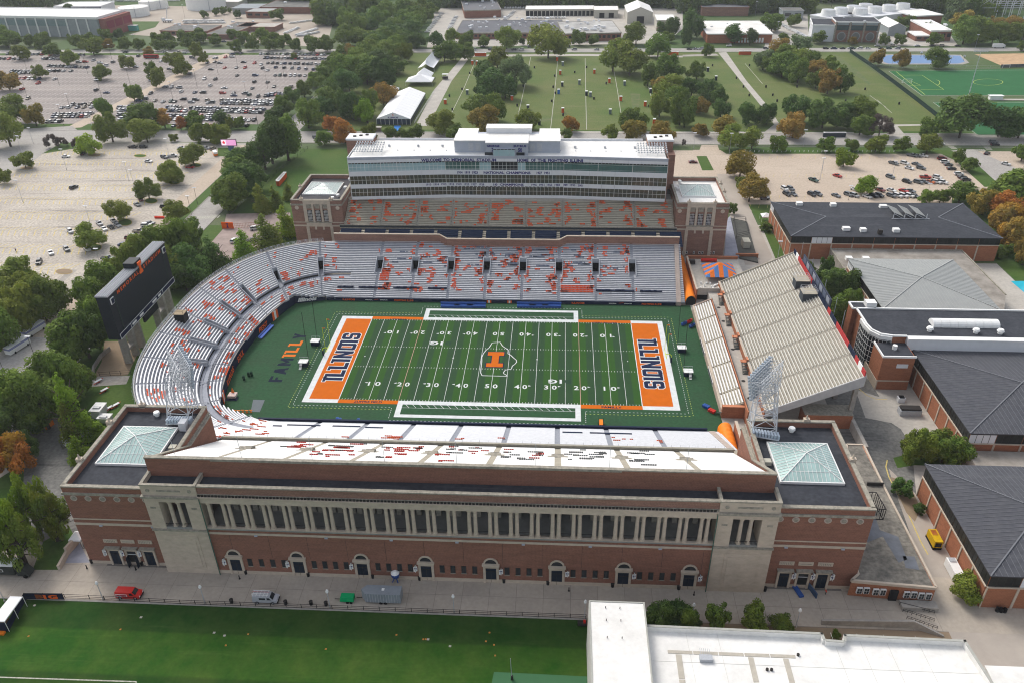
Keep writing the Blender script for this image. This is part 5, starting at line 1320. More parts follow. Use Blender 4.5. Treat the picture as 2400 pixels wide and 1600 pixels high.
for i in range(NN):
 x=xn0+i*RN;z=zn0+i*RNZ
 b.add([(x,YA,z-RNZ),(x,YZ,z-RNZ),(x,YZ,z),(x,YA,z),(x+RN,YZ,z),(x+RN,YA,z)],[(0,3,2,1),(3,5,4,2)])
 bb=MB();e=[YA+.4]+sorted([q for a in aisN for q in(a-.55,a+.55)])+[YZ-.4]
 for k in range(0,len(e),2):MB().box(x+.25,x+.55,e[k],e[k+1],z+.36,z+.44).build('bench',mat('cream_bench',(.66,.64,.58),rough=.5,var=.08,scale=.7),nb_)
b.build('seating_steps',mat('warm_tan_steps',(.40,.37,.31),scale=.7),nb_)
b=MB()
for a in aisN:
 for i in range(NN):x=xn0+i*RN;z=zn0+i*RNZ;b.box(x+RN*.5,x+RN,a-.5,a+.5,z,z+.2)
b.build('aisle_steps',concL,nb_,kind='stuff')
for a in aisN:
 b=MB()
 for i in range(0,NN,3):x=xn0+i*RN;z=zn0+i*RNZ;b.bar((x,a,z),(x,a,z+.9),.035);b.bar((x,a,z+.9),(x+1.6,a,z+.9+.8),.035)
 b.build('aisle_rail',bronze,nb_)
xe,ze=xn0+NN*RN,zn0+NN*RNZ
for y,nm in((YA,'near_side_skirt'),(YZ,'far_side_skirt')):
 P=[(xn0-.2,zn0-1.6),(xe+.1,ze-2.9),(xe+.3,ze+.55),(xn0-.2,zn0+.6)]
 MB().loft([(a,y-.15,c)for a,c in P],[(a,y+.15,c)for a,c in P]).build('side_skirt',mat('pale_skirt_metal',(.50,.50,.50),var=.1,scale=.5)if y<0 else concT,nb_)
MB().box(xn0-.4,xn0,YA,YZ,2.6,zn0+.7).build('front_wall',brickO,nb_);MB().box(xn0-.5,xn0+.1,YA,YZ,zn0+.7,zn0+.9).build('front_coping',lime,nb_)
MB().box(xe,xe+.3,YA,YZ,ze-3,ze+.7).build('rear_wall',concT,nb_)
P=[(xn0,zn0-1.4),(xe,ze-2.8),(xe,ze-2.6),(xn0,zn0-1.2)]
MB().loft([(a,YA+.2,c)for a,c in P],[(a,YZ-.2,c)for a,c in P]).build('underside',conc,nb_)
for y in(YA+2.5,-18,-3,12,27,YZ-2.5):MB().box(xe-1.2,xe,y-.5,y+.5,0,ze-2.6).build('column',conc,nb_)
rp=mat('red_panel',(.45,.05,.05),var=.1);
for i in range(26):
 y=YZ-.5-3.05*i;m_=(white if i in(1,24)else redP if i in(2,3,4,5,6,7,14,17,18,19,20,23,25)else navy)
 if i==1:m_=white
 MB().box(xe-.35,xe-.1,max(YA,y-2.9),y,ze+.15,ze+1.75).build('banner_panel',rp if m_ is redP else m_,nb_)
MB().box(xe+.5,xe+.9,YZ-42,YZ-9,ze+.8,ze+3.6).build('advert_board',mat('board_grey',(.06,.07,.10),var=.2),nb_)
for i in range(8):MB().box(xe+.42,xe+.5,YZ-41+4*i,YZ-38+4*i,ze+1.2,ze+3.2).build('advert_panel',mat('board_panel',(.10,.12,.17),var=0)if i%2 else mat('board_panel_light',(.25,.27,.32),var=0),nb_)
for y in(43,30,14,2,-6):t=thing('flagpole','','pole',(xe+1.5,y,ze));MB().bar((xe+1.5,y,0),(xe+1.5,y,ze+5.5),.07,5).build('pole',aluG,t);pool(t,'thin bare pole','behind the end bleacher')
for y in(24.5,15.5):
 t=thing('camera_tower','','platform',(xe-3.3,y,ze-1.3),'camera platforms on the end bleacher')
 MB().box(xe-5,xe-.5,y-2,y+2,ze-3.2,ze+.5).build('skirt',mat('dark_grey_skirt',(.07,.08,.09),var=.1),t);MB().box(xe-5.1,xe-.4,y-2.1,y+2.1,ze+.5,ze+.65).build('deck',concT,t)
 b=MB()
 for(a,c)in((-5,-2),(-.5,-2),(-.5,2),(-5,2)):b.bar((xe+a,y+c,ze+.6),(xe+a,y+c,ze+1.8),.05)
 for h in(1.2,1.8):b.path([(xe-5,y-2,ze+h),(xe-.5,y-2,ze+h),(xe-.5,y+2,ze+h),(xe-5,y+2,ze+h),(xe-5,y-2,ze+h)],.04)
 b.build('railing',aluG,t);pool(t,'dark boxed camera platform with rail','high on the end bleacher')
lb=thing('lower_end_bleacher','low white bench block with brick front beside the right end of the field','bleacher',(71,2,0))
MB().box(68.0,68.5,-28.2,33.2,0,2.3).build('front_wall',mat('stucco_wall',(.48,.37,.30),scale=.5),lb);MB().box(67.9,68.6,-28.4,33.4,2.3,2.5).build('coping',lime,lb)
for y in(8,-9):MB().box(67.85,67.98,y-4.6,y+4.6,.3,1.7).build('slatted_banner',white,lb);MB().box(67.8,67.85,y-4.4,y+4.4,.5,1.5).build('banner_text_panel',mat('dark_letter_panel',(.07,.07,.08),var=0),lb)
for i in range(7):
 x=68.6+.8*i;z=2.2+.38*i;MB().box(x,x+.8,-28.2,33.2,0,z).build('step',concT,lb)
 bb=MB()
 for a,c in((-28,-21.5),(-20.5,-7),(-6,7.5),(8.5,22),(23,33)):MB().box(x+.15,x+.55,a,c,z+.36,z+.44).build('bench',mat('white_bench2',(.78,.77,.75),rough=.5,var=.05),lb)
MB().box(68.0,74.3,-29.4,-28.2,0,4.0).build('end_wall',brickO,lb)
P=[(68.2,2.6),(74.2,5.4),(74.2,0),(68.2,0)];MB().loft([(a,33.2,c)for a,c in P],[(a,33.6,c)for a,c in P]).build('end_wall',mat('stucco_wall',(.48,.37,.30)),lb)
MB().box(74.3,74.6,-33,34,0,5.0).build('back_wall',brickO,lb)
b=MB()
for h in(5.4,5.8):b.bar((74.45,-33,h),(74.45,34,h),.05)
b.build('back_rail',bronze,lb)
for i in range(6):MB().box(66.9,67.9,-28.2+.0+.45*i-1.5,-27.8+.45*i-1.5,2.0-.33*i if i<6 else 0,2.1-.33*i).build('stair_tread',mat('dark_stair',(.06,.07,.07),var=.1),lb)
deck=thing('bleacher_deck','tan concrete deck between the two end bleachers','walkway',(76.5,3,0))
MB().box(74.6,78.8,-60.5,45,0,3.4).build('slab',concL,deck)
for y in(30.5,21,3,-15,-24):MB().cyl(76.6,y,3.4,3.45,.6,12).build('drain_cover',bronze,deck)
for y in(36.5,22,7.5,-7.0):
 t=thing('steel_stair','','stairs',(77.8,y,3.4),'stairs up to the end bleacher')
 b=MB()
 for k in range(8):b.box(77.2,78.7,y-4.6+.5*k,y-4.2+.5*k,3.5+.25*k,3.58+.25*k)
 b.build('treads',mat('dark_stair',(.06,.07,.07),var=.1),t)
 MB().bar((77.1,y-4.6,4.4),(77.1,y-.6,6.3),.06).bar((78.7,y-4.6,4.4),(78.7,y-.6,6.3),.06).bar((77.1,y-4.6,3.4),(77.1,y-.6,5.4),.06).build('stringers',black,t)
 MB().box(77.0,78.8,y-.6,y+1.0,5.2,5.4).build('landing',brickO,t);MB().box(78.6,79.2,y-.8,y+1.2,3.4,6.4).build('side_wall',brickO,t)
 pool(t,'dark steel stair','in front of the tan end bleacher')
bw=thing('brick_store','orange brick wall block with small window under the end bleacher','building',(97,-30,0));MB().box(90.2,103.4,-33.2,-28.4,0,4.6).build('wall',brickO,bw);MB().box(90.1,103.5,-33.3,-28.3,4.6,4.9).build('coping',limeD,bw);MB().box(95.5,97.2,-33.26,-33.2,1.6,2.8).build('window',glassK,bw)
MB().box(103.2,104.2,-45,-28.3,0,3.2).build('flank_wall',conc,bw)
for(x0,x1,y0,y1,lab)in((66.2,70.0,38.2,73,'long orange fabric tunnel at the far right corner of the field'),(65.6,69.6,-50,-36.4,'short fat orange fabric tunnel at the near right corner of the field')):
 t=thing('orange_tunnel',lab,'tunnel',((x0+x1)/2,y0,0),'orange tunnels');n=10;cx,r=(x0+x1)/2,(x1-x0)/2;H_=3.9;b=MB()
 def prof_(y,k=1):return[(cx+r*k*cos(pi*i/n),y,1.6*k+(H_-1.6)*k*sin(pi*i/n))for i in range(n+1)]+[(cx-r*k,y,0),(cx+r*k,y,0)]
 N=7
 for k in range(N):
  a,c=y0+(y1-y0)*k/N,y0+(y1-y0)*(k+1)/N;m2=(a+c)/2;b.loft(prof_(a,.97),prof_(m2,1.0),cap=False);b.loft(prof_(m2,1.0),prof_(c,.97),cap=False)
 b.build('canopy',orangeP,t,smooth=True);MB().poly(prof_(y0+.02 if y0>0 else y1-.02,.9)).build('opening',dark if y0>0 else orangeP,t)
if 1:
 w=thing('tunnel_wall','low brick wall with stone cap beside the near orange tunnel','wall',(70.3,-50,0));MB().box(70.0,70.6,-58,-37,0,4.5).build('wall',brickO,w);MB().box(69.9,70.7,-58.1,-36.9,4.5,4.75).build('coping',lime,w)
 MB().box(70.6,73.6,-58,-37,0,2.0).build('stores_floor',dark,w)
 r9=random.Random(4)
 for i in range(26):
  x,y=r9.uniform(70.9,73.2),r9.uniform(-57,-38);MB().obox((x,y),(r9.random(),r9.random()+.1),r9.uniform(.5,1.4),.5,2.0,2.0+r9.uniform(.3,1.2)).build('stored_item',r9.choice((whiteM,bronze,aluG,limeD)),w)
 MB().box(65,70,-60.6,-58.1,0,11.3).build('rear_wall',concT,w)
ct=thing('raised_court','raised concrete court with brick parapets right of the far stand','terrace',(76,55,0))
MB().box(70.6,90,42.7,69,0,3.8).build('slab',concL,ct);MB().box(70.1,70.6,41,69,0,4.9).build('side_parapet',brickO,ct);MB().box(70.0,70.7,40.9,69.1,4.9,5.1).build('side_coping',lime,ct)
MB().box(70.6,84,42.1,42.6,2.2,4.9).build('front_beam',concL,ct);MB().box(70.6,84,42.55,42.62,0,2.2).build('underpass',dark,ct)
MB().box(70.6,90,69,69.6,0,5.0).build('rear_parapet',brickO,ct)
tt=thing('striped_tent','orange and blue chevron striped tent roof on the raised court','tent',(80.2,55.4,3.8))
x0,x1,y0,y1=74.5,86.2,48.8,60.6;zt0,zt1=6.0,9.2;n=7;mo,mb_=mat('tent_orange',(.70,.17,.03),var=.03),mat('tent_blue',(.10,.20,.42),var=.03)
cx,cy=(x0+x1)/2,(y0+y1)/2;C=[(x0,y0),(x1,y0),(x1,y1),(x0,y1)]
for k in range(4):
 p,q=Vector((*C[k],zt0)),Vector((*C[(k+1)%4],zt0));A=Vector((cx,cy,zt1))
 for i in range(n):
  a,c=i/n,(i+1)/n;Lp=q-p
  def top(t):h=min(t,1-t)*2;return p+Lp*t+(A-(p+Lp*.5))*h
  pts=[p+Lp*a,p+Lp*c,top(c)]+([A]if a<.5<c else[])+[top(a)];pts=[v for j,v in enumerate(pts)if(v-pts[j-1]).length>1e-4]
  MB().loft([tuple(v)for v in pts],[tuple(v+Vector((0,0,.05)))for v in pts]).build('roof_stripe',mo if i%2 else mb_,tt)
for(x,y)in C:MB().bar((x,y,3.8),(x,y,zt0),.08).build('leg',white,tt)
r9=random.Random(8)
for i in range(26):
 x,y=r9.uniform(72,84),r9.uniform(43.6,48);t=thing('folded_table','','furniture',(x,y,3.8),'white tables and chairs heaped on the court');MB().obox((x,y),(r9.random(),r9.random()),.9,.6,3.8,4.3+r9.random()*.3).build('top',white,t);pool(t,'white folded table','at the front edge of the raised court')
t=thing('red_hose_box','long red roll of fabric on the court behind the striped tent','equipment',(79,66,3.8));MB().bar((75.5,66.5,4.6),(81.5,66.5,4.6),.65,10).build('roll',redP,t)
p=G('T6',50,640);t=thing('parked_carts','dark utility carts parked at left side of the raised court','cart',(71.5,65,3.8));MB().box(70.6,72.9,63.9,65.6,4.0,5.2).build('body',bronze,t);MB().cyl(71,64,3.8,4.4,.3,8).build('wheel',rubber,t)
sc2=thing('sunken_stair_court','grey ramp and dark fenced stair well beside the far right hall','terrace',(92,80,0))
MB().prism([G('T6',*p)[:2]for p in((305,350),(325,330),(385,605),(285,605),(285,590))],.03,1.2).build('ramp',mat('lilac_grey_concrete',(.34,.35,.41),scale=.4),sc2)
MB().prism([G('T6',*p)[:2]for p in((320,330),(440,360),(520,640),(390,610))],.03,.6).build('well',mat('dark_well',(.10,.10,.09),scale=.5),sc2)
b=MB();
for(a,c)in(((350,350),(430,355)),((430,355),(455,450)),((350,350),(370,470)),((370,470),(455,450))):p,q=G('T6',*a,.6),G('T6',*c,.6);[b.bar((p.x,p.y,h),(q.x,q.y,h),.06)for h in(1.4,2.2,3.0)];b.bar(p,(p.x,p.y,3.0),.08)
b.build('fence',black,sc2)
p=G('T6',432,520,.6);MB().box(p.x-1.4,p.x+1.4,p.y-2.2,p.y+2.2,.6,3.4).build('plant_unit',mat('beige_metal',(.5,.48,.4)),sc2)
p,q=G('T6',440,600),G('T6',385,610);MB().obox((p.x,p.y),(1,0),9,.5,0,1.8).build('brick_parapet',brickO,sc2)
def band_wall(root,p,q,z0,z1,zt,n,strip=.5,pale=()):
 p,q=Vector((*p,0)),Vector((*q,0));d=q-p;L=d.length;d.normalize();n_=Vector((d.y,-d.x,0))
 def pan(a,c,o0,o1,h0,h1,nm,m_):
  P=[p+d*a+n_*o0,p+d*c+n_*o0,p+d*c+n_*o1,p+d*a+n_*o1]
  MB().loft([(v.x,v.y,h0)for v in P],[(v.x,v.y,h1)for v in P]).build(nm,m_,root)
 for i in range(n):
  a,c=L*i/n,L*(i+1)/n
  pan(a+strip/2,c-strip/2,0,.12,z0,z1-.3,'brick_bay',brickO);pan(a-strip/2 if i else a,a+strip/2,0,.3,z0,z1-.3,'concrete_strip',lime)
  pan(a+.1,c-.1,0,.1,z1+.02,zt-.45,'window_band',whiteM if i in pale else mat('smoked_glass',(.035,.037,.035),rough=.3,var=.3,scale=.5))
  for k in(.25,.5,.75):pan(a+(c-a)*k-.05,a+(c-a)*k+.05,.1,.16,z1+.02,zt-.45,'mullion',bronze)
 pan(0,L,0,.35,z1-.3,z1,'concrete_ledge',lime);pan(0,L,0,.3,zt-.45,zt-.02,'fascia',bronze)
def seams(root,p,q,r_,s_,n,m_,w=.06):
 b=MB()
 for i in range(1,n):
  t=i/n;b.bar(tuple(Vector(p)+(Vector(q)-Vector(p))*t+Vector((0,0,.05))),tuple(Vector(r_)+(Vector(s_)-Vector(r_))*t+Vector((0,0,.05))),w)
 b.build('standing_seam',m_,root,kind='stuff')
def hip(root,x0,x1,y0,y1,z,apex,m_,ns,ribm,ridge=None):
 C=[(x0,y0),(x1,y0),(x1,y1),(x0,y1)]
 if ridge is None:R=[((x0+x1)/2,(y0+y1)/2,apex)]*4
 else:rx0,rx1=ridge;cy=(y0+y1)/2;R=[(rx0,cy,apex),(rx1,cy,apex),(rx1,cy,apex),(rx0,cy,apex)]
 for k in range(4):
  p,q=Vector((*C[k],z)),Vector((*C[(k+1)%4],z));a,c=Vector(R[k]),Vector(R[(k+1)%4])
  pts=[p,q,c]+([a]if(a-c).length>.1 else[])
  dz=Vector((0,0,-.2));MB().loft([tuple(v+dz)for v in pts],[tuple(v)for v in pts]).build('roof_slope',m_,root)
  if ns:
   b=MB();L=q-p;along=(c-a)
   for i in range(1,ns):
    t=i/ns;s0=p+L*t
    if(a-c).length<.1:h=min(t,1-t)*2;s1=p+L*t+(a-(p+L*.5))*h
    else:s1=s0+(a-p)*min(1,.9*min(t,1-t)/max(.01,(a-p).dot(L)/L.dot(L))if(a-p).dot(L)else 1)
    b.bar(tuple(s0+Vector((0,0,.04))),tuple(s1+Vector((0,0,.04))),.05)
   b.build('standing_seam',ribm,root,kind='stuff')
 b=MB()
 for k in range(4):b.bar((*C[k],z+.06),(R[k][0],R[k][1],R[k][2]+.06),.2)
 b.build('ridge_cap',ribm,root)
A=thing('recreation_hall','wide brick hall with dark roof and tilted glass skylights, beside the tan parking lot','building',(152,96,0))
MB().box(112,192.4,78.3,114,0,9.95).build('core',brickO,A)
band_wall(A,(112,78.3),(192.4,78.3),0,7.0,10.0,10,pale=(1,));band_wall(A,(112,114),(112,78.3),0,7.0,10.0,7,pale=(0,))
hip(A,111.6,192.8,77.9,114.4,10.0,10.9,roofB,0,mat('grey_seam',(.2,.21,.23),var=0),(130,175))
for x0,y0,w in((121.5,109.5,2.5),(135.5,108.5,2.3),(133.2,83.0,2.8),(139.8,82.0,2.2),(152.5,82,2.4),(155.5,107,3.0)):MB().box(x0,x0+w,y0,y0+2,10,11.5).build('roof_unit',white,A)
for k in range(3):
 x=156.5+4.4*k;P=[(x,95,13.2),(x+4.2,95,11.6),(x+4.2,104,11.6),(x,104,13.2)]
 for q in range(6):
  t0,t1=q/6+.01,(q+1)/6-.01;pa,pc=Vector(P[0]),Vector(P[3]);pb_,pd=Vector(P[1]),Vector(P[2])
  L=[pa+(pc-pa)*t0,pb_+(pd-pb_)*t0,pb_+(pd-pb_)*t1,pa+(pc-pa)*t1];MB().loft([tuple(v)for v in L],[tuple(v+Vector((0,0,.12)))for v in L]).build('skylight_pane',greyM,A)
b=MB()
for k in range(4):x=156.5+4.4*k;b.bar((x,94.6,10.6),(x,94.6,13),.14).bar((x,94.6,13),(min(x+4.2,170),94.6,10.8),.12)
b.bar((156,94.6,10.9),(171,94.6,10.9),.15).build('skylight_frame',steelW,A)
for x,y in((146,80.0),):MB().box(x,x+1.5,y,y+1.5,10,12).build('small_unit',bronze,A)
lowr=thing('linking_roof','stained flat concrete roof wrapping round the grey hipped hall','building',(150,60,0))
MB().prism([(127.8,20),(127.8,76.6),(178.1,77.2),(178.1,40),(168,20)],0,5.0).build('roof',mat('stained_roof',(.20,.18,.155),scale=.18,col2=(.40,.37,.33),detail=10,cov=.55),lowr)
for x0,x1,y0,y1 in((127.6,128.0,20,76.8),(127.6,178.3,76.8,77.2),(177.9,178.3,40,76.8)):MB().box(x0,x1,y0,y1,5.0,5.35).build('kerb',limeD,lowr)
for x,y in((130.6,66.5),(137,66.5)):MB().box(x,x+2.4,y,y+2,5,6.2).build('roof_unit',white,lowr)
B=thing('pool_hall','square hall with pale grey hipped seam roof and brick walls behind the end bleacher','building',(147,39,0))
MB().box(128.2,165.6,20,57.8,0,9.8).build('core',brickO,B);band_wall(B,(128.2,57.8),(128.2,20),0,6.8,9.9,7,pale=(0,));band_wall(B,(128.2,20),(165.6,20),0,6.8,9.9,6)
hip(B,127.8,166,19.6,58.2,9.95,12.2,greyM,34,mat('light_seam',(.38,.39,.38),var=0));
Cc=thing('black_roofed_hall','brick hall with black roof, white parapet, curved glass corner and white barrel skylight','building',(150,5,0))
MB().prism([(116.4,12.1),(116.4,2),(116.9,-1.2),(118.8,-3.6),(122,-4.6),(128.6,-4.6),(190,-4.6),(190,12.2),(168,12.2)],0,13.7).build('wall',brickO,Cc)
MB().box(115.0,122,12.0,16.2,0,13.9).build('wing',brickO,Cc);MB().box(115.3,121.7,12.3,15.9,13.9,13.96).build('wing_roof',roofB,Cc)
for pts in(((115.0,16.2),(122,16.2),(122,12.0)),((116.2,12.2),(115.0,12.0),(115.0,16.2)),((116.2,12.2),(116.2,2),(116.7,-1.3),(118.6,-3.8),(122,-4.8),(126,-4.8)),((116.2,12.2),(168,12.2),(190,12.2))):
 b=MB();strip(b,[Vector((*p,0))for p in pts],.55,13.9);b.v=[(x,y,z+(.35 if z>13.903 else-.1))for x,y,z in b.v];b.build('white_coping',white,Cc)
MB().prism([(116.6,11.9),(116.6,2),(117.1,-1.1),(118.9,-3.3),(122,-4.3),(190,-4.3),(190,11.9)],13.7,13.78).build('roof',roofB,Cc)
MB().box(126,190,-6.2,-4.6,9.8,13.6).build('clerestory',whiteM,Cc);MB().box(126,190,-6.4,-4.4,13.6,13.9).build('white_edge',white,Cc)
b=MB()
pts=[(115.75,6.0),(115.75,2),(116.3,-1.5),(118.2,-4.2),(121.6,-5.2)]
for i in range(7):
 z=2.0+1.7*i
 for p,q in zip(pts,pts[1:]):b.bar((*p,z),(*q,z),.07)
fine=[]
for p,q in zip(pts,pts[1:]):
 for k in range(3):fine.append((p[0]+(q[0]-p[0])*k/3,p[1]+(q[1]-p[1])*k/3))
for p in fine+[pts[-1]]:b.bar((*p,1.5),(*p,12.6),.07)
b.build('glass_grid',white,Cc)
for p,q in zip(pts,pts[1:]):
 dx=(q[0]-p[0]);dy=(q[1]-p[1]);MB().loft([(p[0]+.1,p[1],1.5),(q[0]+.1,q[1]+.1,1.5),(q[0]+.4,q[1]+.5,1.5),(p[0]+.4,p[1]+.2,1.5)],[(p[0]+.1,p[1],12.6),(q[0]+.1,q[1]+.1,12.6),(q[0]+.4,q[1]+.5,12.6),(p[0]+.4,p[1]+.2,12.6)]).build('curved_glass',glassK,Cc)
b=MB();strip(b,[Vector((*p,0))for p in pts],.5,12.6);b.v=[(x,y,z+(1.2 if z>12.603 else 0))for x,y,z in b.v];b.build('white_head',white,Cc)
n=10;y0,y1,x0,x1=1.0,5.2,136,156
for k in range(8):
 a,c=x0+(x1-x0)*k/8+.03,x0+(x1-x0)*(k+1)/8-.03;cr=[(y0+(y1-y0)*(1-cos(pi*i/n))/2,13.8+1.8*sin(pi*i/n))for i in range(n+1)]
 MB().loft([(a,y,z)for y,z in cr],[(c,y,z)for y,z in cr]).build('barrel_skylight_panel',white,Cc)
for x,y in((134.0,-1.2),(147.5,-1.8),(154.6,-2.0)):MB().cyl(x,y,13.8,14.7,.7,10).cyl(x,y,14.7,15.3,1.1,10,.8).build('roof_fan',white,Cc)
MB().box(119.4,122.6,12.8,15.6,13.9,15.6).build('roof_unit',white,Cc)
low=MB().box(116.8,126.2,-13.0,-4.8,0,11.6).build('lower_block',brickO,Cc);MB().box(117.2,126,-12.6,-5,11.6,11.7).build('lower_roof',roofB,Cc)
MB().box(116.6,126.4,-13.2,-12.8,11.4,12.0).box(116.6,117.0,-12.8,-4.8,11.4,12.0).build('white_coping',white,Cc);MB().cyl(121.5,-8.5,11.7,13,.7,10).build('roof_fan',white,Cc)
MB().box(121.3,124.6,-13.15,-13.0,7.9,9.2).build('vent_panel',whiteM,Cc);MB().box(116.7,126.2,-13.12,-13.0,3.0,3.4).build('stone_band',lime,Cc)
MB().box(116.65,117.0,-13.1,2,0,3.2).build('stone_base',lime,Cc)
D=thing('gymnasium','big dark hipped seam roof over brick bays, right of the cracked alley','building',(160,-25,0))
MB().box(128.4,190,-46.6,-6.3,0,9.8).build('core',brickO,D);band_wall(D,(128.4,-6.3),(128.4,-46.6),0,6.6,9.9,7);band_wall(D,(128.4,-46.6),(190,-46.6),0,6.6,9.9,9,pale=(0,3))
hip(D,128.0,172,-47,-5.9,9.95,12.4,slate,36,mat('dark_seam',(.16,.165,.18),var=0))
E=thing('lower_gymnasium','dark hipped seam roof over brick bays at the lower right edge','building',(140,-78,0))
MB().box(112.1,165,-95.5,-60.2,0,9.6).build('core',brickO,E);band_wall(E,(112.1,-60.2),(112.1,-95.5),0,6.4,9.8,6);band_wall(E,(112.1,-95.5),(165,-95.5),0,6.4,9.8,8,pale=(1,5))
hip(E,111.7,148,-95.9,-59.8,9.85,12.2,slate,30,MATS['dark_seam'])
MB().box(112.0,112.11,-93.6,-91.6,0,2.6).build('white_door',white,E)
t=thing('link_block','stained low concrete roof between the two dark gymnasium roofs','building',(130,-53,0));MB().box(128.2,165,-59.8,-47.4,0,4.6).build('roof',MATS['stained_roof'],t)
AN=thing('service_annex','low brick annex with mossy gravel roof and office windows beside the near right hall','building',(94,-80,0))
P=[(84.9,-93.6),(102.3,-94.9),(102.0,-63.2),(102.2,-46.3),(97.8,-46.3),(92.5,-62),(87.5,-80),(86.9,-91.8)]
MB().prism(P,0,4.6).build('wall',brickO,AN)
b=MB();strip(b,[Vector((*p,0))for p in P+[P[0]]],.5,4.2);b.v=[(x,y,z+(.7 if z>4.203 else 0))for x,y,z in b.v];b.build('stone_fascia',lime,AN)
MB().prism([(85.3,-93.2),(101.9,-94.4),(101.7,-46.6),(98.1,-46.6),(92.9,-62),(87.9,-80),(87.3,-91.4)],4.6,4.7).build('roof',roofG,AN)
for q in(((92.2,-74),(96.5,-72),(96,-78),(99.5,-80),(99,-87),(96.8,-88),(96,-80),(92,-82),(90,-79)),((98.4,-86),(101,-86),(100.6,-90),(97.8,-89.5))):MB().poly([(x,y)for x,y in q],4.74).build('membrane_patch',mat('blue_grey_membrane',(.17,.185,.215),scale=.4,col2=(.12,.125,.135)),AN)
MB().box(97.9,101.9,-62.5,-62.2,4.7,5.6).build('division_wall',bronze,AN)
for x in(87.6,91.0,97.4,100.4):
 for dx in(-.75,.75):
  w=MB().box(x+dx-.6,x+dx+.6,-94.2-(x-85)*.075-.02,-94.0-(x-85)*.075+.2,1.5,3.2).build('window',white,AN)
  for i in(0,1):
   for k in(0,1):MB().box(x+dx-.5+.53*i,x+dx-.04+.53*i,-94.26-(x-85)*.075,-94.21-(x-85)*.075,1.6+.8*k,2.3+.8*k).build('pane',glassK,w)
MB().box(93.3,95.0,-94.75,-94.3,0,3.0).build('doorway',dark,AN)
b=MB()
for(p,q)in(((91.5,-69),(97.5,-68.6)),((97.5,-68.6),(97.9,-74.5)),((91.4,-74.3),(97.9,-74.5))):
 b.bar((*p,8.0),(*q,8.0),.1).bar((*p,4.8),(*q,4.8),.08)
 for k in range(8):t_=k/7;b.bar((p[0]+(q[0]-p[0])*t_,p[1]+(q[1]-p[1])*t_,4.7),(p[0]+(q[0]-p[0])*t_,p[1]+(q[1]-p[1])*t_,8.0),.07)
b.build('equipment_screen',black,AN)
for i in range(4):MB().box(92.5+1.1*i,93.4+1.1*i,-73+i*.3,-70+i*.3,4.7,6.2).build('roof_unit',mat('weathered_unit',(.2,.2,.19),scale=2),AN)
p=G('U3',1610,615,0)
MB().box(p.x-4,p.x+3.6,-97.3,-95.2,0,1.0).build('entry_ramp',conc,AN)
for k in range(3):
 t=thing('handrail','','handrail',(98,-98-2*k,0),'handrails by the annex steps');b=MB();p,q=(((1490,640),(1730,700)),((1515,685),(1730,755)),((1540,735),(1750,808)))[k];p,q=G('U3',*p),G('U3',*q)
 for h in(.6,1.05):b.bar((p.x,p.y,h),(q.x,q.y,h),.05)
 for i in range(8):v=p+(q-p)*(i/7);b.bar((v.x,v.y,0),(v.x,v.y,1.05),.04)
 b.build('rail',black,t);pool(t,'black metal handrail','on the steps by the gravel-roofed annex')
rw=thing('retaining_wall','long tapering concrete retaining wall beside the ramp, lower right','wall',(85,-101,0));p,q,r_=G('U3',955,775),G('U3',1580,800),G('U3',1800,860)
MB().loft([tuple(p),tuple(q),tuple(q+Vector((0,.5,0))),tuple(p+Vector((0,.5,0)))],[(p.x,p.y,1.3),(q.x,q.y,2.2),(q.x,q.y+.5,2.2),(p.x,p.y+.5,1.3)]).build('wall',conc,rw)
MB().loft([tuple(q),tuple(r_),tuple(r_+Vector((0,.5,0))),tuple(q+Vector((0,.5,0)))],[(q.x,q.y,2.2),(r_.x,r_.y,.3),(r_.x,r_.y+.5,.3),(q.x,q.y+.5,2.2)]).build('wall_end',conc,rw)
wb_=thing('white_roofed_building','large building with bright white membrane roof and parapets, lower right corner','building',(60,-125,0));z=12.0
P=[gz(*a,z)[:2]for a in(T('U2')(2105,770),T('U3')(965,825),T('U3')(985,870),T('U3')(1110,880),T('U3')(1110,835),T('U3')(1950,875),T('U3')(2200,1260))]
P=[tuple(v)for v in P];P+=[(P[-1][0],-150),(38.5,-150)]
MB().prism(P[::-1],0,z-1.5).build('body',lime,wb_);MB().prism(P[::-1],z-1.5,z-1.4).build('roof',roofW,wb_)
for p,q in zip(P[:6],P[1:7]):
 d_=Vector((q[0]-p[0],q[1]-p[1],0)).normalized();n_=Vector((d_.y,-d_.x,0))*.5
 lo=[(p[0],p[1],z-1.4),(q[0],q[1],z-1.4),(q[0]+n_.x,q[1]+n_.y,z-1.4),(p[0]+n_.x,p[1]+n_.y,z-1.4)];MB().loft(lo,[(a,b_,z-.12)for a,b_,_ in lo]).build('parapet',roofW,wb_);MB().loft([(a,b_,z-.12)for a,b_,_ in lo],[(a,b_,z)for a,b_,_ in lo]).build('coping',mat('coping_grey',(.42,.42,.38),var=.1),wb_)
Q=[tuple(gz(*a,13.5)[:2])for a in(T('U2')(1705,605),T('U2')(2090,620))];xa,ya=Q[0];xb,yb=Q[1]
MB().box(xa,xb,-150,ya,0,13.4).build('wing',mat('wing_wall',(.6,.58,.54),var=.1),wb_);MB().box(xa+.3,xb-.3,-150,ya-.3,13.4,13.48).build('wing_roof',roofW,wb_)
for(a,c,e,f)in((xa,xb,ya-.3,ya),(xa,xa+.3,-150,ya-.3),(xb-.3,xb,-150,ya-.3)):MB().box(a,c,e,f,13.4,13.6).build('wing_coping',MATS['coping_grey'],wb_)
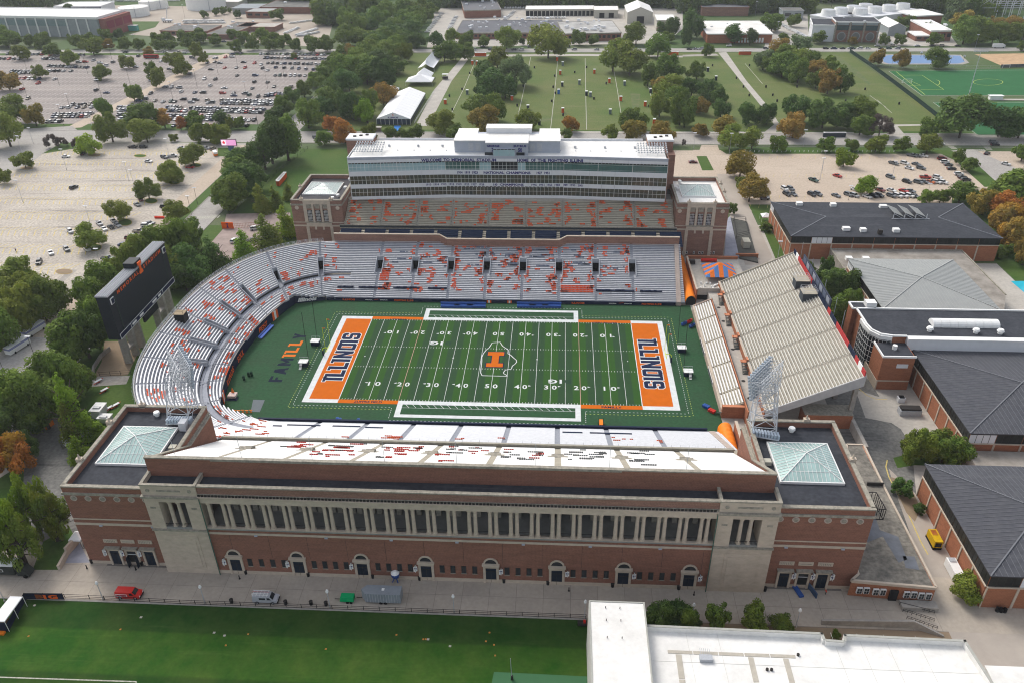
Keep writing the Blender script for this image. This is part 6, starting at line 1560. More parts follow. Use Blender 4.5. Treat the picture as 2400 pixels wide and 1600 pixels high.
for(a,b_,c,d_)in((42,66,-118.7,-118.0),(43.5,44.6,-135,-118.8),(57,58,-135,-118.8),(63.5,64.5,-126,-118.8)):
 n=max(1,int(max(b_-a,d_-c)/4.2))
 for i in range(n):
  if b_-a>d_-c:MB().box(a+(b_-a)*i/n+.1,a+(b_-a)*(i+1)/n-.1,c,d_,z-1.4,z-1.32).build('walkway_pad',mat('tan_pad',(.50,.46,.39),var=.1),wb_)
  else:MB().box(a,b_,c+(d_-c)*i/n+.1,c+(d_-c)*(i+1)/n-.1,z-1.4,z-1.32).build('walkway_pad',MATS['tan_pad'],wb_)
for x,y in((47.8,-119.8),):MB().box(x,x+2.4,y-.6,y+.6,z-1.4,z-.6).build('roof_hatch',aluG,wb_);b=MB();[b.bar((x+.3+.35*i,y+.5,z-.7),(x+.3+.35*i,y+2,z-.7),.05)for i in range(6)];b.build('hatch_ladder',aluG,wb_)
for x,y in((60,-121.5),(60.8,-121.5),(66.5,-118)):MB().cyl(x,y,z-1.4,z-1.0,.28,8).build('roof_vent',bronze,wb_)
for x in(30.5,33.3):
 for y in(-111,-114,-118):MB().cyl(x,y,13.48,14.0,.08,6).build('vent_pipe',bronze,wb_)
b=MB()
for x in(46,52,74,79,84,90):b.bar((x,-112.5,z-1.38),(x+1.5,-150,z-1.38),.03)
for y in(-120.5,-127):b.bar((39,y,z-1.38),(100,y,z-1.38),.03)
b.build('roof_seam',mat('seam_line',(.55,.54,.5),var=0),wb_)
t=tag(MB().box(104.5,112,-135,-113.5,0,4.0).build('white_canopy',roofW),'small white flat canopy roof at the extreme lower right','canopy')
t=thing('generator','yellow generator with dark louvres beside the lower gymnasium','generator',(109.8,-68,0));p=G('U3',1720,200,0)
x,y=p.x,p.y-.5;MB().box(x-.95,x+.95,y-2.1,y+2.1,.6,2.5).build('housing',mat('machine_yellow',(.60,.38,.01),var=.1),t);MB().box(x-1.0,x+1.0,y-2.2,y+2.2,.0,.6).build('base',black,t);MB().box(x-.7,x+.7,y-2.15,y-2.1,.9,2.1).build('louvre',black,t)
for k in range(5):MB().box(x-.6,x+.6,y+.1+.38*k,y+.3+.38*k,2.5,2.56).build('vent',mat('rust_red',(.35,.08,.04),var=0),t)
p=G('U3',1860,420,0);t=thing('white_cabinet','long white utility cabinet by the gymnasium wall','cabinet',(p.x,p.y,0));MB().box(p.x-1.0,p.x+1.0,p.y-2.6,p.y+2.6,.2,2.4).build('body',white,t);MB().box(p.x-.7,p.x+.7,p.y+1.2,p.y+2.4,2.4,2.6).build('top_vent',aluG,t)
p=G('T9',1560,500,0);t=thing('chiller','grey chiller unit with railings in the alley yard','machine',(p.x,p.y,0));MB().box(p.x-3,p.x+3,p.y-1,p.y+1.4,0,1.8).build('body',aluG,t);MB().box(p.x-2.8,p.x+2.8,p.y-.8,p.y+1.2,1.8,2.4).build('fans',bronze,t)
p=G('T9',1500,410,0);t=thing('transformer_box','small pale box with black lid behind the chiller','machine',(p.x,p.y,0));MB().box(p.x-1,p.x+1,p.y-.8,p.y+.8,0,1.5).build('body',whiteM,t);MB().box(p.x-.7,p.x+.7,p.y-.6,p.y+.6,1.5,1.8).build('lid',black,t)
for i,(px,py)in enumerate(((2165,680),(2190,683),(2215,685))):p=G('U3',px,py);t=thing('black_barrel','','barrel',(p.x,p.y,0),'black barrels');MB().cyl(p.x,p.y,0,1.1,.42,10).build('body',black,t);pool(t,'black barrel','against the lower gymnasium wall')
def fence(name,lab,pts,h,m_,step=3.2,bars=None,cat='fence',solid=None,group=None):
 t=thing(name,lab,cat,(pts[0][0],pts[0][1],0),group)
 post=MB().bar((0,0,0),(0,0,h+.1),.07).mesh('post',m_)
 for p,q in zip(pts,pts[1:]):
  p,q=Vector((p[0],p[1],0)),Vector((q[0],q[1],0));L=(q-p).length;n=max(1,int(L/step));w=wloc(t)
  b=MB();
  for hh in(bars or(.15,h*.5,h)):b.bar((p.x,p.y,hh),(q.x,q.y,hh),.045)
  b.build('rail',m_,t)
  for i in range(n+1):v=p+(q-p)*(i/n);piece('post',post,t,(v.x-w[0],v.y-w[1],0))
  if solid:d_=(q-p).normalized();b=MB();b.obox(((p.x+q.x)/2,(p.y+q.y)/2),(d_.x,d_.y),L,.04,.1,h);b.build('screen',solid,t)
 return t
fence('plaza_fence','long black metal rail fence between the plaza and the practice grass',[G('U1',450,590)[:2],G('U1',620,597)[:2],(-62,-102.7),(-28,-102.6),(0,-102.6),(27.3,-102.6)],1.3,black,bars=(.2,.75,1.3))
p,q=G('U1',182,598),G('U1',445,600)
t=fence('conference_banner_fence','navy screened fence panel with an orange and dark conference mark',[p[:2],q[:2]],2.0,black,solid=navy)
c=(p+q)/2;u=(q-p).normalized();text('banner_mark','B',mat('brown_mark',(.25,.07,.02),var=0),t,(c.x-1.1,c.y,.35),u,(0,0,1),1.3,ext=.08,bold=.06,width=1.8);text('banner_mark','1G',orangeL,t,(c.x+1.5,c.y,.35),u,(0,0,1),1.3,ext=.08,bold=.06,width=3.2)
t=fence('side_screen_fence','navy screened fence beside the white marquee at the lower left edge',[G('U1',182,600)[:2],G('U1',60,820)[:2]],2.0,black,solid=navy)
g=thing('far_park_fence','dark green mesh fence running diagonally along the sports field edge','fence',(250,360,0));pp=[G('T3',*a)for a in((1150,362),(1280,450),(1450,575),(1600,690),(1795,845))]
for a,c in zip(pp,pp[1:]):d_=(c-a).normalized();MB().obox(((a.x+c.x)/2,(a.y+c.y)/2),(d_.x,d_.y),(c-a).length,.25,0,2.6).build('mesh_panel',mat('green_mesh',(.015,.04,.03),var=.2),g)
fence('left_street_fence','dark iron fence with brick piers along the lawn left of the press box',[G('T1',2120,1030)[:2],G('T1',1930,1176)[:2],G('T4',1840,90)[:2],G('T4',1580,300)[:2]],1.8,black,4)
fence('court_fence','grey fence behind the sand court',[G('T3',2190,470)[:2],G('T3',2352,465)[:2],G('T3',2500,463)[:2]],2.4,black,6,solid=mat('grey_mesh',(.12,.13,.14),var=0))
fence('sports_field_fence','thin tall fence along the top of the sports turf',[G('T3',1330,465)[:2],G('T3',1700,472)[:2],G('T3',2200,478)[:2]],2.2,aluG,8)
def lamp(px,py,k,h,lab,area,globe=True,m_=aluG):
 p=G(k,px,py);t=thing('lamp_post','','lamp post',(p.x,p.y,0),'lamp posts')
 MB().bar((p.x,p.y,0),(p.x,p.y,h),.09,6,.06).build('pole',m_,t);MB().cyl(p.x,p.y,0,.5,.2,8).build('base',conc,t)
 if globe:
  b=MB();n=8
  for a,c in((0,.30),(.25,.36),(.5,.25)):b.cyl(p.x,p.y,h+a,h+a+.25,c,8,c*.8)
  b.build('globe',white,t)
 else:MB().box(p.x-.9,p.x+.9,p.y-.3,p.y+.3,h,h+.25).build('head',whiteM,t)
 pool(t,lab,area)
for px,py in((712,600),(1413,626),(2275,658)):lamp(px,py,'U1',5.0,'pale lamp post with round globe','along the plaza fence')
for px,py in((778,692),(1676,730)):lamp(px,py,'U2',5.0,'pale lamp post with round globe','along the plaza fence')
lamp(780,790,'U3',5.0,'brown lamp post with globe','by the shrubs behind the white roof');lamp(62,740,'U3',4.5,'pale lamp post with round globe','behind the planted trees')
lamp(35,615,'U1',6,'dark lamp post','at the lower left corner')
for px,py,k,h in((160,220,'T4',11),(935,145,'T4',11),(635,405,'T4',11),(712,715,'T4',11),(460,1170,'T1',11),(155,1060,'T1',10),(1170,1095,'T1',11),(890,1250,'T1',10),(230,990,'T1',9),(640,890,'T1',7)):lamp(px,py,k,h,'tall lamp post with flat white head','in the tan lot at left',False)
for px,py in((185,480),(410,590),(190,680),(495,790),(605,510),(775,425),(900,595),(705,685),(940,350),(1360,605),(1195,700),(1505,520),(1635,445),(1845,615),(1705,700),(1955,520),(1275,130),(1385,70),(440,870),(1780,880)):lamp(px,py,'T1',13,'tall thin dark lamp post','in the far crowded lot',False,bronze)
for px,py,k,h in((320,1060,'T3',11),(960,1176,'T3',10),(1440,460,'T3',6),(945,65,'T6',11),(1440,60,'T6',9),(1140,205,'T6',7),(1680,190,'T6',7),(2010,350,'T3',12),(645,270,'T3',14),(75,1030,'T3',9),(830,1010,'T3',9),(1325,300,'T3',9),(655,600,'T6',7),(500,110,'T3',13)):lamp(px,py,k,h,'tall lamp post','on the right-hand side',False)
for px,py,k in((1320,305,'T4'),(1365,245,'T4'),(2205,870,'T1'),(2080,1015,'T1'),(250,130,'T7'),(45,250,'T7')):lamp(px,py,k,9,'dark street lamp','along the left street',False,bronze)
t=thing('sports_floodlight','very tall silver floodlight mast with lamp bar beside the green sports turf','floodlight',tuple(G('T3',1965,680)));p=G('T3',1965,680)
MB().bar((p.x,p.y,0),(p.x,p.y,30),.3,8,.15).build('mast',steelW,t)
for h in(29,30):MB().box(p.x-4.5,p.x+4.5,p.y-.1,p.y+.1,h,h+.2).build('lamp_bar',steelW,t)
for k in range(9):MB().box(p.x-4.3+1.05*k,p.x-3.8+1.05*k,p.y-.4,p.y+.1,29.2,29.8).build('lamp',aluG,t)
for px,py,w,hd in((1545,575,6,2.8),(2050,698,5,2.4),(2228,470,5,2.4)):
 p=G('T3',px,py);t=thing('football_net_goal','','goal',tuple(p),'net goals');b=MB();x,y=p.x,p.y
 b.path([(x-w/2,y,0),(x-w/2,y,hd),(x+w/2,y,hd),(x+w/2,y,0)],.1);b.path([(x-w/2,y,hd),(x-w/2,y+2,0),(x+w/2,y+2,0),(x+w/2,y,hd)],.06)
 b.build('frame',white,t);b=MB()
 for i in range(9):b.bar((x-w/2+w*i/8,y,hd),(x-w/2+w*i/8,y+2,0),.025)
 for i in range(4):b.bar((x-w/2,y+.5*i,hd*(1-i/4)),(x+w/2,y+.5*i,hd*(1-i/4)),.025)
 b.build('net',aluG,t);pool(t,'white framed net goal','on the sports turf')
p=G('T3',2160,690);t=thing('shed_tent','white shelter with pale decking between the two sports turfs','shelter',tuple(p));MB().box(p.x-4.5,p.x+3.5,p.y-1,p.y+2,0,2.6).build('body',white,t);MB().box(p.x-5,p.x+4,p.y-1.3,p.y+2.3,2.6,2.8).build('roof',white,t);MB().box(p.x+3,p.x+45,p.y-1.5,p.y+1.5,0,.3).build('decking',concL,t)
for px,py in((1380,400),(1640,395),(1845,430),(1935,420)):p=G('T3',px,py);t=thing('hoop_stand','','hoop',tuple(p),'hoop stands');MB().bar((p.x,p.y,0),(p.x,p.y,3.6),.12).build('post',bronze,t);MB().box(p.x-.9,p.x+.9,p.y,p.y+.1,3.0,4.1).build('backboard',white,t);pool(t,'basketball hoop stand','around the blue court')
def bin_(px,py,k,area):p=G(k,px,py);t=thing('waste_bin','','bin',tuple(p),'dark waste bins');MB().cyl(p.x,p.y,0,1.05,.38,10,.42).build('drum',black,t);MB().cyl(p.x,p.y,1.05,1.15,.45,10,.3).build('lid',bronze,t);pool(t,'black drum bin',area)
for px,py,k in((635,345,'U1'),(980,360,'U1'),(1696,420,'U1'),(2126,436,'U1'),(219,448,'U2'),(541,462,'U2'),(1121,480,'U2'),(1424,494,'U2'),(1868,510,'U2'),(2324,527,'U2'),(565,538,'U3')):bin_(px,py,k,'against the brick facade')
for px,py in((1597,620),(1970,630),(2145,633),(2248,638)):bin_(px,py,'U1','on the plaza side of the fence')
for px,py,k in((600,385,'U1'),(937,395,'U1'),(1652,457,'U1'),(1568,540,'U2'),(77,568,'U3')):p=G(k,px,py);t=thing('bollard','','bollard',tuple(p),'black bollards');MB().cyl(p.x,p.y,0,1.1,.12,8).build('post',black,t);MB().cyl(p.x,p.y,0,.1,.25,8).build('foot',bronze,t);pool(t,'black bollard','standing on the plaza')
p=G('U2',377,468);t=thing('inflatable_water_tower','small blue and white inflatable tower on legs in front of the facade','inflatable',tuple(p))
MB().cyl(p.x,p.y,1.0,1.7,.6,12,.95).cyl(p.x,p.y,1.7,2.5,.95,12).build('tank',blueP,t);MB().cyl(p.x,p.y,2.5,3.1,1.0,12,.3).build('cap',white,t)
for a in range(4):MB().bar((p.x+.9*cos(a*pi/2+.7),p.y+.9*sin(a*pi/2+.7),0),(p.x+.4*cos(a*pi/2+.7),p.y+.4*sin(a*pi/2+.7),1.1),.12,6).build('leg',blueP,t)
def van(p,col,lab,rack=False,panels=False):
 t=thing('panel_van',lab,'van',tuple(p));x,y=p.x,p.y;body=[(-2.75,.35),(2.65,.35),(2.75,.95),(2.55,1.15),(1.75,1.3),(1.15,2.05),(-2.7,2.1),(-2.78,1.2)]
 def ext(pr,y0,y1,nm,m_,tuck=0):b=MB();return b.loft([(x+a,y+y0+(tuck if c>1.3 else 0),c)for a,c in pr],[(x+a,y+y1-(tuck if c>1.3 else 0),c)for a,c in pr]).build(nm,m_,t)
 ext(body,-1.0,1.0,'body',mat(col[0],col[1],rough=.35,var=.05,spec=.6),.12)
 MB().loft([(x+1.8,y-.8,1.34),(x+1.8,y+.8,1.34),(x+1.22,y+.76,2.0),(x+1.22,y-.76,2.0)],[(x+1.86,y-.8,1.36),(x+1.86,y+.8,1.36),(x+1.28,y+.76,2.02),(x+1.28,y-.76,2.02)]).build('windscreen',glassK,t)
 for s in(-1,1):
  MB().loft([(x+.55,y+s*.93,1.3),(x+1.5,y+s*.93,1.3),(x+1.1,y+s*.9,1.85),(x+.55,y+s*.9,1.85)],[(x+.55,y+s*1.0,1.3),(x+1.5,y+s*1.0,1.3),(x+1.1,y+s*.97,1.85),(x+.55,y+s*.97,1.85)]).build('side_window',glassK,t)
  if not panels:MB().box(x-1.2,x+.2,y+s*.93-.06,y+s*.93+.06,1.3,1.8).build('side_window',glassK,t)
  for a in(-1.75,1.75):
   c=MB();n=12;c.loft([(x+a+.38*cos(2*pi*i/n),y+s*.8,.38+.38*sin(2*pi*i/n))for i in range(n)],[(x+a+.38*cos(2*pi*i/n),y+s*1.04,.38+.38*sin(2*pi*i/n))for i in range(n)]);w=c.build('wheel',rubber,t)
   c=MB();c.loft([(x+a+.2*cos(2*pi*i/n),y+s*1.04,.38+.2*sin(2*pi*i/n))for i in range(n)],[(x+a+.2*cos(2*pi*i/n),y+s*1.07,.38+.2*sin(2*pi*i/n))for i in range(n)]);c.build('hubcap',aluG,w)
  MB().box(x+2.6,x+2.76,y+s*.75-.18,y+s*.75+.18,.75,1.0).build('headlight',white,t)
 MB().box(x+2.7,x+2.85,y-.95,y+.95,.35,.6).build('bumper',bronze,t)
 if rack:
  for k in(-.6,-.2,.3,.7):MB().bar((x-2.9,y+k,2.4),(x+.9,y+k,2.4),.06).build('ladder_rail',white if k!=.3 else mat('pinkish',(.6,.3,.3),var=0),t)
  for k in range(5):MB().bar((x-2.6+.8*k,y-.85,2.3),(x-2.6+.8*k,y+.85,2.3),.05).build('rack_bar',white,t)
 if panels:
  MB().box(x-2.6,x-.0,y-1.05,y-1.0,.75,1.6).build('white_sign_frame',white,t);MB().box(x-2.5,x-.1,y-1.08,y-1.05,.85,1.5).build('red_sign_panel',mat('dark_red',(.35,.01,.03),var=0),t)
  text('side_lettering','Coca-Cola',white,t,(x-1.8,y-1.09,.98),(1,0,0),(0,0,1),.36,ext=.015,bold=.03,width=1.2,shear=.3);text('side_lettering','bottling',white,t,(x-.6,y-1.09,1.02),(1,0,0),(0,0,1),.2,ext=.015,width=.8)
 return t
van(G('U1',898,575),('van_red',(.62,.015,.012)),'bright red delivery van with white and red side sign on the plaza',panels=True)
van(G('U1',1838,606),('van_silver',(.42,.43,.46)),'silver van with ladders on its roof rack on the plaza',rack=True)
p=G('U1',2330,605);x,y=p.x+2.2,p.y;t=thing('green_towed_compressor','bright green towed compressor with black hitch on the plaza','trailer',(x,y,0))
MB().loft([(x-1.6,y-.8,.55),(x+1.5,y-.8,.55),(x+1.5,y+.8,.55),(x-1.6,y+.8,.55)],[(x-1.4,y-.7,1.7),(x+1.5,y-.7,1.7),(x+1.5,y+.7,1.7),(x-1.4,y+.7,1.7)]).build('hood',mat('machine_green',(.0,.36,.12),var=.05),t)
MB().bar((x-1.6,y,.5),(x-2.9,y,.5),.08).build('drawbar',black,t)
for s in(-.8,.8):
 for a in(.1,.9):MB().bar((x+a,y+s-.1,.3),(x+a,y+s+.1,.3),.32,10).build('wheel',rubber,t)
p,q=G('U2',165,632),G('U2',412,640);x0,x1,y=p.x,q.x,p.y;t=thing('grey_box_trailer','long grey ribbed box trailer with small white roof vent on the plaza','trailer',((x0+x1)/2,y,0))
MB().prism([(x0+.2,y+.1),(x1,y+.1),(x1,y+2.7),(x0+.2,y+2.7),(x0-.9,y+1.4)],.6,3.2).build('body',mat('trailer_grey',(.27,.30,.33),rough=.4,var=.1,scale=.6),t)
for i in range(12):MB().box(x0+.6+(x1-x0-.8)*i/12,x0+.66+(x1-x0-.8)*i/12,y+.04,y+.1,.65,3.15).build('side_rib',aluG,t)
MB().box((x0+x1)/2-.3,(x0+x1)/2+.3,y+1.2,y+1.8,3.2,3.35).build('roof_vent',white,t)
for a in(-.5,.5):
 for s in(.2,2.5):MB().bar(((x0+x1)/2+a,y+s-.12,.38),((x0+x1)/2+a,y+s+.12,.38),.38,10).build('wheel',rubber,t)
MB().bar((x0-.9,y+1.4,.6),(x0-2.2,y+1.4,.55),.09).build('drawbar',black,t)
q=G('U1',205,455);x1,y=q.x,q.y;t=thing('box_truck','dark box truck with white roof partly under trees at the left edge','truck',(x1-6,y,0))
MB().box(x1-13.5,x1-3.0,y,y+2.5,1.0,3.7).build('box',mat('truck_charcoal',(.05,.055,.05),var=.15,scale=1),t);MB().box(x1-13.6,x1-2.9,y-.05,y+2.55,3.7,3.8).build('box_roof',white,t)
MB().loft([(x1-2.7,y+.1,.6),(x1+.2,y+.1,.6),(x1+.2,y+2.3,.6),(x1-2.7,y+2.3,.6)],[(x1-2.7,y+.15,2.7),(x1-1.0,y+.15,2.7),(x1-1.0,y+2.25,2.7),(x1-2.7,y+2.25,2.7)]).build('cab',MATS['truck_charcoal'],t)
MB().box(x1-8.4,x1-5.6,y-.06,y-.001,1.9,2.7).build('side_sign_border',white,t);MB().box(x1-8.25,x1-5.75,y-.08,y-.06,2.0,2.6).build('side_sign',bronze,t)
for a in(-10.5,-9.6,-.9):
 for s in(.1,2.4):MB().bar((x1+a,y+s-.15,.48),(x1+a,y+s+.15,.48),.48,12).build('wheel',rubber,t)
t=thing('side_marquee','white flat-roofed marquee in two bays at the lower left edge','tent',tuple(G('U1',60,760)))
P=[gz(*T('U1')(*a),3.2)for a in((70,575),(155,578),(30,750),(-70,750))];z=3.2
mid0,mid1=(P[0]+P[3])/2,(P[1]+P[2])/2
for a in((P[0],P[1],mid1,mid0),(mid0,mid1,P[2],P[3])):
 c=sum(a,Vector((0,0,0)))/4;MB().loft([tuple(v+(c-v)*.01-Vector((0,0,.25)))for v in a],[tuple(v+(c-v)*.02)for v in a]).build('canopy',tentW,t)
for v in P+[mid0,mid1]:MB().bar((v.x,v.y,0),(v.x,v.y,z),.06).build('leg',white,t)
MB().loft([(P[3].x-.2,P[3].y,0),(P[2].x,P[2].y,0),(P[2].x,P[2].y+.1,0),(P[3].x-.2,P[3].y+.1,0)],[(P[3].x-.2,P[3].y,2.6),(P[2].x,P[2].y,2.6),(P[2].x,P[2].y+.1,2.6),(P[3].x-.2,P[3].y+.1,2.6)]).build('side_sheet',navy,t)
p=G('U1',40,810);MB().box(p.x-.7,p.x+.3,p.y-.2,p.y+1.6,0,2.4).build('timber_panel',mat('brown_timber',(.24,.12,.06),var=.1),t)
p=G('U1',10,835);tag(MB().box(p.x-1,p.x+.8,p.y-.4,p.y+.4,0,.5).build('orange_mat',orangeP),'orange pad on grass at the corner of the marquee','pad')
for px,py,k in((197,852,'U1'),(830,805,'U1'),(1710,838,'U1'),(1556,915,'U1'),(2245,940,'U1'),(380,842,'U2'),(565,873,'U2'),(582,873,'U2'),(1021,827,'U2'),(996,887,'U2'),(1052,911,'U2'),(1060,985,'U2')):
 p=G(k,px,py);t=thing('orange_cone','','cone',(p.x,p.y,.01),'orange cones on practice grass');MB().cyl(p.x,p.y,.01,.28,.16,8,.03).build('cone',mat('cone_orange',(.60,.25,.06),var=0),t);MB().box(p.x-.18,p.x+.18,p.y-.18,p.y+.18,.0,.04).build('foot',MATS['cone_orange'],t);pool(t,'orange cone','on the practice grass')
for px,py,k in((1476,828,'U1'),(1547,848,'U1'),(238,640,'U1'),(972,722,'U1'),(749,921,'U2'),(994,707,'U2'),(598,874,'U2')):
 p=G(k,px,py);t=tag(MB().box(p.x-.25,p.x+.25,p.y-.22,p.y+.22,.02,.08).build('utility_cover',concL),'','cover','pale covers in practice grass');pool(t,'pale flat cover','on the practice grass')
p=G('U2',1660,775);t=thing('practice_cart','dark cart with red load by the fence end near the white roof','cart',tuple(p));MB().box(p.x-1,p.x+1,p.y-.5,p.y+.5,.3,.9).build('bed',bronze,t);MB().box(p.x+.2,p.x+.7,p.y-.3,p.y+.3,.9,1.4).build('load',redP,t)
p=G('U2',1175,1150);t=thing('net_pole','tall thin grey pole with dark foot on the green court','pole',tuple(p));MB().bar((p.x,p.y,0),(p.x-.2,p.y,6.5),.07).build('pole',aluG,t);MB().box(p.x-.2,p.x+.3,p.y-.2,p.y+.2,0,1.2).build('foot',bronze,t)
def person(p,shirt,trousers,lab,pose='stand',rz=0):
 me=bpy.data.meshes.new('person_body');cr=pose=='crouch'
 V=[(0,0,.95),(0,.02,1.2),(0,.03,1.42),(0,.04,1.52),(0,.05,1.65),(.2,.02,1.42),(.27,.08,1.15),(.25,.25,.95),(-.2,.02,1.42),(-.27,.08,1.15),(-.25,.25,.95),(.1,0,.9),(.12,.06,.5),(.12,0,.06),(.12,.14,.03),(-.1,0,.9),(-.12,.06,.5),(-.12,0,.06),(-.12,.14,.03),(.24,.33,.9),(-.24,.33,.9)]
 if cr:V=[(x,y+(z-.95)*.5 if z>.8 else y,z-.12 if z>.8 else z)for x,y,z in V]
 R=[.15,.16,.17,.07,.1,.08,.06,.045,.08,.06,.045,.11,.08,.05,.04,.11,.08,.05,.04,.04,.04]
 E=[(0,1),(1,2),(2,3),(3,4),(2,5),(5,6),(6,7),(7,19),(2,8),(8,9),(9,10),(10,20),(0,11),(11,12),(12,13),(13,14),(0,15),(15,16),(16,17),(17,18)]
 me.from_pydata(V,E,[]);o=bpy.data.objects.new('person',me);COL.objects.link(o)
 sk=o.modifiers.new('skin','SKIN');
 if not me.skin_vertices:me.skin_vertices_new()if hasattr(me,'skin_vertices_new')else None
 if me.skin_vertices:
  for i,r_ in enumerate(R):me.skin_vertices[0].data[i].radius=(r_,r_)
  me.skin_vertices[0].data[0].use_root=True
 o.modifiers.new('sub','SUBSURF').levels=1
 bpy.context.view_layer.update();m2=bpy.data.meshes.new_from_object(o.evaluated_get(bpy.context.evaluated_depsgraph_get()));bpy.data.objects.remove(o)
 for m_ in(mat('skin',(.4,.22,.15),var=0),shirt,trousers):m2.materials.append(m_)
 for f in m2.polygons:
  c=f.center;f.material_index=0 if c.z>(1.5 if not cr else 1.36)or(abs(c.x)>.2 and c.z<1.25 and c.z>.7)else(1 if c.z>(.92 if not cr else .8)else 2)
 t=thing('person',lab,'person',tuple(p),rz=rz);b=bpy.data.objects.new('body',m2);COL.objects.link(b);b.parent=t
 hd=(0,.06,1.68)if not cr else(0,.42,1.52);h=MB().cyl(hd[0],hd[1],hd[2]-.02,hd[2]+.09,.105,8,.05);hh=bpy.data.objects.new('hair',h.mesh('hair',black));COL.objects.link(hh);hh.parent=t
 return t
person(G('U3',985,562),mat('red_shirt',(.6,.04,.02),var=0),black,'person in a red top and dark trousers bending forward near the open hall doorway','crouch',1.2)
person(G('T4',112,562),mat('dark_shirt',(.03,.03,.05),var=0),black,'person in dark clothes walking alone across the tan lot at left')
def peak_tent(p,w,d_,h,hp,lab,m_=tentW,group=None,cat='tent'):
 t=thing('tent',lab,cat,tuple(p),group);x,y=p.x,p.y;C=[(x-w/2,y-d_/2),(x+w/2,y-d_/2),(x+w/2,y+d_/2),(x-w/2,y+d_/2)]
 for k in range(4):a,c=C[k],C[(k+1)%4];MB().loft([(*a,h-.35),(*c,h-.35),(*c,h),(*a,h)],[(a[0],a[1]+.03,h-.35),(c[0],c[1]+.03,h-.35),(c[0],c[1]+.03,h),(a[0],a[1]+.03,h)],cap=True).build('valance',m_,t);MB().loft([(*a,h),(*c,h),(x,y,hp)],[(*a,h+.04),(*c,h+.04),(x,y,hp+.04)]).build('canopy',m_,t)
 for a in C:MB().bar((*a,0),(*a,h),.05).build('leg',white,t)
 return t
peak_tent(G('U1',555,210),3,3,2.4,3.6,'small white peaked tent with navy skirt beside the near left hall');
peak_tent(G('T6',568,345),4,4,2.4,3.7,'small white peaked tent on the verge left of the wide brick hall')
p=G('T7',540,690);t=thing('white_trailer','white box trailer under the trees left of the near left hall','trailer',tuple(p));MB().obox((p.x,p.y),(.6,.8),7,2.6,.5,3.1).build('body',white,t);[MB().bar((p.x+a,p.y-1.3,.4),(p.x+a,p.y-1.0,.4),.4,10).build('wheel',rubber,t)for a in(-1,0)]
for px,py,sx,sy,h in((690,500,3.0,4.2,2.6),(730,545,3.4,2.4,1.6)):p=G('T7',px,py);t=thing('food_stand','','stand',tuple(p),'white stands on the lawn');MB().box(p.x-sx/2,p.x+sx/2,p.y-sy/2,p.y+sy/2,0,h).build('body',whiteM,t);MB().box(p.x-sx/2-.2,p.x+sx/2+.2,p.y-sy/2-.2,p.y+sy/2+.2,h,h+.15).build('roof',white,t);MB().box(p.x-1,p.x+1,p.y-1,p.y,h+.15,h+.5).build('roof_unit',aluG,t);pool(t,'white food stand','on the lawn left of the near left hall')
for px,py in((680,280),(722,342),(800,445),(757,465)):p=G('T7',px,py);t=thing('picnic_table','','table',tuple(p),'picnic tables');MB().obox((p.x,p.y),(.5,.86),2.4,.9,.7,.78).build('table_top',whiteM,t);MB().obox((p.x,p.y-.9),(.5,.86),2.2,.3,.42,.48).build('seat',redP,t);MB().obox((p.x,p.y+.9),(.5,.86),2.2,.3,.42,.48).build('seat',redP,t);MB().obox((p.x,p.y),(.5,.86),.3,.6,0,.7).build('leg',bronze,t);pool(t,'pale picnic table with red trim','on the lawn below the scoreboard')
fence('railing_by_lawn','dark rail fence across the forecourt below the scoreboard',[G('T7',690,240)[:2],G('T7',905,225)[:2]],1.6,bronze,3)
p=G('T7',345,590);tag(MB().obox((p.x,p.y),(.3,.95),3,.3,.1,1.6).build('orange_sign_board',orangeP),'orange board leaning under trees at the left','sign')
w=thing('garden_wall','curving stone wall round the forecourt below the scoreboard','wall',tuple(G('T7',660,180)));Q=[G('T7',*a)for a in((640,260),(650,190),(700,110),(760,60))]
for a,c in zip(Q,Q[1:]):d_=(c-a).normalized();MB().obox(((a.x+c.x)/2,(a.y+c.y)/2),(d_.x,d_.y),(c-a).length,.5,0,1.4).build('wall',conc,w)
w=thing('hall_steps_wall','worn stone stair wall beside the grass at the near left hall','wall',tuple(G('U1',430,380)));Q=[G('U1',*a)for a in((410,395),(465,295),(540,210))]
for i,(a,c)in enumerate(zip(Q,Q[1:])):d_=(c-a).normalized();MB().obox(((a.x+c.x)/2,(a.y+c.y)/2),(d_.x,d_.y),(c-a).length,.6,0,1.4+1.0*i).build('wall',lime,w)
sheet('hall_ramp',mat('lilac_grey_concrete',(.34,.35,.41)),gp('U1',(450,350),(620,345),(540,195),(520,190)),.05)
sheet('sloping_grass',grass,gp('U1',(225,395),(405,395),(530,200),(480,100),(300,200)),.04)
g=thing('entrance_gate','orange entrance gate panel with block letter and a row of mesh turnstiles','gate',tuple(G('T4',1570,400)));p=G('T4',1572,400);MB().box(p.x-2.6,p.x+2.6,p.y-.2,p.y+.2,0,3.0).build('panel',orangeL,g)
MB().loft([(p.x+a*.5,p.y-.25,.5+c*.5)for a,c in blockI(2,4,.8,.8)],[(p.x+a*.5,p.y-.2,.5+c*.5)for a,c in blockI(2,4,.8,.8)]).build('block_letter',navyL,g)
q=G('T4',1760,390);b=MB()
for h in(.3,1.2,2.2):b.bar((p.x+2.6,p.y,h),(q.x,q.y,h),.06)
for i in range(15):v=Vector((p.x+2.6,p.y,0)).lerp(q,i/14);b.bar((v.x,v.y,0),(v.x,v.y,2.3),.05)
b.build('turnstile_fence',mat('rust_rail',(.3,.14,.1),var=0),g)
sheet('gate_forecourt',mat('forecourt_paving',(.38,.30,.27),scale=.3),gp('T4',(1560,300),(2000,290),(2010,420),(1750,600),(1500,640),(1400,560),(1540,400)),.035)
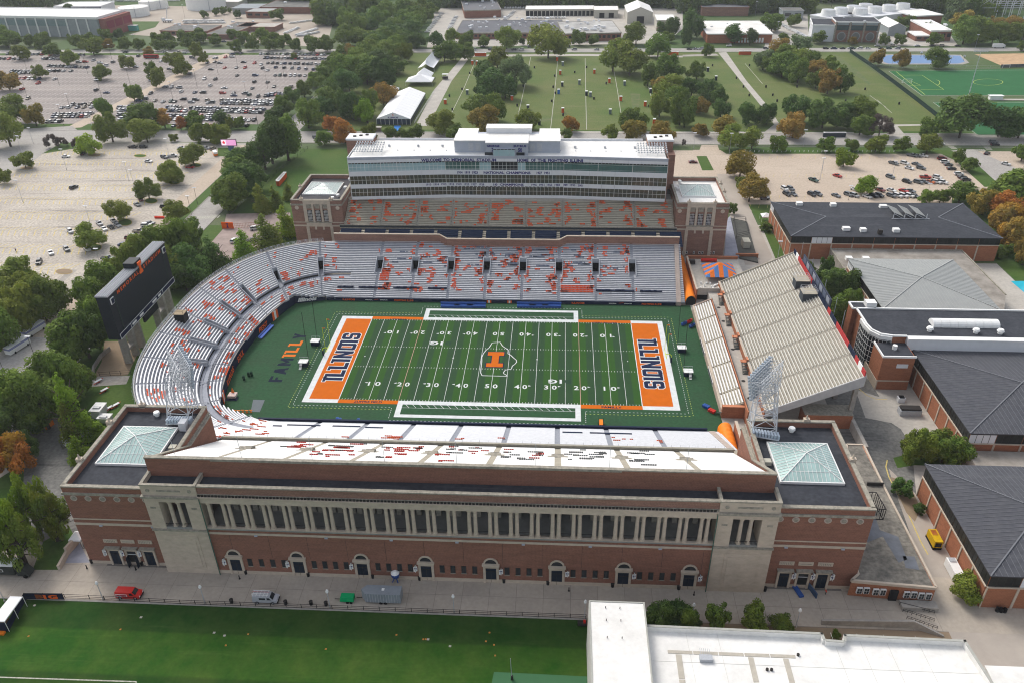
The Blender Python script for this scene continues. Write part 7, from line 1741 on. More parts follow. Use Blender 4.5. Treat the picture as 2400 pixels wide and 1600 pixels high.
t=thing('barrier_row','row of red plastic barriers at the edge of the tan lot','barrier',tuple(G('T4',1096,330)));p=G('T4',1068,330)
for i in range(6):MB().box(p.x+.75*i,p.x+.7+.75*i,p.y-.3,p.y+.3,0,1.0).build('barrier',mat('barrier_red',(.75,.06,.03),var=0),t)
p=G('T1',1598,1045);t=thing('digital_sign','lit pink roadside screen on a blue pedestal with a red star mark','sign',tuple(p));MB().box(p.x-1.5,p.x+1.5,p.y-.5,p.y+.5,0,3.3).build('pedestal',mat('slate_blue',(.10,.14,.25),var=0),t);MB().box(p.x-5.2,p.x+3.6,p.y-.4,p.y+.4,3.3,6.9).build('cabinet',bronze,t);MB().box(p.x-5.0,p.x+3.4,p.y-.45,p.y-.4,3.5,6.7).build('screen',mat('screen_pink',(.80,.35,.62),var=.1,emit=.5),t)
MB().box(p.x-4.8,p.x-2.2,p.y-.48,p.y-.45,3.6,6.6).build('screen_left',mat('screen_white',(.85,.8,.85),var=0,emit=.5),t)
st5=[(p.x-3.5+(1.3 if i%2==0 else .55)*sin(i*pi/5),p.y-.5,5.2+(1.3 if i%2==0 else .55)*cos(i*pi/5))for i in range(10)];MB().poly(st5).build('star_mark',mat('screen_red',(.8,.02,.05),var=0,emit=.4),t)
mq=thing('hospitality_marquee','long white frame marquee with lettering on its near gable, left side of the park','tent',tuple(G('T2',360,862)))
a,c=G('T2',245,862),G('T2',478,862);x0,x1,y0=a.x,c.x,a.y;y1=y0+62;zc,zp=3.6,7.6;xm=(x0+x1)/2;n=12
for k in range(n):
 ya,yb=y0+(y1-y0)*k/n,y0+(y1-y0)*(k+1)/n-.15
 for s in(-1,1):
  xa,xb=(x0,xm)if s<0 else(xm,x1);za,zb=(zc,zp)if s<0 else(zp,zc)
  MB().loft([(xa,ya,za),(xb,ya,zb),(xb,yb,zb),(xa,yb,za)],[(xa,ya,za+.06),(xb,ya,zb+.06),(xb,yb,zb+.06),(xa,yb,za+.06)]).build('roof_panel',tentW,mq)
MB().loft([(x0,y0+.1,zc),(x1,y0+.1,zc),(xm,y0+.1,zp)],[(x0,y0+.2,zc),(x1,y0+.2,zc),(xm,y0+.2,zp)]).build('gable',tentW,mq)
for k in range(8):xa=x0+(x1-x0)*k/8;MB().box(xa+.12,xa+(x1-x0)/8-.12,y0+.15,y0+.2,.2,zc-.3).build('window_panel',mat('clear_vinyl',(.07,.09,.12),rough=.2,var=.2),mq);MB().bar((xa,y0+.1,0),(xa,y0+.1,zc),.1).build('leg',white,mq)
for k in range(24):ya=y0+62*k/24;MB().box(x1-.06,x1,ya+.25,ya+2.3,.2,zc-.3).build('window_panel',MATS['clear_vinyl'],mq)
MB().box(x1-.1,x1+.05,y0,y1,zc-.35,zc).build('eave',tentW,mq);MB().bar((x1,y0,0),(x1,y0,zc),.1).build('leg',white,mq)
text('gable_lettering','ILLINOIS',navyL,mq,(xm,y0+.05,zc+.35),(1,0,0),(0,0,1),1.0,ext=.03,bold=.04,width=6.5);MB().loft([(xm+q_*.3,y0,5.4+w_*.3)for q_,w_ in blockI(2,4,.8,.8)],[(xm+q_*.3,y0+.08,5.4+w_*.3)for q_,w_ in blockI(2,4,.8,.8)]).build('block_letter',orangeL,mq)
sheet('blue_carpet',mat('blue_carpet',(.05,.22,.60),var=0),gp('T2',(365,868),(410,868),(400,902),(362,905)),.05)
fence('marquee_fence','white picket fence along the right side of the long marquee',[G('T2',505,850)[:2],G('T2',635,640)[:2]],1.2,white,4)
p=G('T2',545,580);peak_tent(p,19,13,3,7,'wide white peaked tent just behind the long marquee');p=G('T2',575,545);peak_tent(p,12,12,3,8,'white twin peaked tent between marquee and far tent')
p=G('T2',345,650);peak_tent(p,10,10,3,6,'small white tent half hidden by trees left of the long marquee')
t=thing('pole_tent','far white pole tent with swept peaks at the top of the park path','tent',tuple(G('T2',600,495)));A1,B1,C1,D1=G('T2',530,497),G('T2',640,497),G('T2',690,425),G('T2',600,425)
for v in(A1,B1,C1,D1):v.z=3
N=8
pk=[(A1+B1)/2,(C1+D1)/2]
def sw(u,w_):
 v=A1.lerp(B1,u).lerp(D1.lerp(C1,u),w_);h=max(0,1-abs(u-.5)*2);v=v.copy();v.z=3+6*(h**1.7)*(1 if w_>.1 else .45+.55*w_/.1);return v
for i in range(N):
 for k in range(N):
  pass
for k in range(3):
 b=MB()
 for i in range(N):
  for j in range(3):
   u0,u1=i/N,(i+1)/N;w0,w1=(k*3+j)/9,(k*3+j+1)/9;b.add([tuple(sw(u0,w0)),tuple(sw(u1,w0)),tuple(sw(u1,w1)),tuple(sw(u0,w1))],[(0,1,2,3)])
 b.build('canopy_panel',tentW,t)
for v in(A1,B1,C1,D1):MB().bar((v.x,v.y,0),(v.x,v.y,3),.12).build('leg',white,t)
p=G('T2',717,548);t=thing('utility_cart','white canopied cart standing on the park path beside the tents','cart',tuple(p));MB().box(p.x-2,p.x+2,p.y-1.2,p.y+1.2,.5,2.0).build('body',bronze,t);MB().box(p.x-2.2,p.x+2.2,p.y-1.4,p.y+1.4,3.6,3.8).build('canopy',white,t)
for s in(-2,2):MB().bar((p.x+s,p.y,2),(p.x+s,p.y,3.6),.08).build('post',white,t)
p=G('T2',245,905);t=thing('kiosk','small flat-roofed kiosk on the lawn by the marquee','kiosk',tuple(p));MB().box(p.x-2.5,p.x+2.5,p.y-1.2,p.y+1.2,0,2.4).build('body',mat('kiosk_grey',(.22,.17,.15),var=.1),t);MB().box(p.x-3,p.x+3,p.y-1.6,p.y+1.6,2.4,2.6).build('roof',concL,t)
def toilet(p,m_,look,area,s=1.35,rz=0):
 t=thing('portable_toilet','','portable toilet',(p.x,p.y,0),'portable toilets')
 MB().box(p.x-.6*s,p.x+.6*s,p.y-.6*s,p.y+.6*s,0,2.1*s).build('cabin',m_,t);MB().box(p.x-.65*s,p.x+.65*s,p.y-.65*s,p.y+.65*s,2.1*s,2.35*s).build('roof',white,t);MB().box(p.x-.45*s,p.x+.45*s,p.y-.62*s,p.y-.6*s,.2,1.9*s).build('door',m_,t)
 pool(t,look,area)
to,tg,tb,td=mat('toilet_orange',(.62,.10,.02),var=.05),mat('toilet_grey',(.16,.20,.20),var=.05),mat('toilet_blue',(.03,.16,.45),var=.05),mat('toilet_dark',(.04,.05,.06),var=.05)
for px,py,c in((903,445,'o'),(935,450,'o'),(868,652,'g'),(717,718,'o'),(1176,692,'o'),(1286,758,'d'),(1487,420,'o'),(1525,455,'g'),(1508,515,'o'),(1522,597,'d'),(1497,648,'b'),(1640,583,'g'),(1743,508,'o'),(1846,572,'o'),(1951,590,'g'),(1689,660,'d'),(1716,668,'g'),(1925,697,'o'),(1852,787,'g'),(2093,733,'o'),(2130,643,'d'),(1526,778,'o'),(1364,862,'d'),(2155,855,'o')):
 toilet(G('T2',px,py),{'o':to,'g':tg,'b':tb,'d':td}[c],{'o':'orange portable toilet','g':'grey portable toilet','b':'blue portable toilet','d':'dark portable toilet'}[c],'on the park lawn')
for px,py in((172,495),(228,555)):toilet(G('T3',px,py),td,'dark portable toilet with white roof','on the right part of the park')
for i in range(8):toilet(G('T2',926+9.5*i,388),to,'orange portable toilet in the row','at the top left of the park',1.2)
for i in range(8):toilet(G('T2',2252+9*i,382),to,'orange portable toilet in the row','at the top right of the park',1.2)
for i in range(8):toilet(G('T3',393+10*i,378),to,'orange portable toilet in the row','beside the diagonal path',1.2)
for i in range(12):toilet(G('T3',975+12.3*i,945),td,'dark blue portable toilet in the row','on the verge by the road',1.15)
for i in range(7):toilet(G('T4',1918+8*i,100-8.5*i),to,'orange portable toilet in the row','left of the press box',1.2)
for i in range(6):toilet(gz(640+(58+11*i)/4.3565,360+(330-13*i)/4.3565),to,'orange toilet in the near row','by the far left hall',1.2)
for px,py,k in((1470,530,'T2'),(1460,607,'T2'),(1475,650,'T2'),(1450,705,'T2'),(1212,735,'T2'),(1253,600,'T2'),(1608,505,'T2'),(1690,470,'T2'),(1740,687,'T2'),(1528,800,'T2'),(1825,583,'T2'),(1330,472,'T2'),(885,512,'T2'),(832,622,'T2'),(745,668,'T2'),(765,762,'T2'),(2118,740,'T2'),(418,605,'T3'),(458,665,'T3'),(573,605,'T3'),(620,663,'T3'),(650,703,'T3'),(787,605,'T3'),(975,642,'T3'),(1256,622,'T3'),(460,458,'T3'),(370,545,'T3'),(205,458,'T3'),(1121,703,'T3'),(1490,722,'T3')):
 p=G(k,px,py);t=thing('lawn_bin','','bin',tuple(p),'dark bins on the lawn');MB().cyl(p.x,p.y,0,1.5,.5,8,.6).build('drum',black,t);MB().cyl(p.x,p.y,1.5,1.7,.62,8,.3).build('lid',bronze,t);pool(t,'dark drum bin','on the park lawn')
b=MB()
for k,pts in(('T2',((920,430),(845,610),(750,800))),('T2',((1305,395),(1260,610),(1215,810))),('T2',((1492,405),(1470,640),(1442,890))),('T2',((1680,402),(1685,700),(1690,895))),('T2',((1880,495),(1905,640),(1935,840))),('T2',((2115,600),(2145,700))),('T3',((430,440),(550,580))),('T3',((840,660),(900,720))),('T3',((1340,690),(1440,780))),('T3',((1290,660),(1400,740)))):
 strip(b,[G(k,*a)for a in pts],.35,.02)
S_(b,'lawn_chalk_lines',lineW)
def far_box(name,lab,k,fl,fr_,h,depth,wall,roofm,parapet=.5,wins=0,cat='building',band=None,wm=None):
 p,q=G(k,*fl),G(k,*fr_);u=(q-p).normalized();n_=Vector((-u.y,u.x,0));L=(q-p).length
 t=thing(name,lab,cat,tuple((p+q)/2));P=[p,q,q+n_*depth,p+n_*depth]
 MB().prism([tuple(v)[:2]for v in P],0,h-.02).build('wall',wall,t);MB().prism([tuple(v)[:2]for v in P],h-.02,h+.25).build('roof',roofm,t)
 e=[p-u*.3-n_*.3,q+u*.3-n_*.3,q+u*.3+n_*(depth+.3),p-u*.3+n_*(depth+.3)]
 for i in range(4):
  a,c=e[i],e[(i+1)%4];d_=(c-a).normalized();MB().obox(((a.x+c.x)/2,(a.y+c.y)/2),(d_.x,d_.y),(c-a).length-.02 if i%2 else(c-a).length-1,.5,h-parapet,h+parapet).build('parapet',band or wall,t)
 for i in range(wins):
  a=p+u*(L*(i+.2)/wins)-n_*.1;c=p+u*(L*(i+.8)/wins)-n_*.1;MB().obox(((a.x+c.x)/2,(a.y+c.y)/2),(u.x,u.y),(c-a).length,.2,h*.4,h*.75).build('window',wm or glassK,t)
 return t,p,u,n_,L
def roof_bits(t,p,u,n_,L,depth,h,n,seed,m_=whiteM,s=1.2):
 r=random.Random(seed)
 for i in range(n):v=p+u*(L*r.uniform(.08,.92))+n_*(depth*r.uniform(.1,.9));w=s*r.uniform(.5,1.3);MB().box(v.x-w,v.x+w,v.y-w*.8,v.y+w*.8,h+.25,h+.25+w*.9).build('roof_unit',m_,t)
cream=mat('cream_cladding',(.50,.48,.42),var=.06);greyC=mat('grey_cladding',(.30,.33,.34),var=.08,scale=.3);metalG=mat('green_grey_metal',(.20,.27,.27),var=.1)
t,p,u,n_,L=far_box('fluted_hall','long hall with fluted grey wall, green windows and bright white roof, upper left','T1',(-260,240),(700,262),17,45,greyC,roofW,1.0,0,band=white)
w=0
for i in range(14):
 a=p+u*(L*i/14)-n_*.5;MB().obox((a.x,a.y),(u.x,u.y),.9,1.0,0,17).build('fin',white,t)
 a=p+u*(L*(i+.5)/14)-n_*.3
 if i<11:MB().obox((a.x,a.y),(u.x,u.y),L/14-1.2,.3,9.5,14.5).build('window',metalG,t)
q=p+u*L;MB().loft([tuple(q+n_*2+u*.2),tuple(q+n_*43+u*.2),tuple(q+n_*43+u*6),tuple(q+n_*2+u*6)],[tuple(v+Vector((0,0,16)))for v in(q+n_*2+u*.2,q+n_*43+u*.2,q+n_*43+u*6,q+n_*2+u*6)]).build('red_end_wall',mat('dusty_red_brick',(.30,.12,.10),var=.1),t)
for k in range(3):a=q+n_*(4+13*k)+u*6.1;MB().loft([tuple(a+Vector((0,0,7))),tuple(a+n_*11+Vector((0,0,7))),tuple(a+n_*11+u*.2+Vector((0,0,7))),tuple(a+u*.2+Vector((0,0,7)))],[tuple(v+Vector((0,0,13.5)))for v in(a,a+n_*11,a+n_*11+u*.2,a+u*.2)]).build('red_panel',mat('maroon',(.22,.04,.06),var=0),t)
t,*g=far_box('white_depot','white flat building with dark garage bays behind the fluted hall','T1',(385,95),(700,93),6.6,32,whiteM,roofW,.6,0);
for k in range(3):v=g[0]+g[1]*(g[3]*(.08+.33*k))-g[2]*.1;MB().obox((v.x+6,v.y),(g[1].x,g[1].y),16,.3,0,6.5).build('garage_door',mat('dark_navy_bay',(.04,.05,.09),var=0),t)
for px,py,rr,hh,lb in((885,125,15,8.5,'low white storage tank nearest the fluted hall'),(1003,75,10,8.5,'white storage tank behind the low tank, left one'),(1080,65,9,8.5,'white storage tank behind the low tank, right one'),(1375,78,21,14,'largest white storage tank at the top edge')):
 p=G('T1',px,py);t=thing('storage_tank',lb,'tank',(p.x,p.y+rr,0),'white storage tanks');c=(p.x,p.y+rr);n=32
 MB().cyl(c[0],c[1],0,hh,rr,n).build('shell',white,t,smooth=False);MB().cyl(c[0],c[1],hh,hh+rr*.12,rr,n,.5).build('roof',roofW,t);MB().bar((c[0]+rr*.5,c[1]-rr*.88,0),(c[0]+rr*.5,c[1]-rr*.88,hh+1),.3).build('ladder',aluG,t)
t,*g=far_box('brown_office','low brown brick office with grey roof behind the far parking lot','T1',(1110,245),(1430,250),4,30,brickB,asphD,.4,9);roof_bits(t,*g,26,6,6,1)
t,*g=far_box('brown_wing','brown brick wing stepping forward from the low office','T1',(1425,272),(1590,276),4.2,60,brickB,asphD,.4,0);roof_bits(t,*g,60,6.5,6,2)
t,*g=far_box('pale_canopy_wing','flat pale roofed canopy wing right of the low office','T1',(1640,218),(1895,222),4.2,20,brickB,concL,.4,0)
t,*g=far_box('brick_warehouse','long red brick warehouse with ribbed grey roof at the top','T1',(1800,95),(2270,98),6,44,brickR,asphD,.5,0);roof_bits(t,*g,70,9,12,3)
t,*g=far_box('brick_lodge','small brick block in front of the long brick warehouse','T1',(1700,125),(1860,127),5.7,21,brickR,greyM,.4,3)
t,*g=far_box('grey_shed','pale grey metal shed left of the brick lodge','T1',(1605,98),(1780,98),5.4,29,greyM,greyC,.3,0)
t,*g=far_box('white_shed','white shed at the top edge','T1',(1530,50),(1650,50),5,25,cream,roofW,.3,0)
t,*g=far_box('long_flat_warehouse','very long dark-roofed brick warehouse behind the park','T2',(790,272),(1525,268),5,62,brickR,mat('dark_flat_roof',(.11,.115,.13),scale=.03,col2=(.16,.16,.17),detail=10),.5,24,band=limeD);roof_bits(t,*g,75,7,40,4)
t,*g=far_box('dark_roofed_wing','dark flat-roofed wing reaching back from the long warehouse','T2',(850,128),(1100,120),7,78,brickR,MATS['dark_flat_roof'],.5,0,band=limeD);roof_bits(t,*g,78,7,14,5)
t,*g=far_box('patched_roof_wing','right end of the long warehouse with patchy white roof','T2',(1528,290),(1925,282),6.4,58,brickR,mat('patchy_white_roof',(.50,.49,.46),scale=.08,col2=(.24,.235,.23),detail=12),.5,12,band=limeD);roof_bits(t,*g,70,7,25,6)
t,*g=far_box('garage_row','long low cream garage row with dark open bays behind the warehouse','T2',(1270,112),(1740,110),6,22,cream,roofW,.4,0)
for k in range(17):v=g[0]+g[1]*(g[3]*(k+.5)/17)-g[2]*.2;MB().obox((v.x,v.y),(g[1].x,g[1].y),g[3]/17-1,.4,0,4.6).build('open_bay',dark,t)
t,*g=far_box('cream_garage','cream block with two dark doors at the end of the garage row','T2',(1740,125),(1905,125),7,24,cream,roofW,.4,0)
for a in(.33,.72):v=g[0]+g[1]*(g[3]*a)-g[2]*.2;MB().obox((v.x,v.y),(g[1].x,g[1].y),5,.4,0,4.6).build('garage_door',dark,t)
p,q=G('T2',1968,165),G('T2',2142,165);t=thing('gabled_shed','tall white gabled metal shed with a dark door at the top','shed',tuple((p+q)/2));d_=42;xm=(p.x+q.x)/2
MB().loft([(p.x,p.y,0),(q.x,p.y,0),(q.x,p.y,10),(xm,p.y,14.5),(p.x,p.y,10)],[(p.x,p.y+d_,0),(q.x,p.y+d_,0),(q.x,p.y+d_,10),(xm,p.y+d_,14.5),(p.x,p.y+d_,10)]).build('wall',cream,t)
for s in(p.x-.5,q.x+.5):MB().loft([(s,p.y-.5,9.9),(xm,p.y-.5,14.7),(xm,p.y+d_,14.7),(s,p.y+d_,9.9)],[(s,p.y-.5,10.1),(xm,p.y-.5,14.9),(xm,p.y+d_,14.9),(s,p.y+d_,10.1)]).build('roof_slope',roofW,t)
MB().box(xm-3,xm+4,p.y-.2,p.y-.01,0,6.5).build('door',dark,t)
t,*g=far_box('cream_store','cream flat store with red base beside the gabled shed','T2',(2170,215),(2300,215),9,30,cream,roofW,.4,0);MB().obox(((g[0]+g[1]*g[3]/2).x,g[0].y-.2),(1,0),g[3],.3,0,3).build('red_base',brickR,t)
t,*g=far_box('white_roofed_warehouse','square brick warehouse with stained white roof behind the park, right','T3',(165,300),(610,300),7.5,60,brickO,mat('stained_white_roof',(.78,.76,.72),scale=.06,col2=(.52,.50,.46),detail=12,cov=.62),.4,0,band=white);roof_bits(t,*g,60,7.5,5,7)
for k in range(9):v=g[0]+g[1]*(g[3]*(.5+.045*k))-g[2]*.2;MB().obox((v.x,v.y),(g[1].x,g[1].y),1.6,.3,.6,4.4).build('window',white,t)
far_box('dark_shed_behind','dark flat roof directly behind the white-roofed warehouse','T3',(130,112),(450,112),8,40,brickB,MATS['dark_flat_roof'],.3,0)
far_box('small_grey_shed','small grey hip-roofed shed between trees at the top right','T3',(685,138),(825,138),8,18,greyC,asphD,.3,2)
t,*g=far_box('chiller_plant','brick and glass chiller plant with round grilles and dark roof','T3',(1035,290),(1330,295),16,22,brickB,roofB,.5,0,band=white)
for k in range(3):
 v=g[0]+g[1]*(g[3]*(k+.5)/3)-g[2]*.3;MB().obox((v.x,v.y),(g[1].x,g[1].y),g[3]/3-2.2,.4,9.5,13.3).build('window',mat('green_glass',(.06,.10,.10),rough=.15,var=.2),t);MB().obox((v.x,v.y),(g[1].x,g[1].y),g[3]/3-2.2,.3,13.6,15.4).build('upper_window',greyC,t)
 n=16;MB().loft([(v.x+3.6*cos(2*pi*i/n),v.y-.3,4.6+3.6*sin(2*pi*i/n))for i in range(n)],[(v.x+3.6*cos(2*pi*i/n),v.y,4.6+3.6*sin(2*pi*i/n))for i in range(n)]).build('round_grille',greyM,t);MB().loft([(v.x+2.9*cos(2*pi*i/n),v.y-.4,4.6+2.9*sin(2*pi*i/n))for i in range(n)],[(v.x+2.9*cos(2*pi*i/n),v.y-.3,4.6+2.9*sin(2*pi*i/n))for i in range(n)]).build('grille_face',mat('grille_grey',(.2,.2,.19),var=.2,scale=3),t)
for k in range(4):v=g[0]+g[1]*(g[3]*k/3)-g[2]*.4;MB().obox((v.x,v.y),(g[1].x,g[1].y),1.2,.8,0,16).build('pier',limeD,t)
roof_bits(t,*g,22,16,2,8)
t,*g=far_box('plant_wing','pale wing with dark roof at the left of the chiller plant','T3',(880,285),(1030,290),13,30,whiteM,roofB,.6,0,band=white);MB().obox(((g[0]+g[1]*g[3]/2).x,g[0].y-.15),(g[1].x,g[1].y),g[3]-1,.3,0,6).build('brick_base',brickR,t)
for lb,fl,fr2,fans in(('left bank of white cooling towers behind the chiller plant',(870,170),(1010,195),((935,60),(965,78),(990,98),(1020,120))),('right bank of white cooling towers behind the chiller plant',(1060,150),(1250,190),((1120,52),(1150,75),(1180,95),(1225,120)))):
 t,*g=far_box('cooling_tower_bank',lb,'T3',fl,fr2,8,75,whiteM,whiteM,.5,0)
 for k in range(4):v=g[0]+g[1]*(g[3]*.5)+g[2]*(10+18*k);b=MB().cyl(v.x,v.y,8.2,13.5,7.0,20,6.0);b.build('fan_stack',white,t);MB().cyl(v.x,v.y,13.5,13.6,5.5,16).build('fan_opening',aluG,t)
t,*g=far_box('grey_works','pale grey metal works shed right of the cooling towers','T3',(1365,165),(1580,160),6.5,22,cream,greyM,.3,0)
t,*g=far_box('brick_works','brick works with white roof at the upper right','T3',(1580,185),(1775,175),8.8,32,brickR,roofW,.5,0,band=white)
t,*g=far_box('brick_office','brick office with white roof and roof plant behind the road, right','T3',(1700,285),(1840,285),8.2,50,brickR,roofW,.6,4,band=white);roof_bits(t,*g,65,11,3,9)
t,*g=far_box('low_brick_office','low brick office with flat white roof beside the road','T3',(1600,285),(1700,285),4.2,20,brickR,roofW,.4,2,band=white)
p,q=G('T3',1410,250),G('T3',1530,250);t=thing('gabled_garage','white gabled garage with grey front right of the chiller plant','garage',tuple((p+q)/2));xm=(p.x+q.x)/2;d_=32
MB().loft([(p.x,p.y,0),(q.x,p.y,0),(q.x,p.y,7),(xm,p.y,10.5),(p.x,p.y,7)],[(p.x,p.y+d_,0),(q.x,p.y+d_,0),(q.x,p.y+d_,7),(xm,p.y+d_,10.5),(p.x,p.y+d_,7)]).build('wall',greyC,t)
for s in(p.x-.5,q.x+.5):MB().loft([(s,p.y-.6,6.9),(xm,p.y-.6,10.7),(xm,p.y+d_,10.7),(s,p.y+d_,6.9)],[(s,p.y-.6,7.1),(xm,p.y-.6,10.9),(xm,p.y+d_,10.9),(s,p.y+d_,7.1)]).build('roof_slope',roofW,t)
t=thing('substation','grey steel lattice substation frame at the top right corner','substation',tuple(G('T3',2290,130)));b=MB();p=G('T3',2290,150)
for i in range(6):
 for k in range(4):
  x,y=p.x-35+14*i,p.y+12*k;b.bar((x,y,0),(x,y,24),.35)
  if i<5:b.bar((x,y,24),(x+14,y,24),.3).bar((x,y,14),(x+14,y,24),.2).bar((x,y,12),(x+14,y,12),.25)
  if k<3:b.bar((x,y,24),(x,y+12,24),.25)
b.build('frame',steelW,t)
for px,py,k,h in((500,108,'T3',16),(1575,30,'T3',18),(1880,170,'T3',14),(1025,50,'T3',16)):p=G(k,px,py);t=thing('utility_pole','','pole',tuple(p),'utility poles');MB().bar((p.x,p.y,0),(p.x,p.y,h),.25).bar((p.x-2,p.y,h-1.5),(p.x+2,p.y,h-1.5),.15).build('pole',bark,t);pool(t,'wooden utility pole','near the top of the view')
for i in range(34):
 p=G('T3',432+31*i,1050);t=tag(MB().box(p.x-.12,p.x+.12,p.y-.12,p.y+.12,0,1.1).build('marker_post',white),'','post','white marker posts beside the road');pool(t,'short white marker post','between road and tan lot')
p=G('T1',1155,155);t=thing('crane_truck','white crane truck standing near the storage tanks','truck',tuple(p));MB().box(p.x-5,p.x+5,p.y-1.4,p.y+1.4,1,2.6).build('chassis',whiteM,t);MB().box(p.x-5.2,p.x-2.5,p.y-1.4,p.y+1.4,2.6,4).build('cab',whiteM,t);MB().bar((p.x,p.y,3),(p.x+2.5,p.y,14),.4).build('boom',whiteM,t)
for a in(-3.5,-1.5,1.5,3.5):MB().bar((p.x+a,p.y-1.5,.6),(p.x+a,p.y-1.2,.6),.6,8).build('wheel',rubber,t)
p=G('T1',922,212);t=thing('teal_cabin','small teal portable cabin on the lawn by the fluted hall','cabin',tuple(p));MB().box(p.x-4.5,p.x+4.5,p.y-2,p.y+2,0,4.6).build('wall',mat('teal',(.10,.35,.30),var=0),t);MB().box(p.x-4.6,p.x+4.6,p.y-2.1,p.y+2.1,4.6,4.9).build('roof',white,t)
carP={'white':(.66,.66,.65),'silver':(.38,.39,.41),'grey':(.13,.14,.15),'black':(.018,.019,.022),'blue':(.03,.05,.12),'red':(.42,.03,.025),'green':(.04,.09,.07),'tan':(.32,.28,.22),'dark red':(.14,.02,.02),'orange':(.6,.16,.05)}
paint={k:mat('car_'+k.replace(' ','_'),v,rough=.3,var=.02,spec=.6)for k,v in carP.items()}
prof={'sedan':([(-2.25,.3),(2.25,.3),(2.3,.7),(2.15,.88),(.95,.95),(-1.5,.98),(-2.25,.92),(-2.3,.6)],[(.98,.93),(.25,1.42),(-.95,1.42),(-1.75,.95)]),'suv':([(-2.3,.35),(2.3,.35),(2.35,.85),(2.2,1.05),(1.1,1.12),(-2.2,1.12),(-2.35,.8)],[(1.15,1.1),(.5,1.72),(-1.9,1.72),(-2.25,1.1)]),'pickup':([(-2.7,.45),(2.6,.45),(2.65,1.0),(2.5,1.15),(1.4,1.2),(-.6,1.2),(-.6,1.15),(-2.7,1.15)],[(1.35,1.18),(.75,1.78),(-.35,1.78),(-.65,1.18)])}
carM={}
for kd,(bd,cb_)in prof.items():
 b=MB();w=.92;b.mt(0).loft([(x,-w,z)for x,z in bd],[(x,w,z)for x,z in bd]);body=b
 b2=MB();b2.loft([(x,-w*.9 if z<1.2 else-w*.76,z)for x,z in cb_],[(x,w*.9 if z<1.2 else w*.76,z)for x,z in cb_])
 rx0,rx1=cb_[2][0]+.08,cb_[1][0]-.08;zt_=cb_[1][1]
 b3=MB().box(rx0,rx1,-w*.72,w*.72,zt_-.02,zt_+.05)
 wh=[]
 for a in((-1.42,1.42)if kd!='pickup' else(-1.7,1.65)):
  for s in(-1,1):wh.append(MB().bar((a,s*.72,.34),(a,s*.96,.34),.34,10))
 lights=MB().box(bd[1][0]-.1,bd[2][0]+.02,-.85,-.5,.58,.74).box(bd[1][0]-.1,bd[2][0]+.02,.5,.85,.58,.74)
 tails=MB().box(-bd[1][0]-.08 if kd!='pickup' else-2.74,-2.1 if kd!='pickup' else-2.6,-.88,-.55,.62,.82).box(-bd[1][0]-.08 if kd!='pickup' else-2.74,-2.1 if kd!='pickup' else-2.6,.55,.88,.62,.82)
 carM[kd]=dict(body=body.mesh('body',paint['white']),cabin=b2.mesh('windows',glassK),roof=b3.mesh('roof',paint['white']),wheels=[x.mesh('wheel',rubber)for x in wh],lights=lights.mesh('headlight',white),tails=tails.mesh('tail_light',redP))
 one=MB();
 for mb_i,src in((0,body),(1,b2),(0,b3)):one.mt(mb_i);one.add(src.v,src.f)
 one.mt(2)
 for x in wh:one.add(x.v,x.f)
 carM[kd]['one']=one.mesh('parked_car',[paint['white'],glassK,rubber])
 if kd=='pickup':carM[kd]['bed']=MB().box(-2.6,-.75,-.75,.75,1.16,1.19).mesh('bed',bronze)
NC=[0]
def car(p,col,kd='sedan',rz=0,area='',full=False,group=None):
 NC[0]+=1;q=carM[kd]
 if full:
  t=thing('parked_car','','car' if kd!='pickup' else 'pickup truck',(p[0],p[1],.03),group or 'parked cars',rz)
  piece('body',q['body'],t,(0,0,0),mat_=paint[col]);piece('windows',q['cabin'],t,(0,0,0));piece('roof',q['roof'],t,(0,0,0),mat_=paint[col])
  for w_ in q['wheels']:piece('wheel',w_,t,(0,0,0))
  piece('headlights',q['lights'],t,(0,0,0));piece('tail_lights',q['tails'],t,(0,0,0))
  if 'bed' in q:piece('bed',q['bed'],t,(0,0,0))
 else:
  t=bpy.data.objects.new('parked_car',q['one']);COL.objects.link(t);t.location=(p[0],p[1],.03);t.rotation_euler=(0,0,rz)
  t.material_slots[0].link='OBJECT';t.material_slots[0].material=paint[col];tag(t,'','car' if kd!='pickup' else 'pickup truck',group or 'parked cars')
 pool(t,f"{col} {'car' if kd == 'sedan' else 'pickup' if kd == 'pickup' else 'tall car'}",area);return t
rc=random.Random(21)
PAL=['white']*5+['silver']*6+['grey']*6+['black']*7+['blue']*3+['red']*2+['tan']+['green']
def rnd_car(p,rz,area,full=False,s=1.0,pal=PAL):
 t=car(p,rc.choice(pal),rc.choice(('sedan','sedan','suv','suv','pickup')if full else('sedan','suv','suv')),rz+rc.uniform(-.03,.03)+(pi if rc.random()<.5 else 0),area,full)
 return t
H2=pi/2
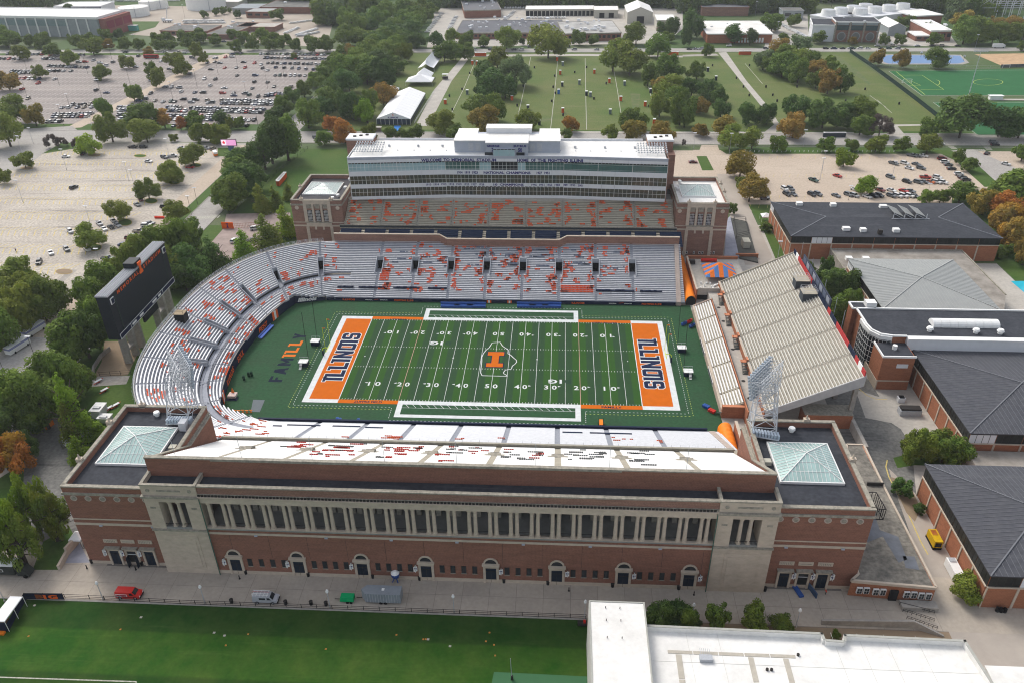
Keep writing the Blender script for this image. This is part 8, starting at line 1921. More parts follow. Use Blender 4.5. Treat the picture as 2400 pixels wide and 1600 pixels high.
for k,x0,y0,x1,y1,n,area in(('T1',822,745,915,738,6,'front left of the far lot'),('T1',825,765,910,760,6,'front left of the far lot'),('T1',820,795,912,792,6,'front left of the far lot'),('T1',830,820,905,818,5,'front left of the far lot'),('T1',1160,743,1245,746,5,'second block, far lot'),('T1',1165,765,1280,768,7,'second block, far lot'),('T1',1320,748,1820,760,23,'second block, far lot'),('T1',1335,768,1800,778,20,'second block, far lot'),('T1',1130,800,1490,803,15,'front block, far lot'),('T1',1180,825,1750,832,19,'front block, far lot'),('T1',1530,695,1890,702,16,'third block, far lot'),('T1',1535,715,1870,722,14,'third block, far lot'),('T1',1200,870,1450,872,6,'behind street trees, far lot'),('T1',1640,868,1700,870,3,'behind street trees, far lot'),('T1',1795,375,2240,381,18,'back row, far lot'),('T1',1825,402,2250,410,19,'next to back row, far lot'),('T1',1850,438,2210,446,13,'third row from back, far lot'),('T1',1905,468,2165,482,6,'fourth row from back, far lot'),('T1',1900,522,2100,525,7,'right middle, far lot'),('T1',1830,665,1950,650,6,'right middle, far lot'),('T1',1850,655,1925,648,4,'right middle, far lot'),('T1',350,382,570,385,9,'upper left, far lot'),('T1',300,408,430,412,6,'upper left, far lot'),('T1',60,375,290,378,9,'upper left, far lot'),('T1',5,408,130,410,5,'upper left, far lot'),('T1',340,458,600,468,12,'middle left, far lot'),('T1',80,495,440,492,13,'middle left, far lot'),('T1',90,508,230,506,6,'middle left, far lot'),('T1',140,543,270,548,5,'middle left, far lot'),('T1',430,745,680,742,6,'lower left, far lot'),('T1',505,726,620,722,4,'lower left, far lot'),('T1',380,795,630,785,10,'lower left, far lot'),('T1',370,808,600,805,9,'lower left, far lot'),('T1',330,842,420,840,5,'lower left, far lot')):
 for i in range(n):
  f=(i+rc.uniform(-.12,.12))/max(1,n-1);p=G(k,x0+(x1-x0)*f,y0+(y1-y0)*f+3);rnd_car(p,H2,area)
for px,py in((865,362),(860,390),(955,390),(1110,425),(645,420),(935,465),(730,455),(690,437),(780,432),(490,493),(545,432),(590,430),(380,548),(265,577),(155,618),(195,683),(665,625),(735,643),(665,553),(1140,362),(1145,388),(1230,365),(1270,368),(1325,400),(1170,478),(1040,556),(1305,512),(1600,375),(1660,370),(1555,397),(1485,405),(1600,395),(1515,437),(1480,430),(1430,435),(1680,432),(1755,438),(1800,447),(1550,470),(1630,470),(1690,470),(1455,482),(1810,474),(1845,487),(1635,523),(1760,523),(1410,547),(1485,550),(1755,568),(1845,570),(1450,594),(1545,610),(1235,608),(1185,604),(1140,604),(1740,612),(1890,601),(2000,603),(1040,648),(1250,636),(1345,640),(1400,642),(1535,645),(1610,645),(1612,662),(1720,657),(1780,668),(1070,697),(1125,705),(1205,705),(1265,688),(1350,692),(1320,708),(1180,703),(960,700),(1000,685),(1430,695),(1460,710),(1435,712),(2300,382),(1850,830),(1690,648)):
 rnd_car(G('T1',px,py+3),H2 if rc.random()<.7 else 0,'standing apart in the far lot')
near=[('T4',510,122,'black','suv',1.3),('T4',970,205,'dark red','sedan',-.9),('T4',948,240,'grey','sedan',-.7),('T4',1140,255,'black','suv',.1),('T4',487,425,'silver','suv',-.8),('T4',580,400,'grey','suv',-.8),('T4',688,372,'silver','pickup',-.8),('T4',720,407,'white','sedan',-.8),('T4',785,352,'grey','sedan',-.8),('T4',767,395,'black','sedan',-.7),('T4',812,382,'silver','sedan',-.7),('T4',353,572,'white','sedan',-.9),('T4',462,548,'grey','suv',-.8),('T4',565,512,'silver','suv',-.8),('T4',603,548,'white','suv',-.75),('T4',1010,385,'white','suv',.05),('T4',1035,368,'grey','sedan',.0),('T4',960,425,'tan','pickup',.05),('T4',900,470,'dark red','suv',.1),('T4',925,460,'silver','suv',.1),('T4',853,515,'blue','sedan',.1),('T4',745,612,'green','pickup',.0),('T4',272,637,'black','suv',-1.2),('T4',1620,490,'white','suv',1.2),('T4',1735,490,'black','pickup',.5),('T4',1760,405,'white','suv',.5),('T1',918,1020,'black','pickup',0),('T1',990,1020,'black','suv',.1),('T1',577,1065,'black','suv',1.6),('T1',455,1085,'white','sedan',.1),('T1',1253,1025,'silver','sedan',0),('T1',1320,1025,'grey','suv',.2),('T1',1352,1025,'silver','suv',.1),('T1',1385,1025,'red','sedan',1.4),('T1',1420,1028,'silver','suv',.1),('T1',1468,1030,'tan','suv',1.4),('T1',1133,1090,'grey','suv',-.5),('T1',1190,1082,'silver','pickup',.3),('T1',1025,1118,'white','sedan',-.3),('T1',1312,1158,'red','sedan',-.1),('T1',2180,952,'silver','suv',0),('T1',2025,1010,'black','suv',.1),('T1',1545,290,'blue','sedan',0),('T6',900,72,'green','pickup',-1),('T6',1065,42,'red','sedan',-.9),('T6',1428,50,'grey','suv',-1),('T6',700,132,'white','suv',-1.2),('T6',742,132,'grey','suv',-1.2),('T6',715,168,'black','suv',-1.2),('T6',760,168,'grey','sedan',-1.2),('T6',887,170,'black','suv',-1.1),('T6',930,168,'grey','suv',-1.1),('T6',1055,178,'grey','sedan',-1),('T6',1140,172,'grey','suv',-1),('T6',1182,178,'silver','suv',-1),('T6',1187,136,'white','sedan',-1),('T6',1270,185,'white','sedan',-1),('T6',1315,180,'black','suv',-1),('T6',1352,178,'black','suv',-1),('T6',1357,140,'dark red','pickup',-1),('T6',1437,142,'white','sedan',-.9),('T6',1435,180,'grey','suv',-.9),('T6',1478,180,'white','suv',-.9),('T6',1518,180,'white','suv',-.9),('T6',1560,180,'white','suv',-.9),('T6',1600,183,'grey','sedan',-.9),('T6',1522,145,'red','sedan',-.9),('T6',1570,147,'grey','sedan',-.9),('T6',1543,82,'black','suv',-.9),('T6',1620,86,'grey','suv',-.8),('T6',1662,84,'grey','sedan',-.8),('T6',1702,84,'orange','sedan',-.8),('T6',1745,85,'white','suv',-.8),('T6',1790,87,'white','suv',-.8),('T6',1670,52,'red','pickup',-.2),('T6',1752,53,'white','suv',-.8),('T6',1900,30,'white','suv',0),('T6',1925,52,'black','sedan',0),('T6',1948,70,'black','suv',0),('T6',562,180,'white','sedan',0),('T6',562,198,'grey','suv',0),('T6',548,160,'black','suv',0),('T3',70,1122,'dark red','sedan',0),('T3',1452,1132,'grey','pickup',-.9),('T3',1527,1132,'white','suv',-.9),('T3',1608,1137,'grey','sedan',-.8),('T3',1560,1165,'white','sedan',-.8),('T3',1578,1078,'grey','pickup',-.7),('T3',1615,1080,'grey','sedan',-.6),('T3',1658,1080,'white','sedan',-.6),('T3',1785,1100,'dark red','suv',0),('T3',1805,1122,'white','suv',0),('T3',1828,1140,'grey','sedan',0),('T3',1850,1168,'black','sedan',0),('T3',1640,1165,'grey','suv',-.8),('T3',2095,1062,'black','sedan',.8),('T3',1775,998,'white','sedan',0),('T3',2140,985,'grey','suv',0),('T3',2150,1003,'black','sedan',0),('T3',2225,1135,'white','sedan',-.8),('T7',60,1152,'white','sedan',.05)]
for k,px,py,col,kd,rz in near:
 p=G(k,px,py+2);ar={'T4':'in the tan lot at left','T1':'near the road at left','T6':'in the right-hand tan lot','T3':'near the road at right','T7':'on the drive at the left edge'}[k];car(p,col,kd,rz,ar,True)
for px in(318,572,985,1045,1035,1100,1155,1170,1220,1275,1340,1365,1420,1440,1480,1615,1720,1780,1895):rnd_car(G('T3',px,rc.choice((322,340))),0,'along the far road at right')
for px in(915,975,1030,1190,1240,1300,1345,1560,1605,1760,1440):rnd_car(G('T2',px,rc.choice((328,348))),0,'along the far road behind the park')
for px,py in((45,345),(90,343),(130,342)):rnd_car(G('T3',px,py),0,'along the far road behind the park')
NF=len([o for o in bpy.data.objects if o.name.startswith('parked_car')])
b=MB();rr=random.Random(2)
def yard(k,x0,y0,x1,y1,n,rz,jit=2,w=True):
 for i in range(n):
  f=i/max(1,n-1);p=G(k,x0+(x1-x0)*f+rr.uniform(-jit,jit),y0+(y1-y0)*f+rr.uniform(-1,1));u=(cos(rz),sin(rz));b.mt(rr.choice((0,0,1,1,2))if not w else rr.choice((0,0,0,1)));b.obox((p.x,p.y),u,4.6,1.9,.4,1.1);b.obox((p.x,p.y),u,2.4,1.6,1.1,1.6)
for a in(('T1',1270,150,1530,148,16,0),('T1',1280,165,1540,163,16,0),('T1',2010,165,2200,140,10,.3),('T1',1970,232,2050,200,7,.4),('T1',2050,245,2180,205,12,.4),('T1',2060,255,2190,228,10,.4),('T1',700,15,1230,10,20,0),('T2',590,225,690,100,12,0),('T2',745,200,790,120,9,0),('T2',1130,60,1290,60,10,1.5),('T2',1130,140,1190,85,8,0),('T2',1280,130,1540,128,14,1.5),('T3',560,180,640,210,9,0),('T3',640,150,740,210,10,0),('T3',760,215,850,260,12,.1),('T3',1340,240,1440,310,8,1.5),('T3',1800,20,1900,60,10,0)):yard(*a)
tag(b.build('distant_vehicle_mass',[paint['white'],paint['silver'],paint['grey']],kind='stuff'),'mass of tiny parked vehicles in the far service yards','vehicles')
p=G('T3',2168,332);t=thing('white_box_van','white box van on the far road at the right','van',tuple(p));MB().box(p.x-4,p.x+4,p.y-1.2,p.y+1.2,.6,3.2).build('body',white,t);MB().box(p.x+4,p.x+5.5,p.y-1.1,p.y+1.1,.6,2.4).build('cab',whiteM,t);[MB().bar((p.x+a,p.y-1.3,.45),(p.x+a,p.y-1,.45),.45,8).build('wheel',rubber,t)for a in(-2.5,4)]
for k,px,py,c,lb in(('T7',130,55,(.25,.27,.45),'parked white shuttle under trees at the left edge'),('T4',240,1120,(.2,.18,.4),'white and purple shuttle bus under trees at left')):
 p=G(k,px,py);t=thing('shuttle_bus',lb,'bus',tuple(p));MB().obox((p.x,p.y),(.25,.97),8.5,2.4,.5,2.0).build('body',white,t);MB().obox((p.x,p.y),(.25,.97),8.4,2.3,2.0,2.8).build('windows',mat('bus_tint',c,rough=.2,var=0),t);MB().obox((p.x,p.y),(.25,.97),8.5,2.4,2.8,3.0).build('roof',white,t)
 for s in(-1,1):
  for a in(-2.6,2.6):MB().bar((p.x+.25*a+s*1.15,p.y+.97*a,.45),(p.x+.25*a+s*1.3,p.y+.97*a,.45),.45,10).build('wheel',rubber,t)
p=G('T1',1045,405);t=thing('red_bus','long dark red bus parked in the upper far lot','bus',tuple(p));MB().box(p.x-6,p.x+6,p.y-1.2,p.y+1.2,.5,3.2).build('body',mat('bus_red',(.3,.03,.03),var=.1),t);MB().box(p.x-5.6,p.x+5.6,p.y-1.26,p.y-1.2,1.7,2.6).build('windows',glassK,t);[MB().bar((p.x+a,p.y-1.3,.5),(p.x+a,p.y-1,.5),.5,8).build('wheel',rubber,t)for a in(-4,4)]
p=G('T1',1485,1072);t=thing('orange_white_van','small white and orange van parked near the pink screen','van',tuple(p));MB().obox((p.x,p.y),(.5,-.86),5,2,.4,1.4).build('body',orangeP,t);MB().obox((p.x,p.y),(.5,-.86),4.8,1.9,1.4,2.4).build('roof',white,t);MB().obox((p.x,p.y),(.5,-.86),3,2.02,.1,.5).build('wheels',rubber,t)
for k,px,py,w,h in(('T4',1200,82,85,32),('T4',1042,210,90,40),('T4',862,358,100,50),('T4',650,530,105,55),('T4',442,697,120,40),('T1',650,1070,90,22),('T1',965,1076,90,24),('T1',1350,1140,80,30),('T1',185,1160,90,22)):
 a=[G(k,px+w/2*cos(i*pi/8),py+h/2*sin(i*pi/8))[:2]for i in range(16)]
 sheet('island_kerb',mat('ochre_kerb',(.45,.32,.12),var=.1),a,.09);sheet('lot_island',dirt if px in(442,185,650)and k!='T4' or px==442 else grass,[G(k,px+(w/2-4)*cos(i*pi/8),py+(h/2-3)*sin(i*pi/8))[:2]for i in range(16)],.12)
sheet('lot_corner_grass',grass,gp('T1',(290,1062),(430,985),(600,990),(530,1022),(400,1045)),.06)
sheet('roadside_walk',concL,gp('T1',(480,975),(1720,990),(1720,1002),(470,985)),.04)
sheet('corner_grass',grass,gp('T1',(1500,1020),(1690,1022),(1640,1080),(1500,1080)),.06)
sheet('street_crossing_ground',road,gp('T1',(0,900),(500,870),(600,960),(400,1000),(290,1065),(150,1176),(0,1176)),.045)
rt=random.Random(99)
LEAF={}
def leafmat(n,a,b_,hues=.012):
 m=mat('leaf_'+n,a,rough=.75,col2=b_,scale=.42,detail=5,rnd=.22,hues=hues,spec=.15,trans=.3,cov=.5);LEAF[n]=m;return m
leafmat('g',(.075,.138,.022),(.195,.265,.042));leafmat('dg',(.050,.105,.024),(.120,.190,.040));leafmat('y',(.125,.180,.026),(.230,.260,.040))
leafmat('o',(.19,.175,.036),(.38,.25,.045),.02);leafmat('r',(.27,.14,.028),(.52,.24,.035),.02);leafmat('lg',(.12,.17,.07),(.20,.26,.11));leafmat('cy',(.15,.25,.018),(.23,.33,.03));leafmat('b',(.12,.09,.075),(.15,.12,.10))
def crown(seed,n,leaf,lobes=9,shape='round'):
 r=random.Random(seed);V=[];F=[]
 L=[]
 if shape=='round':
  L.append((r.uniform(-.1,.1),r.uniform(-.1,.1),0,.58))
  for i in range(lobes+5):
   a=r.uniform(0,2*pi);e=r.uniform(-.95,1.25);d_=r.uniform(.42,.78);L.append((d_*cos(a)*cos(e),d_*sin(a)*cos(e),d_*sin(e)*.9,r.uniform(.17,.36)))
 elif shape=='cone':
  for i in range(16):
   f=i/15;a=r.uniform(0,6.28);w=.5*(1-f)**.75+.06;L.append((w*.45*cos(a),w*.45*sin(a),-1+2*f,w*.75))
 elif shape=='oval':
  for i in range(12):
   f=i/11;a=r.uniform(0,6.28);w=.55*sin(pi*(.12+.82*f))**.7;L.append((w*.4*cos(a),w*.4*sin(a),-.85+1.7*f,w*.72))
 elif shape=='open':
  for i in range(lobes+6):
   a=r.uniform(0,6.28);e=r.uniform(-.4,1.2);d_=r.uniform(.45,.8);L.append((d_*cos(a)*cos(e),d_*sin(a)*cos(e),d_*sin(e)*.8,r.uniform(.12,.26)))
 tot=sum(l[3]**2 for l in L)
 for l in L:
  k=max(8,int(n*l[3]**2/tot))
  for _ in range(k):
   z=r.uniform(-1,1);a=r.uniform(0,2*pi);q=sqrt(1-z*z);rad=l[3]*(r.uniform(.72,1.08)if r.random()<.8 else r.uniform(.2,.8))
   d_=Vector((q*cos(a),q*sin(a),z));c=Vector(l[:3])+Vector((d_.x*rad,d_.y*rad,d_.z*rad*.9))
   nrm=(d_+Vector((r.gauss(0,.45),r.gauss(0,.45),r.gauss(.25,.45)))).normalized();t=nrm.cross(Vector((r.gauss(0,1),r.gauss(0,1),r.gauss(0,1)))).normalized();bb=nrm.cross(t)
   s=leaf*r.uniform(.55,1.25);o=len(V)
   V+=[tuple(c+t*s),tuple(c+bb*s*.75+t*s*.1),tuple(c-t*s*.9),tuple(c-bb*s*.8)];F.append((o,o+1,o+2,o+3))
 if shape in('round','open'):
  rr_=sorted(hypot(v[0],v[1])for v in V)[int(len(V)*.96)];zz_=sorted(v[2]for v in V);z0,z1=zz_[int(len(V)*.01)],zz_[int(len(V)*.99)]
  V=[(v[0]/rr_,v[1]/rr_,(v[2]-(z0+z1)/2)/((z1-z0)/2))for v in V]
 me=bpy.data.meshes.new('crown');me.from_pydata(V,[],F);me.materials.append(LEAF['g']);return me
BIG=[crown(i,9500,.036)for i in range(5)];MID=[crown(20+i,5200,.052)for i in range(6)];SML=[crown(40+i,2600,.078,8)for i in range(5)]
CON=[crown(60+i,5200,.04,shape='cone')for i in range(3)];OVL=[crown(70+i,3000,.055,shape='oval')for i in range(4)];OPN=[crown(80+i,5200,.038,16,'open')for i in range(3)]
def trunkmesh(seed):
 r=random.Random(seed);b=MB();b.bar((0,0,0),(.01,.01,.5),.035,7,.026);b.bar((.01,.01,.5),(.0,.0,1.25),.026,6,.01)
 for i in range(7):a=i*.9+r.uniform(-.3,.3);z=.42+.08*i;d_=r.uniform(.25,.42);b.bar((.0,.0,z),(d_*cos(a),d_*sin(a),z+r.uniform(.2,.38)),.015,5,.005)
 return b.mesh('trunk',bark)
TRK=[trunkmesh(i)for i in range(4)]
NT=[0]
DESC={'g':'green','dg':'dark green','y':'yellow-green','o':'olive-orange','r':'red-orange','lg':'pale green','cy':'lime-green','b':'bare brown'}
SHP={'round':'broad','cone':'conical','oval':'upright','open':'sparse'}
def tree(p,h,w,col,area,shape='round',size=None):
 NT[0]+=1;t=thing('tree','','tree',(p.x,p.y,0),'trees',rt.uniform(0,6.28))
 dist=(Vector((CX,CY,CZ))-Vector(p)).length;pxw=w*FPX/dist*.427
 pool_=CON if shape=='cone' else OVL if shape=='oval' else OPN if shape=='open' else(BIG if pxw>42 else MID if pxw>20 else SML)
 ch=h*(.86 if shape!='cone' else .98)
 if shape=='round':ch=min(ch,w*1.6)
 sz=(w/2*1.04/(1.0 if shape in('round','open')else .5))
 vz=ch/2;c=piece('crown',rt.choice(pool_),t,(0,0,h-ch/2),scale=(sz,sz*rt.uniform(.86,1.12),vz),mat_=LEAF[col])
 k=h*.62;piece('trunk',rt.choice(TRK),t,(0,0,0),scale=(h*.9,h*.9,k))
 pool(t,f"{DESC[col]} {SHP[shape]} tree",area);return t
def tr(k,x,yt,yb,w,col='g',area='',shape='round'):
 f=T(k);p=gz(*f(x,yb));top=gy(*f(x,yt),p.y);dist=(Vector((CX,CY,CZ))-p).length
 W_=w/2.94*dist/FPX;W_*=1.06;h=max(2.0,top.z*1.02-.02*W_ if shape=='round' else top.z)
 return tree(p,max(h,W_*.8),W_,col,area,shape)
A_='by the fluted hall';
for a in((60,240,330,130),(210,245,325,75),(320,225,335,90),(530,240,340,80),(620,225,300,70),(735,200,285,80),(680,265,330,80),(5,240,320,80),(100,225,320,80),(270,310,345,40)):tr('T1',*a,'g',A_)
tr('T1',750,275,345,70,'o',A_);tr('T1',820,200,270,60,'dg',A_)
A_='along the far left road'
for a in((870,270,345,80),(965,265,345,70),(1090,240,300,70),(1160,240,300,75),(1270,235,290,75),(1100,290,350,75),(1190,285,345,65),(1300,280,345,85),(1380,240,300,95),(1490,250,315,75),(1630,275,362,75),(1690,230,310,95),(1745,255,348,85),(1860,260,348,85),(1935,255,345,75),(1990,235,310,45),(2040,265,352,85),(2170,260,362,115),(2260,250,360,95),(1820,220,300,105),(1900,225,310,90),(1610,215,272,70)):tr('T1',*a,'g',A_)
A_='among upper left buildings'
for a in((1410,72,125,50),(1495,55,110,45),(1548,48,100,45),(1915,70,140,75),(2205,45,110,115),(2210,130,180,80),(1585,55,90,30)):tr('T1',*a,'g',A_)
tr('T1',1645,78,125,52,'dg',A_);tr('T1',485,48,92,60,'dg',A_)
A_='inside the far crowded lot'
for a in((160,330,412,90,'y'),(370,320,392,85,'g'),(480,385,452,95,'y'),(278,460,542,85,'y'),(650,318,385,115,'y'),(700,470,555,100,'y'),(885,410,475,88,'y'),(1030,345,386,58,'o'),(70,520,625,122,'o'),(1215,365,482,100,'y'),(1265,400,520,95,'y'),(1370,295,402,80,'y'),(1410,355,442,60,'y'),(1055,430,546,90,'g'),(1110,470,602,92,'y'),(930,585,702,100,'g'),(725,675,812,100,'g'),(2028,368,408,42,'y')):tr('T1',*a,A_)
A_='on the verge before the far lot'
for a in((100,685,860,180,'y'),(255,725,872,110,'o'),(75,770,1012,180,'y'),(1010,715,895,195,'g'),(885,820,886,45,'r'),(780,790,980,165,'y'),(1020,850,985,165,'y'),(1350,780,880,110,'g'),(1660,810,892,70,'g'),(1370,860,988,125,'y'),(1470,850,985,130,'y'),(1540,860,985,130,'y'),(1200,925,978,52,'y'),(1310,830,882,55,'g'),(1590,815,902,65,'y')):tr('T1',*a,A_)
tr('T1',1140,745,882,100,'r',A_,'oval');tr('T1',1250,800,902,62,'r',A_,'oval');tr('T1',1545,755,882,90,'dg',A_,'oval')
A_='at the corner of the left lot'
for a in((370,950,1012,85,'b'),(430,970,1012,65,'b'),(535,955,1017,62,'b')):tr('T1',*a,A_,'open')
A_='on an island in the tan left lot'
for k,x,yt,yb,w,c in(('T1',620,975,1062,125,'cy'),('T1',180,1070,1162,110,'y'),('T1',1340,1030,1142,145,'y'),('T1',1180,1135,1235,125,'y'),('T4',1190,-12,90,155,'y'),('T4',1030,75,195,145,'y'),('T4',835,215,348,150,'y'),('T4',625,400,542,175,'y'),('T4',40,-10,92,85,'y'),('T4',1215,225,357,155,'y')):tr(k,x,yt,yb,w,c,A_)
A_='along the left street avenue'
for a in((2290,410,510,120),(2250,450,560,110),(2180,525,610,110),(2100,570,672,120),(2020,620,710,110),(1960,660,795,135),(1900,740,830,100),(2340,380,470,110),(2330,500,620,130),(2270,560,700,150),(2250,610,770,165),(2130,690,885,185),(2230,680,820,150),(1990,815,1110,190),(1880,825,1130,200),(1830,900,1170,190),(1700,1020,1200,200),(1650,1080,1230,180)):tr('T1',*a,rt.choice(('g','g','dg')),A_)
for a in((1620,20,250,230),(1690,-40,190,200),(1760,-60,130,180),(1560,90,250,150)):tr('T4',*a,rt.choice(('g','dg')),A_)
tr('T1',2300,800,925,120,'r',A_);tr('T1',2240,900,1002,105,'g',A_);tr('T1',2345,850,960,90,'o',A_)
A_='in the avenue running to the top'
for i in range(16):
 f=i/15;tr('T2',60+(560-60)*f,385-365*f,560-470*f,185-85*f,rt.choice(('g','dg','g')),A_)
for i in range(16):
 f=i/15;tr('T2',180+(640-180)*f,410-400*f,585-500*f,180-90*f,rt.choice(('g','g','dg')),A_)
A_='in the belt left of the avenue'
for a in((30,180,320,130,'g'),(80,90,260,160,'g'),(40,60,190,140,'g'),(150,200,305,110,'g'),(180,110,240,140,'dg'),(250,60,190,140,'g'),(330,30,150,140,'g'),(430,30,120,120,'g'),(120,10,130,140,'g'),(10,330,400,90,'g'),(60,310,400,90,'o'),(60,175,250,100,'y'),(220,10,90,120,'g'),(40,-30,60,140,'g')):tr('T2',*a,A_)
A_='in the dense trees left of the park'
for a in((290,400,600,190,'dg'),(150,430,560,170,'g'),(60,480,640,160,'dg'),(380,400,512,125,'g'),(455,300,428,95,'y'),(20,620,800,150,'dg'),(90,640,830,150,'dg'),(200,625,800,150,'g')):tr('T2',*a,A_)
for a in((180,690,852,120,'cy'),(120,690,832,75,'cy')):tr('T2',*a,A_)
tr('T2',290,610,725,160,'o',A_);tr('T2',345,410,440,120,'y',A_)
A_='along the top of the park'
for a in((520,220,332,115,'dg'),(660,220,322,105,'dg'),(755,210,302,105,'g'),(865,220,332,95,'g'),(1140,195,340,155,'y'),(1240,260,312,42,'dg'),(1425,182,402,225,'y'),(1635,210,315,85,'g'),(1745,240,312,70,'g'),(2000,165,242,52,'dg'),(710,290,428,125,'g'),(790,290,422,105,'g'),(870,300,418,95,'g'),(1870,285,495,175,'y'),(1985,300,522,230,'y'),(2180,255,400,170,'g'),(2030,225,310,150,'y'),(2260,140,250,130,'dg'),(2250,220,295,75,'g'),(985,255,325,80,'g')):tr('T2',*a,A_)
A_='in the dark park lawn clump'
for a in((1075,330,475,125,'y'),(1000,430,600,150,'dg'),(1060,500,670,200,'dg'),(1130,520,680,150,'dg'),(970,560,670,110,'dg')):tr('T2',*a,A_)
tr('T2',1190,385,600,215,'lg',A_,'open');tr('T2',1190,400,590,190,'lg',A_,'open')
A_='between park lawn and press box'
for a in((930,665,810,170,'g'),(1050,650,830,160,'g'),(975,750,905,200,'o'),(685,770,918,180,'y'),(1275,780,905,160,'y'),(780,870,962,115,'g'),(1560,900,962,85,'g'),(200,850,962,90,'y'),(345,895,962,100,'g'),(440,890,972,95,'g'),(520,860,968,95,'g'),(2010,760,905,175,'g'),(2030,870,972,155,'o'),(1860,870,968,120,'y'),(2200,860,992,170,'o')):tr('T2',*a,A_)
tr('T2',1575,800,912,115,'r',A_);tr('T2',30,825,985,140,'r',A_)
A_='on the right of the park lawn'
for a in((2110,440,595,115,'g'),(2240,400,555,190,'g'),(2240,540,685,175,'y'),(2190,640,805,165,'y'),(2290,600,760,150,'g'),(2330,650,865,150,'g'),(2190,530,670,120,'o')):tr('T2',*a,A_)
for a in((95,435,548,125,'g'),(60,545,665,135,'dg'),(170,555,695,150,'dg'),(240,600,720,110,'dg'),(60,660,770,120,'g'),(130,680,792,90,'o'),(260,690,808,105,'dg'),(10,700,880,120,'g'),(435,705,862,125,'dg'),(780,665,855,175,'dg'),(960,690,885,200,'dg'),(1060,720,875,170,'dg'),(1190,700,865,190,'g')):tr('T3',*a,A_)
tr('T3',575,725,858,155,'dg',A_,'open');tr('T3',575,740,855,130,'dg',A_)
A_='in the clump in mid right park'
for a in((550,345,482,125,'lg'),(650,280,400,130,'o'),(720,310,470,140,'g'),(805,270,355,110,'lg'),(790,335,480,150,'y'),(870,350,500,150,'g'),(680,390,535,170,'g'),(720,420,548,115,'g'),(790,400,572,140,'g'),(915,410,545,130,'o'),(1000,395,515,115,'g'),(915,485,612,105,'g'),(995,480,648,115,'o'),(1085,470,638,115,'g'),(600,400,500,110,'g')):tr('T3',*a,A_)
A_='by the road behind, right side'
for a in((255,805,942,145,'o'),(320,870,1032,160,'y'),(115,865,942,100,'o'),(755,790,952,185,'o'),(1215,795,935,145,'g'),(650,940,1042,115,'g'),(985,945,1052,105,'g'),(1160,965,1042,88,'g'),(1325,940,1052,122,'y'),(1500,945,1052,92,'g'),(1680,825,952,112,'g'),(1680,935,1062,132,'y'),(1105,1055,1150,122,'cy'),(390,1050,1235,215,'o')):tr('T3',*a,A_)
tr('T3',475,865,1027,115,'y',A_,'oval');tr('T3',1350,830,942,150,'b',A_,'open');tr('T3',5,960,1015,30,'b',A_,'open')
A_='beside the green sports turf'
for a in((1905,765,952,270,'dg'),(2170,770,942,195,'dg'),(2310,760,952,170,'dg'),(1330,345,452,92,'o'),(1510,345,472,95,'o'),(1745,340,468,130,'g'),(1900,1030,1132,75,'g'),(1965,1095,1182,85,'g'),(2330,1000,1115,110,'g')):tr('T3',*a,A_)
A_='among upper right buildings'
for a in((60,80,262,125,'dg'),(20,190,322,62,'dg'),(290,30,78,80,'o'),(610,95,222,115,'g'),(770,110,188,85,'g'),(690,235,292,65,'g'),(935,215,302,85,'g'),(1380,235,312,62,'g'),(1490,240,312,72,'g'),(1500,140,200,75,'g'),(1560,130,195,80,'g'),(1675,160,232,62,'dg'),(1730,245,312,82,'g'),(1165,255,312,52,'o'),(1930,110,305,160,'g'),(2020,120,300,150,'g'),(2130,175,302,130,'g'),(2230,160,300,110,'y'),(2280,120,262,130,'o'),(2340,140,280,100,'g'),(1920,90,200,110,'o'),(2150,130,220,90,'o'),(2060,60,140,120,'g'),(2340,280,350,60,'g')):tr('T3',*a,A_)
tr('T3',355,160,305,110,'dg',A_,'oval');tr('T3',462,190,315,80,'dg',A_,'oval');tr('T3',170,300,392,70,'g',A_)
A_='in the mass beside the scoreboard'
for a in((1250,340,620,230,'g'),(1100,390,690,230,'g'),(980,450,740,210,'y'),(900,530,800,190,'y'),(1330,500,760,220,'dg'),(1230,540,800,200,'y'),(1400,600,800,200,'dg'),(1290,640,830,200,'dg'),(760,640,900,180,'g'),(680,740,1000,180,'g'),(1500,540,740,170,'dg'),(660,870,1090,170,'g')):tr('T4',*a,A_)
tr('T4',1490,450,730,190,'dg',A_,'cone');tr('T4',1330,350,600,180,'g',A_)
A_='at the far left hall'
for a in((1690,400,605,125),(1840,300,540,190),(1970,240,455,140),(1800,90,290,120),(1905,100,270,90),(1995,75,200,70)):tr('T4',*a,'cy' if a[0]in(1690,1970)else 'y',A_,'cone')
A_='at the lower left of the tan lot'
for a in((140,610,820,190,'y'),(80,700,900,200,'y'),(270,720,960,220,'y'),(410,740,1000,200,'g'),(200,800,1090,240,'y'),(60,980,1240,200,'g'),(330,850,1050,180,'y')):tr('T4',*a,A_)
A_='left of the curved stand'
for k,x,yt,yb,w,c in(('T4',620,980,1290,250,'dg'),('T4',500,1010,1330,240,'g'),('T4',690,900,1220,200,'g'),('T7',420,70,380,250,'g'),('T7',520,90,420,200,'g'),('T7',250,190,560,330,'g'),('T7',130,260,600,240,'g'),('T7',340,300,600,230,'g'),('T7',40,330,560,180,'g'),('T7',600,150,330,130,'g'),('T7',10,-120,60,150,'g')):tr(k,x,yt,yb,w,c,A_)
tr('T7',110,480,720,260,'dg',A_,'open');tr('T7',190,640,800,170,'dg',A_,'open')
tr('T7',550,220,660,170,'cy',A_,'cone');tr('T7',530,400,700,130,'y',A_,'cone');tr('T7',560,650,830,130,'cy',A_,'cone');tr('T7',665,520,665,120,'cy',A_,'cone')
tr('T7',60,650,880,260,'r',A_,'open');tr('T7',120,690,900,240,'r',A_,'open')
A_='at the lower left corner'
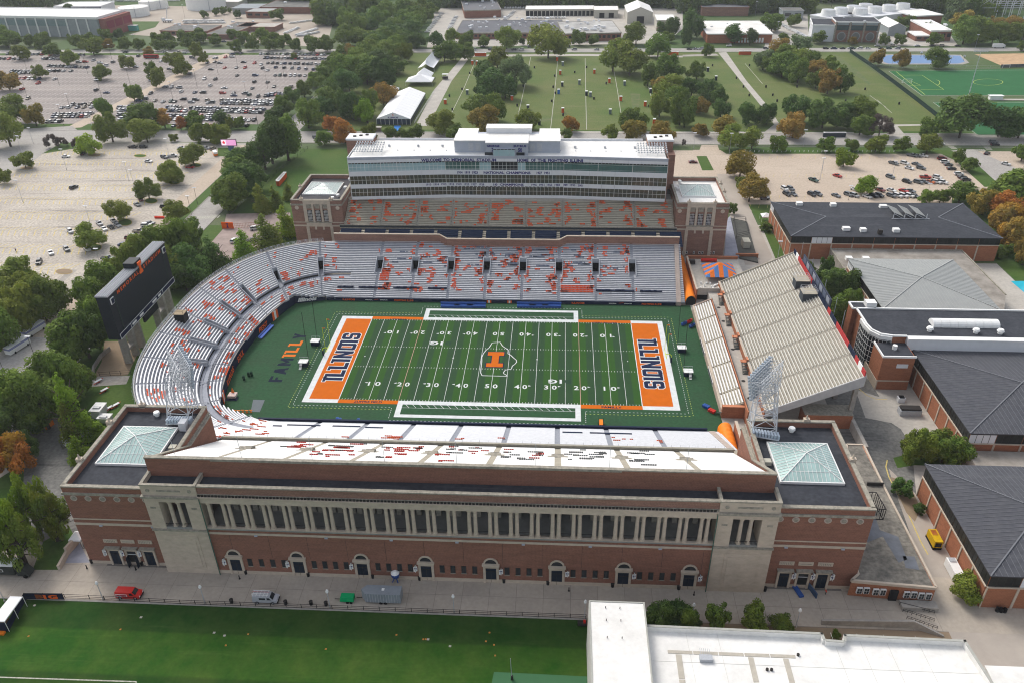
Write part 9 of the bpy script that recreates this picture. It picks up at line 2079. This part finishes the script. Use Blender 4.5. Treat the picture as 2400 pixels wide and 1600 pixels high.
for k,x,yt,yb,w,c,s in(('T7',280,950,1300,190,'cy','open'),('T7',230,1010,1330,170,'cy','open'),('U1',150,-60,330,220,'cy','open'),('U1',190,60,370,210,'y','open'),('U1',430,-110,190,190,'g','open'),('T7',400,1040,1370,150,'y','open'),('U1',90,120,350,150,'cy','open')):tr(k,x,yt,yb,w,c,A_,s)
A_='edging the right-hand tan lot'
for a in((455,40,215,200,'o'),(400,40,130,80,'y'),(1768,160,225,100,'g'),(1680,195,226,100,'g'),(1900,195,228,150,'g'),(340,225,300,60,'g'),(2260,-10,240,270,'g'),(2180,40,230,180,'g'),(2350,60,260,160,'g')):tr('T6',*a,A_)
tr('T6',1268,68,168,130,'cy',A_)
for a in((2060,135,305,165),(2150,150,320,150),(2230,230,420,190),(2330,190,400,160),(2180,260,440,160),(2300,340,560,160),(2250,360,535,150),(2340,450,650,120)):tr('T6',*a,'r' if a[0]%4 else 'o','right of the wide brick hall')
for a in((2235,525,590,85),(2175,555,602,60),(2320,580,640,90),(570,360,415,70)):tr('T6',*a,'g','shrub-sized beside the wide brick hall')
A_='between end bleacher and grey hall'
for a in((850,620,705,95,'g'),(965,600,790,120,'dg'),(1050,680,880,180,'dg'),(1110,690,900,170,'dg'),(1060,840,1060,200,'g'),(1150,840,1090,150,'g'),(900,700,800,90,'dg'),(1080,930,1120,120,'g')):tr('T6',*a,A_)
A_='planted in the cracked alley'
for a in((1560,640,820,170,'y'),(1640,610,810,160,'y'),(1850,670,840,175,'g'),(1720,600,760,140,'g'),(1780,680,830,140,'g')):tr('T9',*a,A_)
A_='behind the white-roofed building'
for k,x,yt,yb,w,c in(('U2',2180,615,800,175,'dg'),('U2',2290,630,800,180,'dg'),('U2',2120,690,800,110,'dg'),('U3',20,650,800,150,'g'),('U3',220,645,800,125,'g'),('U3',480,660,812,165,'g'),('U3',660,725,822,145,'g'),('U3',1925,460,592,165,'y'),('U3',1050,820,862,52,'g'),('U3',80,740,800,80,'dg')):tr(k,x,yt,yb,w,c,A_)
for k,x,yt,yb,w in(('T9',1500,955,1060,110),('U3',20,-60,60,120),('T9',1620,1140,1180,80)):tr(k,x,yt,yb,w,'dg','clipped beside the alley')
V,F=[],[];r=random.Random(4)
b=MB()
wm=crown(200,1500,.09);woods=[]
def wood(k,x0,x1,yb,n,w,yt=None):
 for i in range(n):
  x=x0+(x1-x0)*(i+r.uniform(-.4,.4))/n;p=gz(*T(k)(x,yb+r.uniform(-6,6)));woods.append((p,w*r.uniform(.8,1.25)))
wood('T2',680,2352,48,48,21);wood('T2',700,2352,22,44,22);wood('T2',640,2352,0,40,24)
wood('T1',-40,340,62,9,24);wood('T1',-40,420,25,12,24);wood('T1',500,1200,-18,14,24);wood('T1',1500,2300,0,18,22);wood('T1',2230,2352,120,4,22);wood('T1',2250,2352,170,4,20);wood('T1',0,2352,-30,40,24);wood('T1',60,300,75,6,20)
wood('T3',0,900,88,20,20);wood('T3',0,860,55,18,22);wood('T3',1270,1800,95,12,20);wood('T3',1240,1800,60,13,22);wood('T3',1900,2352,40,9,22);wood('T3',0,2352,-25,40,24);wood('T3',900,1300,10,9,22);wood('T3',2000,2200,90,5,20);wood('T3',1880,2000,140,4,20)
wood('T2',0,640,-20,16,24);wood('T1',2000,2352,40,8,22)
import itertools
def joined(ws,name,lab,m_,cat='wood'):
 V,F=[],[];base=[tuple(v.co)for v in wm.vertices];faces=[tuple(f.vertices)for f in wm.polygons]
 for p,w in ws:
  o=len(V);a=r.uniform(0,6.28);ca_,sa=cos(a)*w/2,sin(a)*w/2;h=w*.45
  V+=[(p.x+x*ca_-y*sa,p.y+x*sa+y*ca_,z*h+h*1.1)for x,y,z in base];F+=[tuple(i+o for i in f)for f in faces]
 me=bpy.data.meshes.new(name);me.from_pydata(V,[],F);me.materials.append(m_);ob=bpy.data.objects.new(name,me);COL.objects.link(ob);ob['kind']='stuff';tag(ob,lab,cat)
joined(woods[::3],'far_wood','distant band of green woodland along the top of the view',LEAF['g']);joined(woods[1::3],'far_wood','distant darker woodland mixed along the top of the view',LEAF['dg']);joined(woods[2::3],'far_wood','distant paler woodland mixed along the top of the view',LEAF['lg'])
def psize(o):v=Vector(o.location)-Vector((CX,CY,CZ));z=v.dot(FX);k=FPX/max(z,1);x=v.dot(RX)*k;y=v.dot(UX)*k;return(-1 if abs(x)>1290 or abs(y)>900 else k*(max(c.scale[0]for c in o.children if c.name.startswith('crown'))if o.name.startswith('tree')else 1))
def mass(prefix,keep,nm,lab,cat,part=None):
 os_=sorted([o for o in bpy.data.objects if o.name.startswith(prefix)and not o.parent],key=psize,reverse=True)[keep:];os_=[o for o in os_ if part or o.data];dead=set(o.name for o in os_);V={};
 for o in os_:
  q=[c for c in o.children if c.name.startswith(part)][0]if part else o
  mw=Matrix.LocRotScale(q.location,q.rotation_euler,q.scale)
  if part:mw=Matrix.LocRotScale(o.location,o.rotation_euler,o.scale)@mw
  mm=q.material_slots
  for f in q.data.polygons:
   m_=mm[f.material_index].material;vs,fs=V.setdefault(m_.name,([],[]));b0=len(vs);vs+=[tuple(mw@q.data.vertices[i].co)for i in f.vertices];fs.append(tuple(range(b0,b0+len(f.vertices))))
 allv,allf,mi,mats_=[],[],[],[]
 for k,(vs,fs)in V.items():o0=len(allv);allv+=vs;allf+=[tuple(i+o0 for i in f)for f in fs];mi+=[len(mats_)]*len(fs);mats_.append(bpy.data.materials[k])
 me=bpy.data.meshes.new(nm);me.from_pydata(allv,[],allf);[me.materials.append(m_)for m_ in mats_];me.polygons.foreach_set('material_index',mi)
 ob=bpy.data.objects.new(nm,me);COL.objects.link(ob);ob['kind']='stuff';tag(ob,lab,cat);POOL[:]=[q for q in POOL if q[0].name not in dead]
 for o in os_:
  for c in list(o.children):bpy.data.objects.remove(c)
  bpy.data.objects.remove(o)
mass('parked_car',292,'far_parked_cars','mass of the smallest parked cars deep in the far crowded lot','cars')
mass('tree',292,'small_far_trees','mass of the smallest trees scattered far back in the view','trees','crown')
settle();set_text()
print('trees',NT[0],'cars',NC[0],'objects',len(bpy.data.objects))
hz=bpy.data.materials.new('air');hz.use_nodes=True;n=hz.node_tree.nodes;n.clear();vo=n.new('ShaderNodeVolumePrincipled');vo.inputs['Color'].default_value=(.86,.90,.95,1);vo.inputs['Density'].default_value=.00009;vo.inputs['Anisotropy'].default_value=.2
mo_=n.new('ShaderNodeOutputMaterial');hz.node_tree.links.new(vo.outputs[0],mo_.inputs['Volume'])
h=MB().box(-2600,2600,-800,3100,-1.5,150).build('haze',hz,kind='stuff')
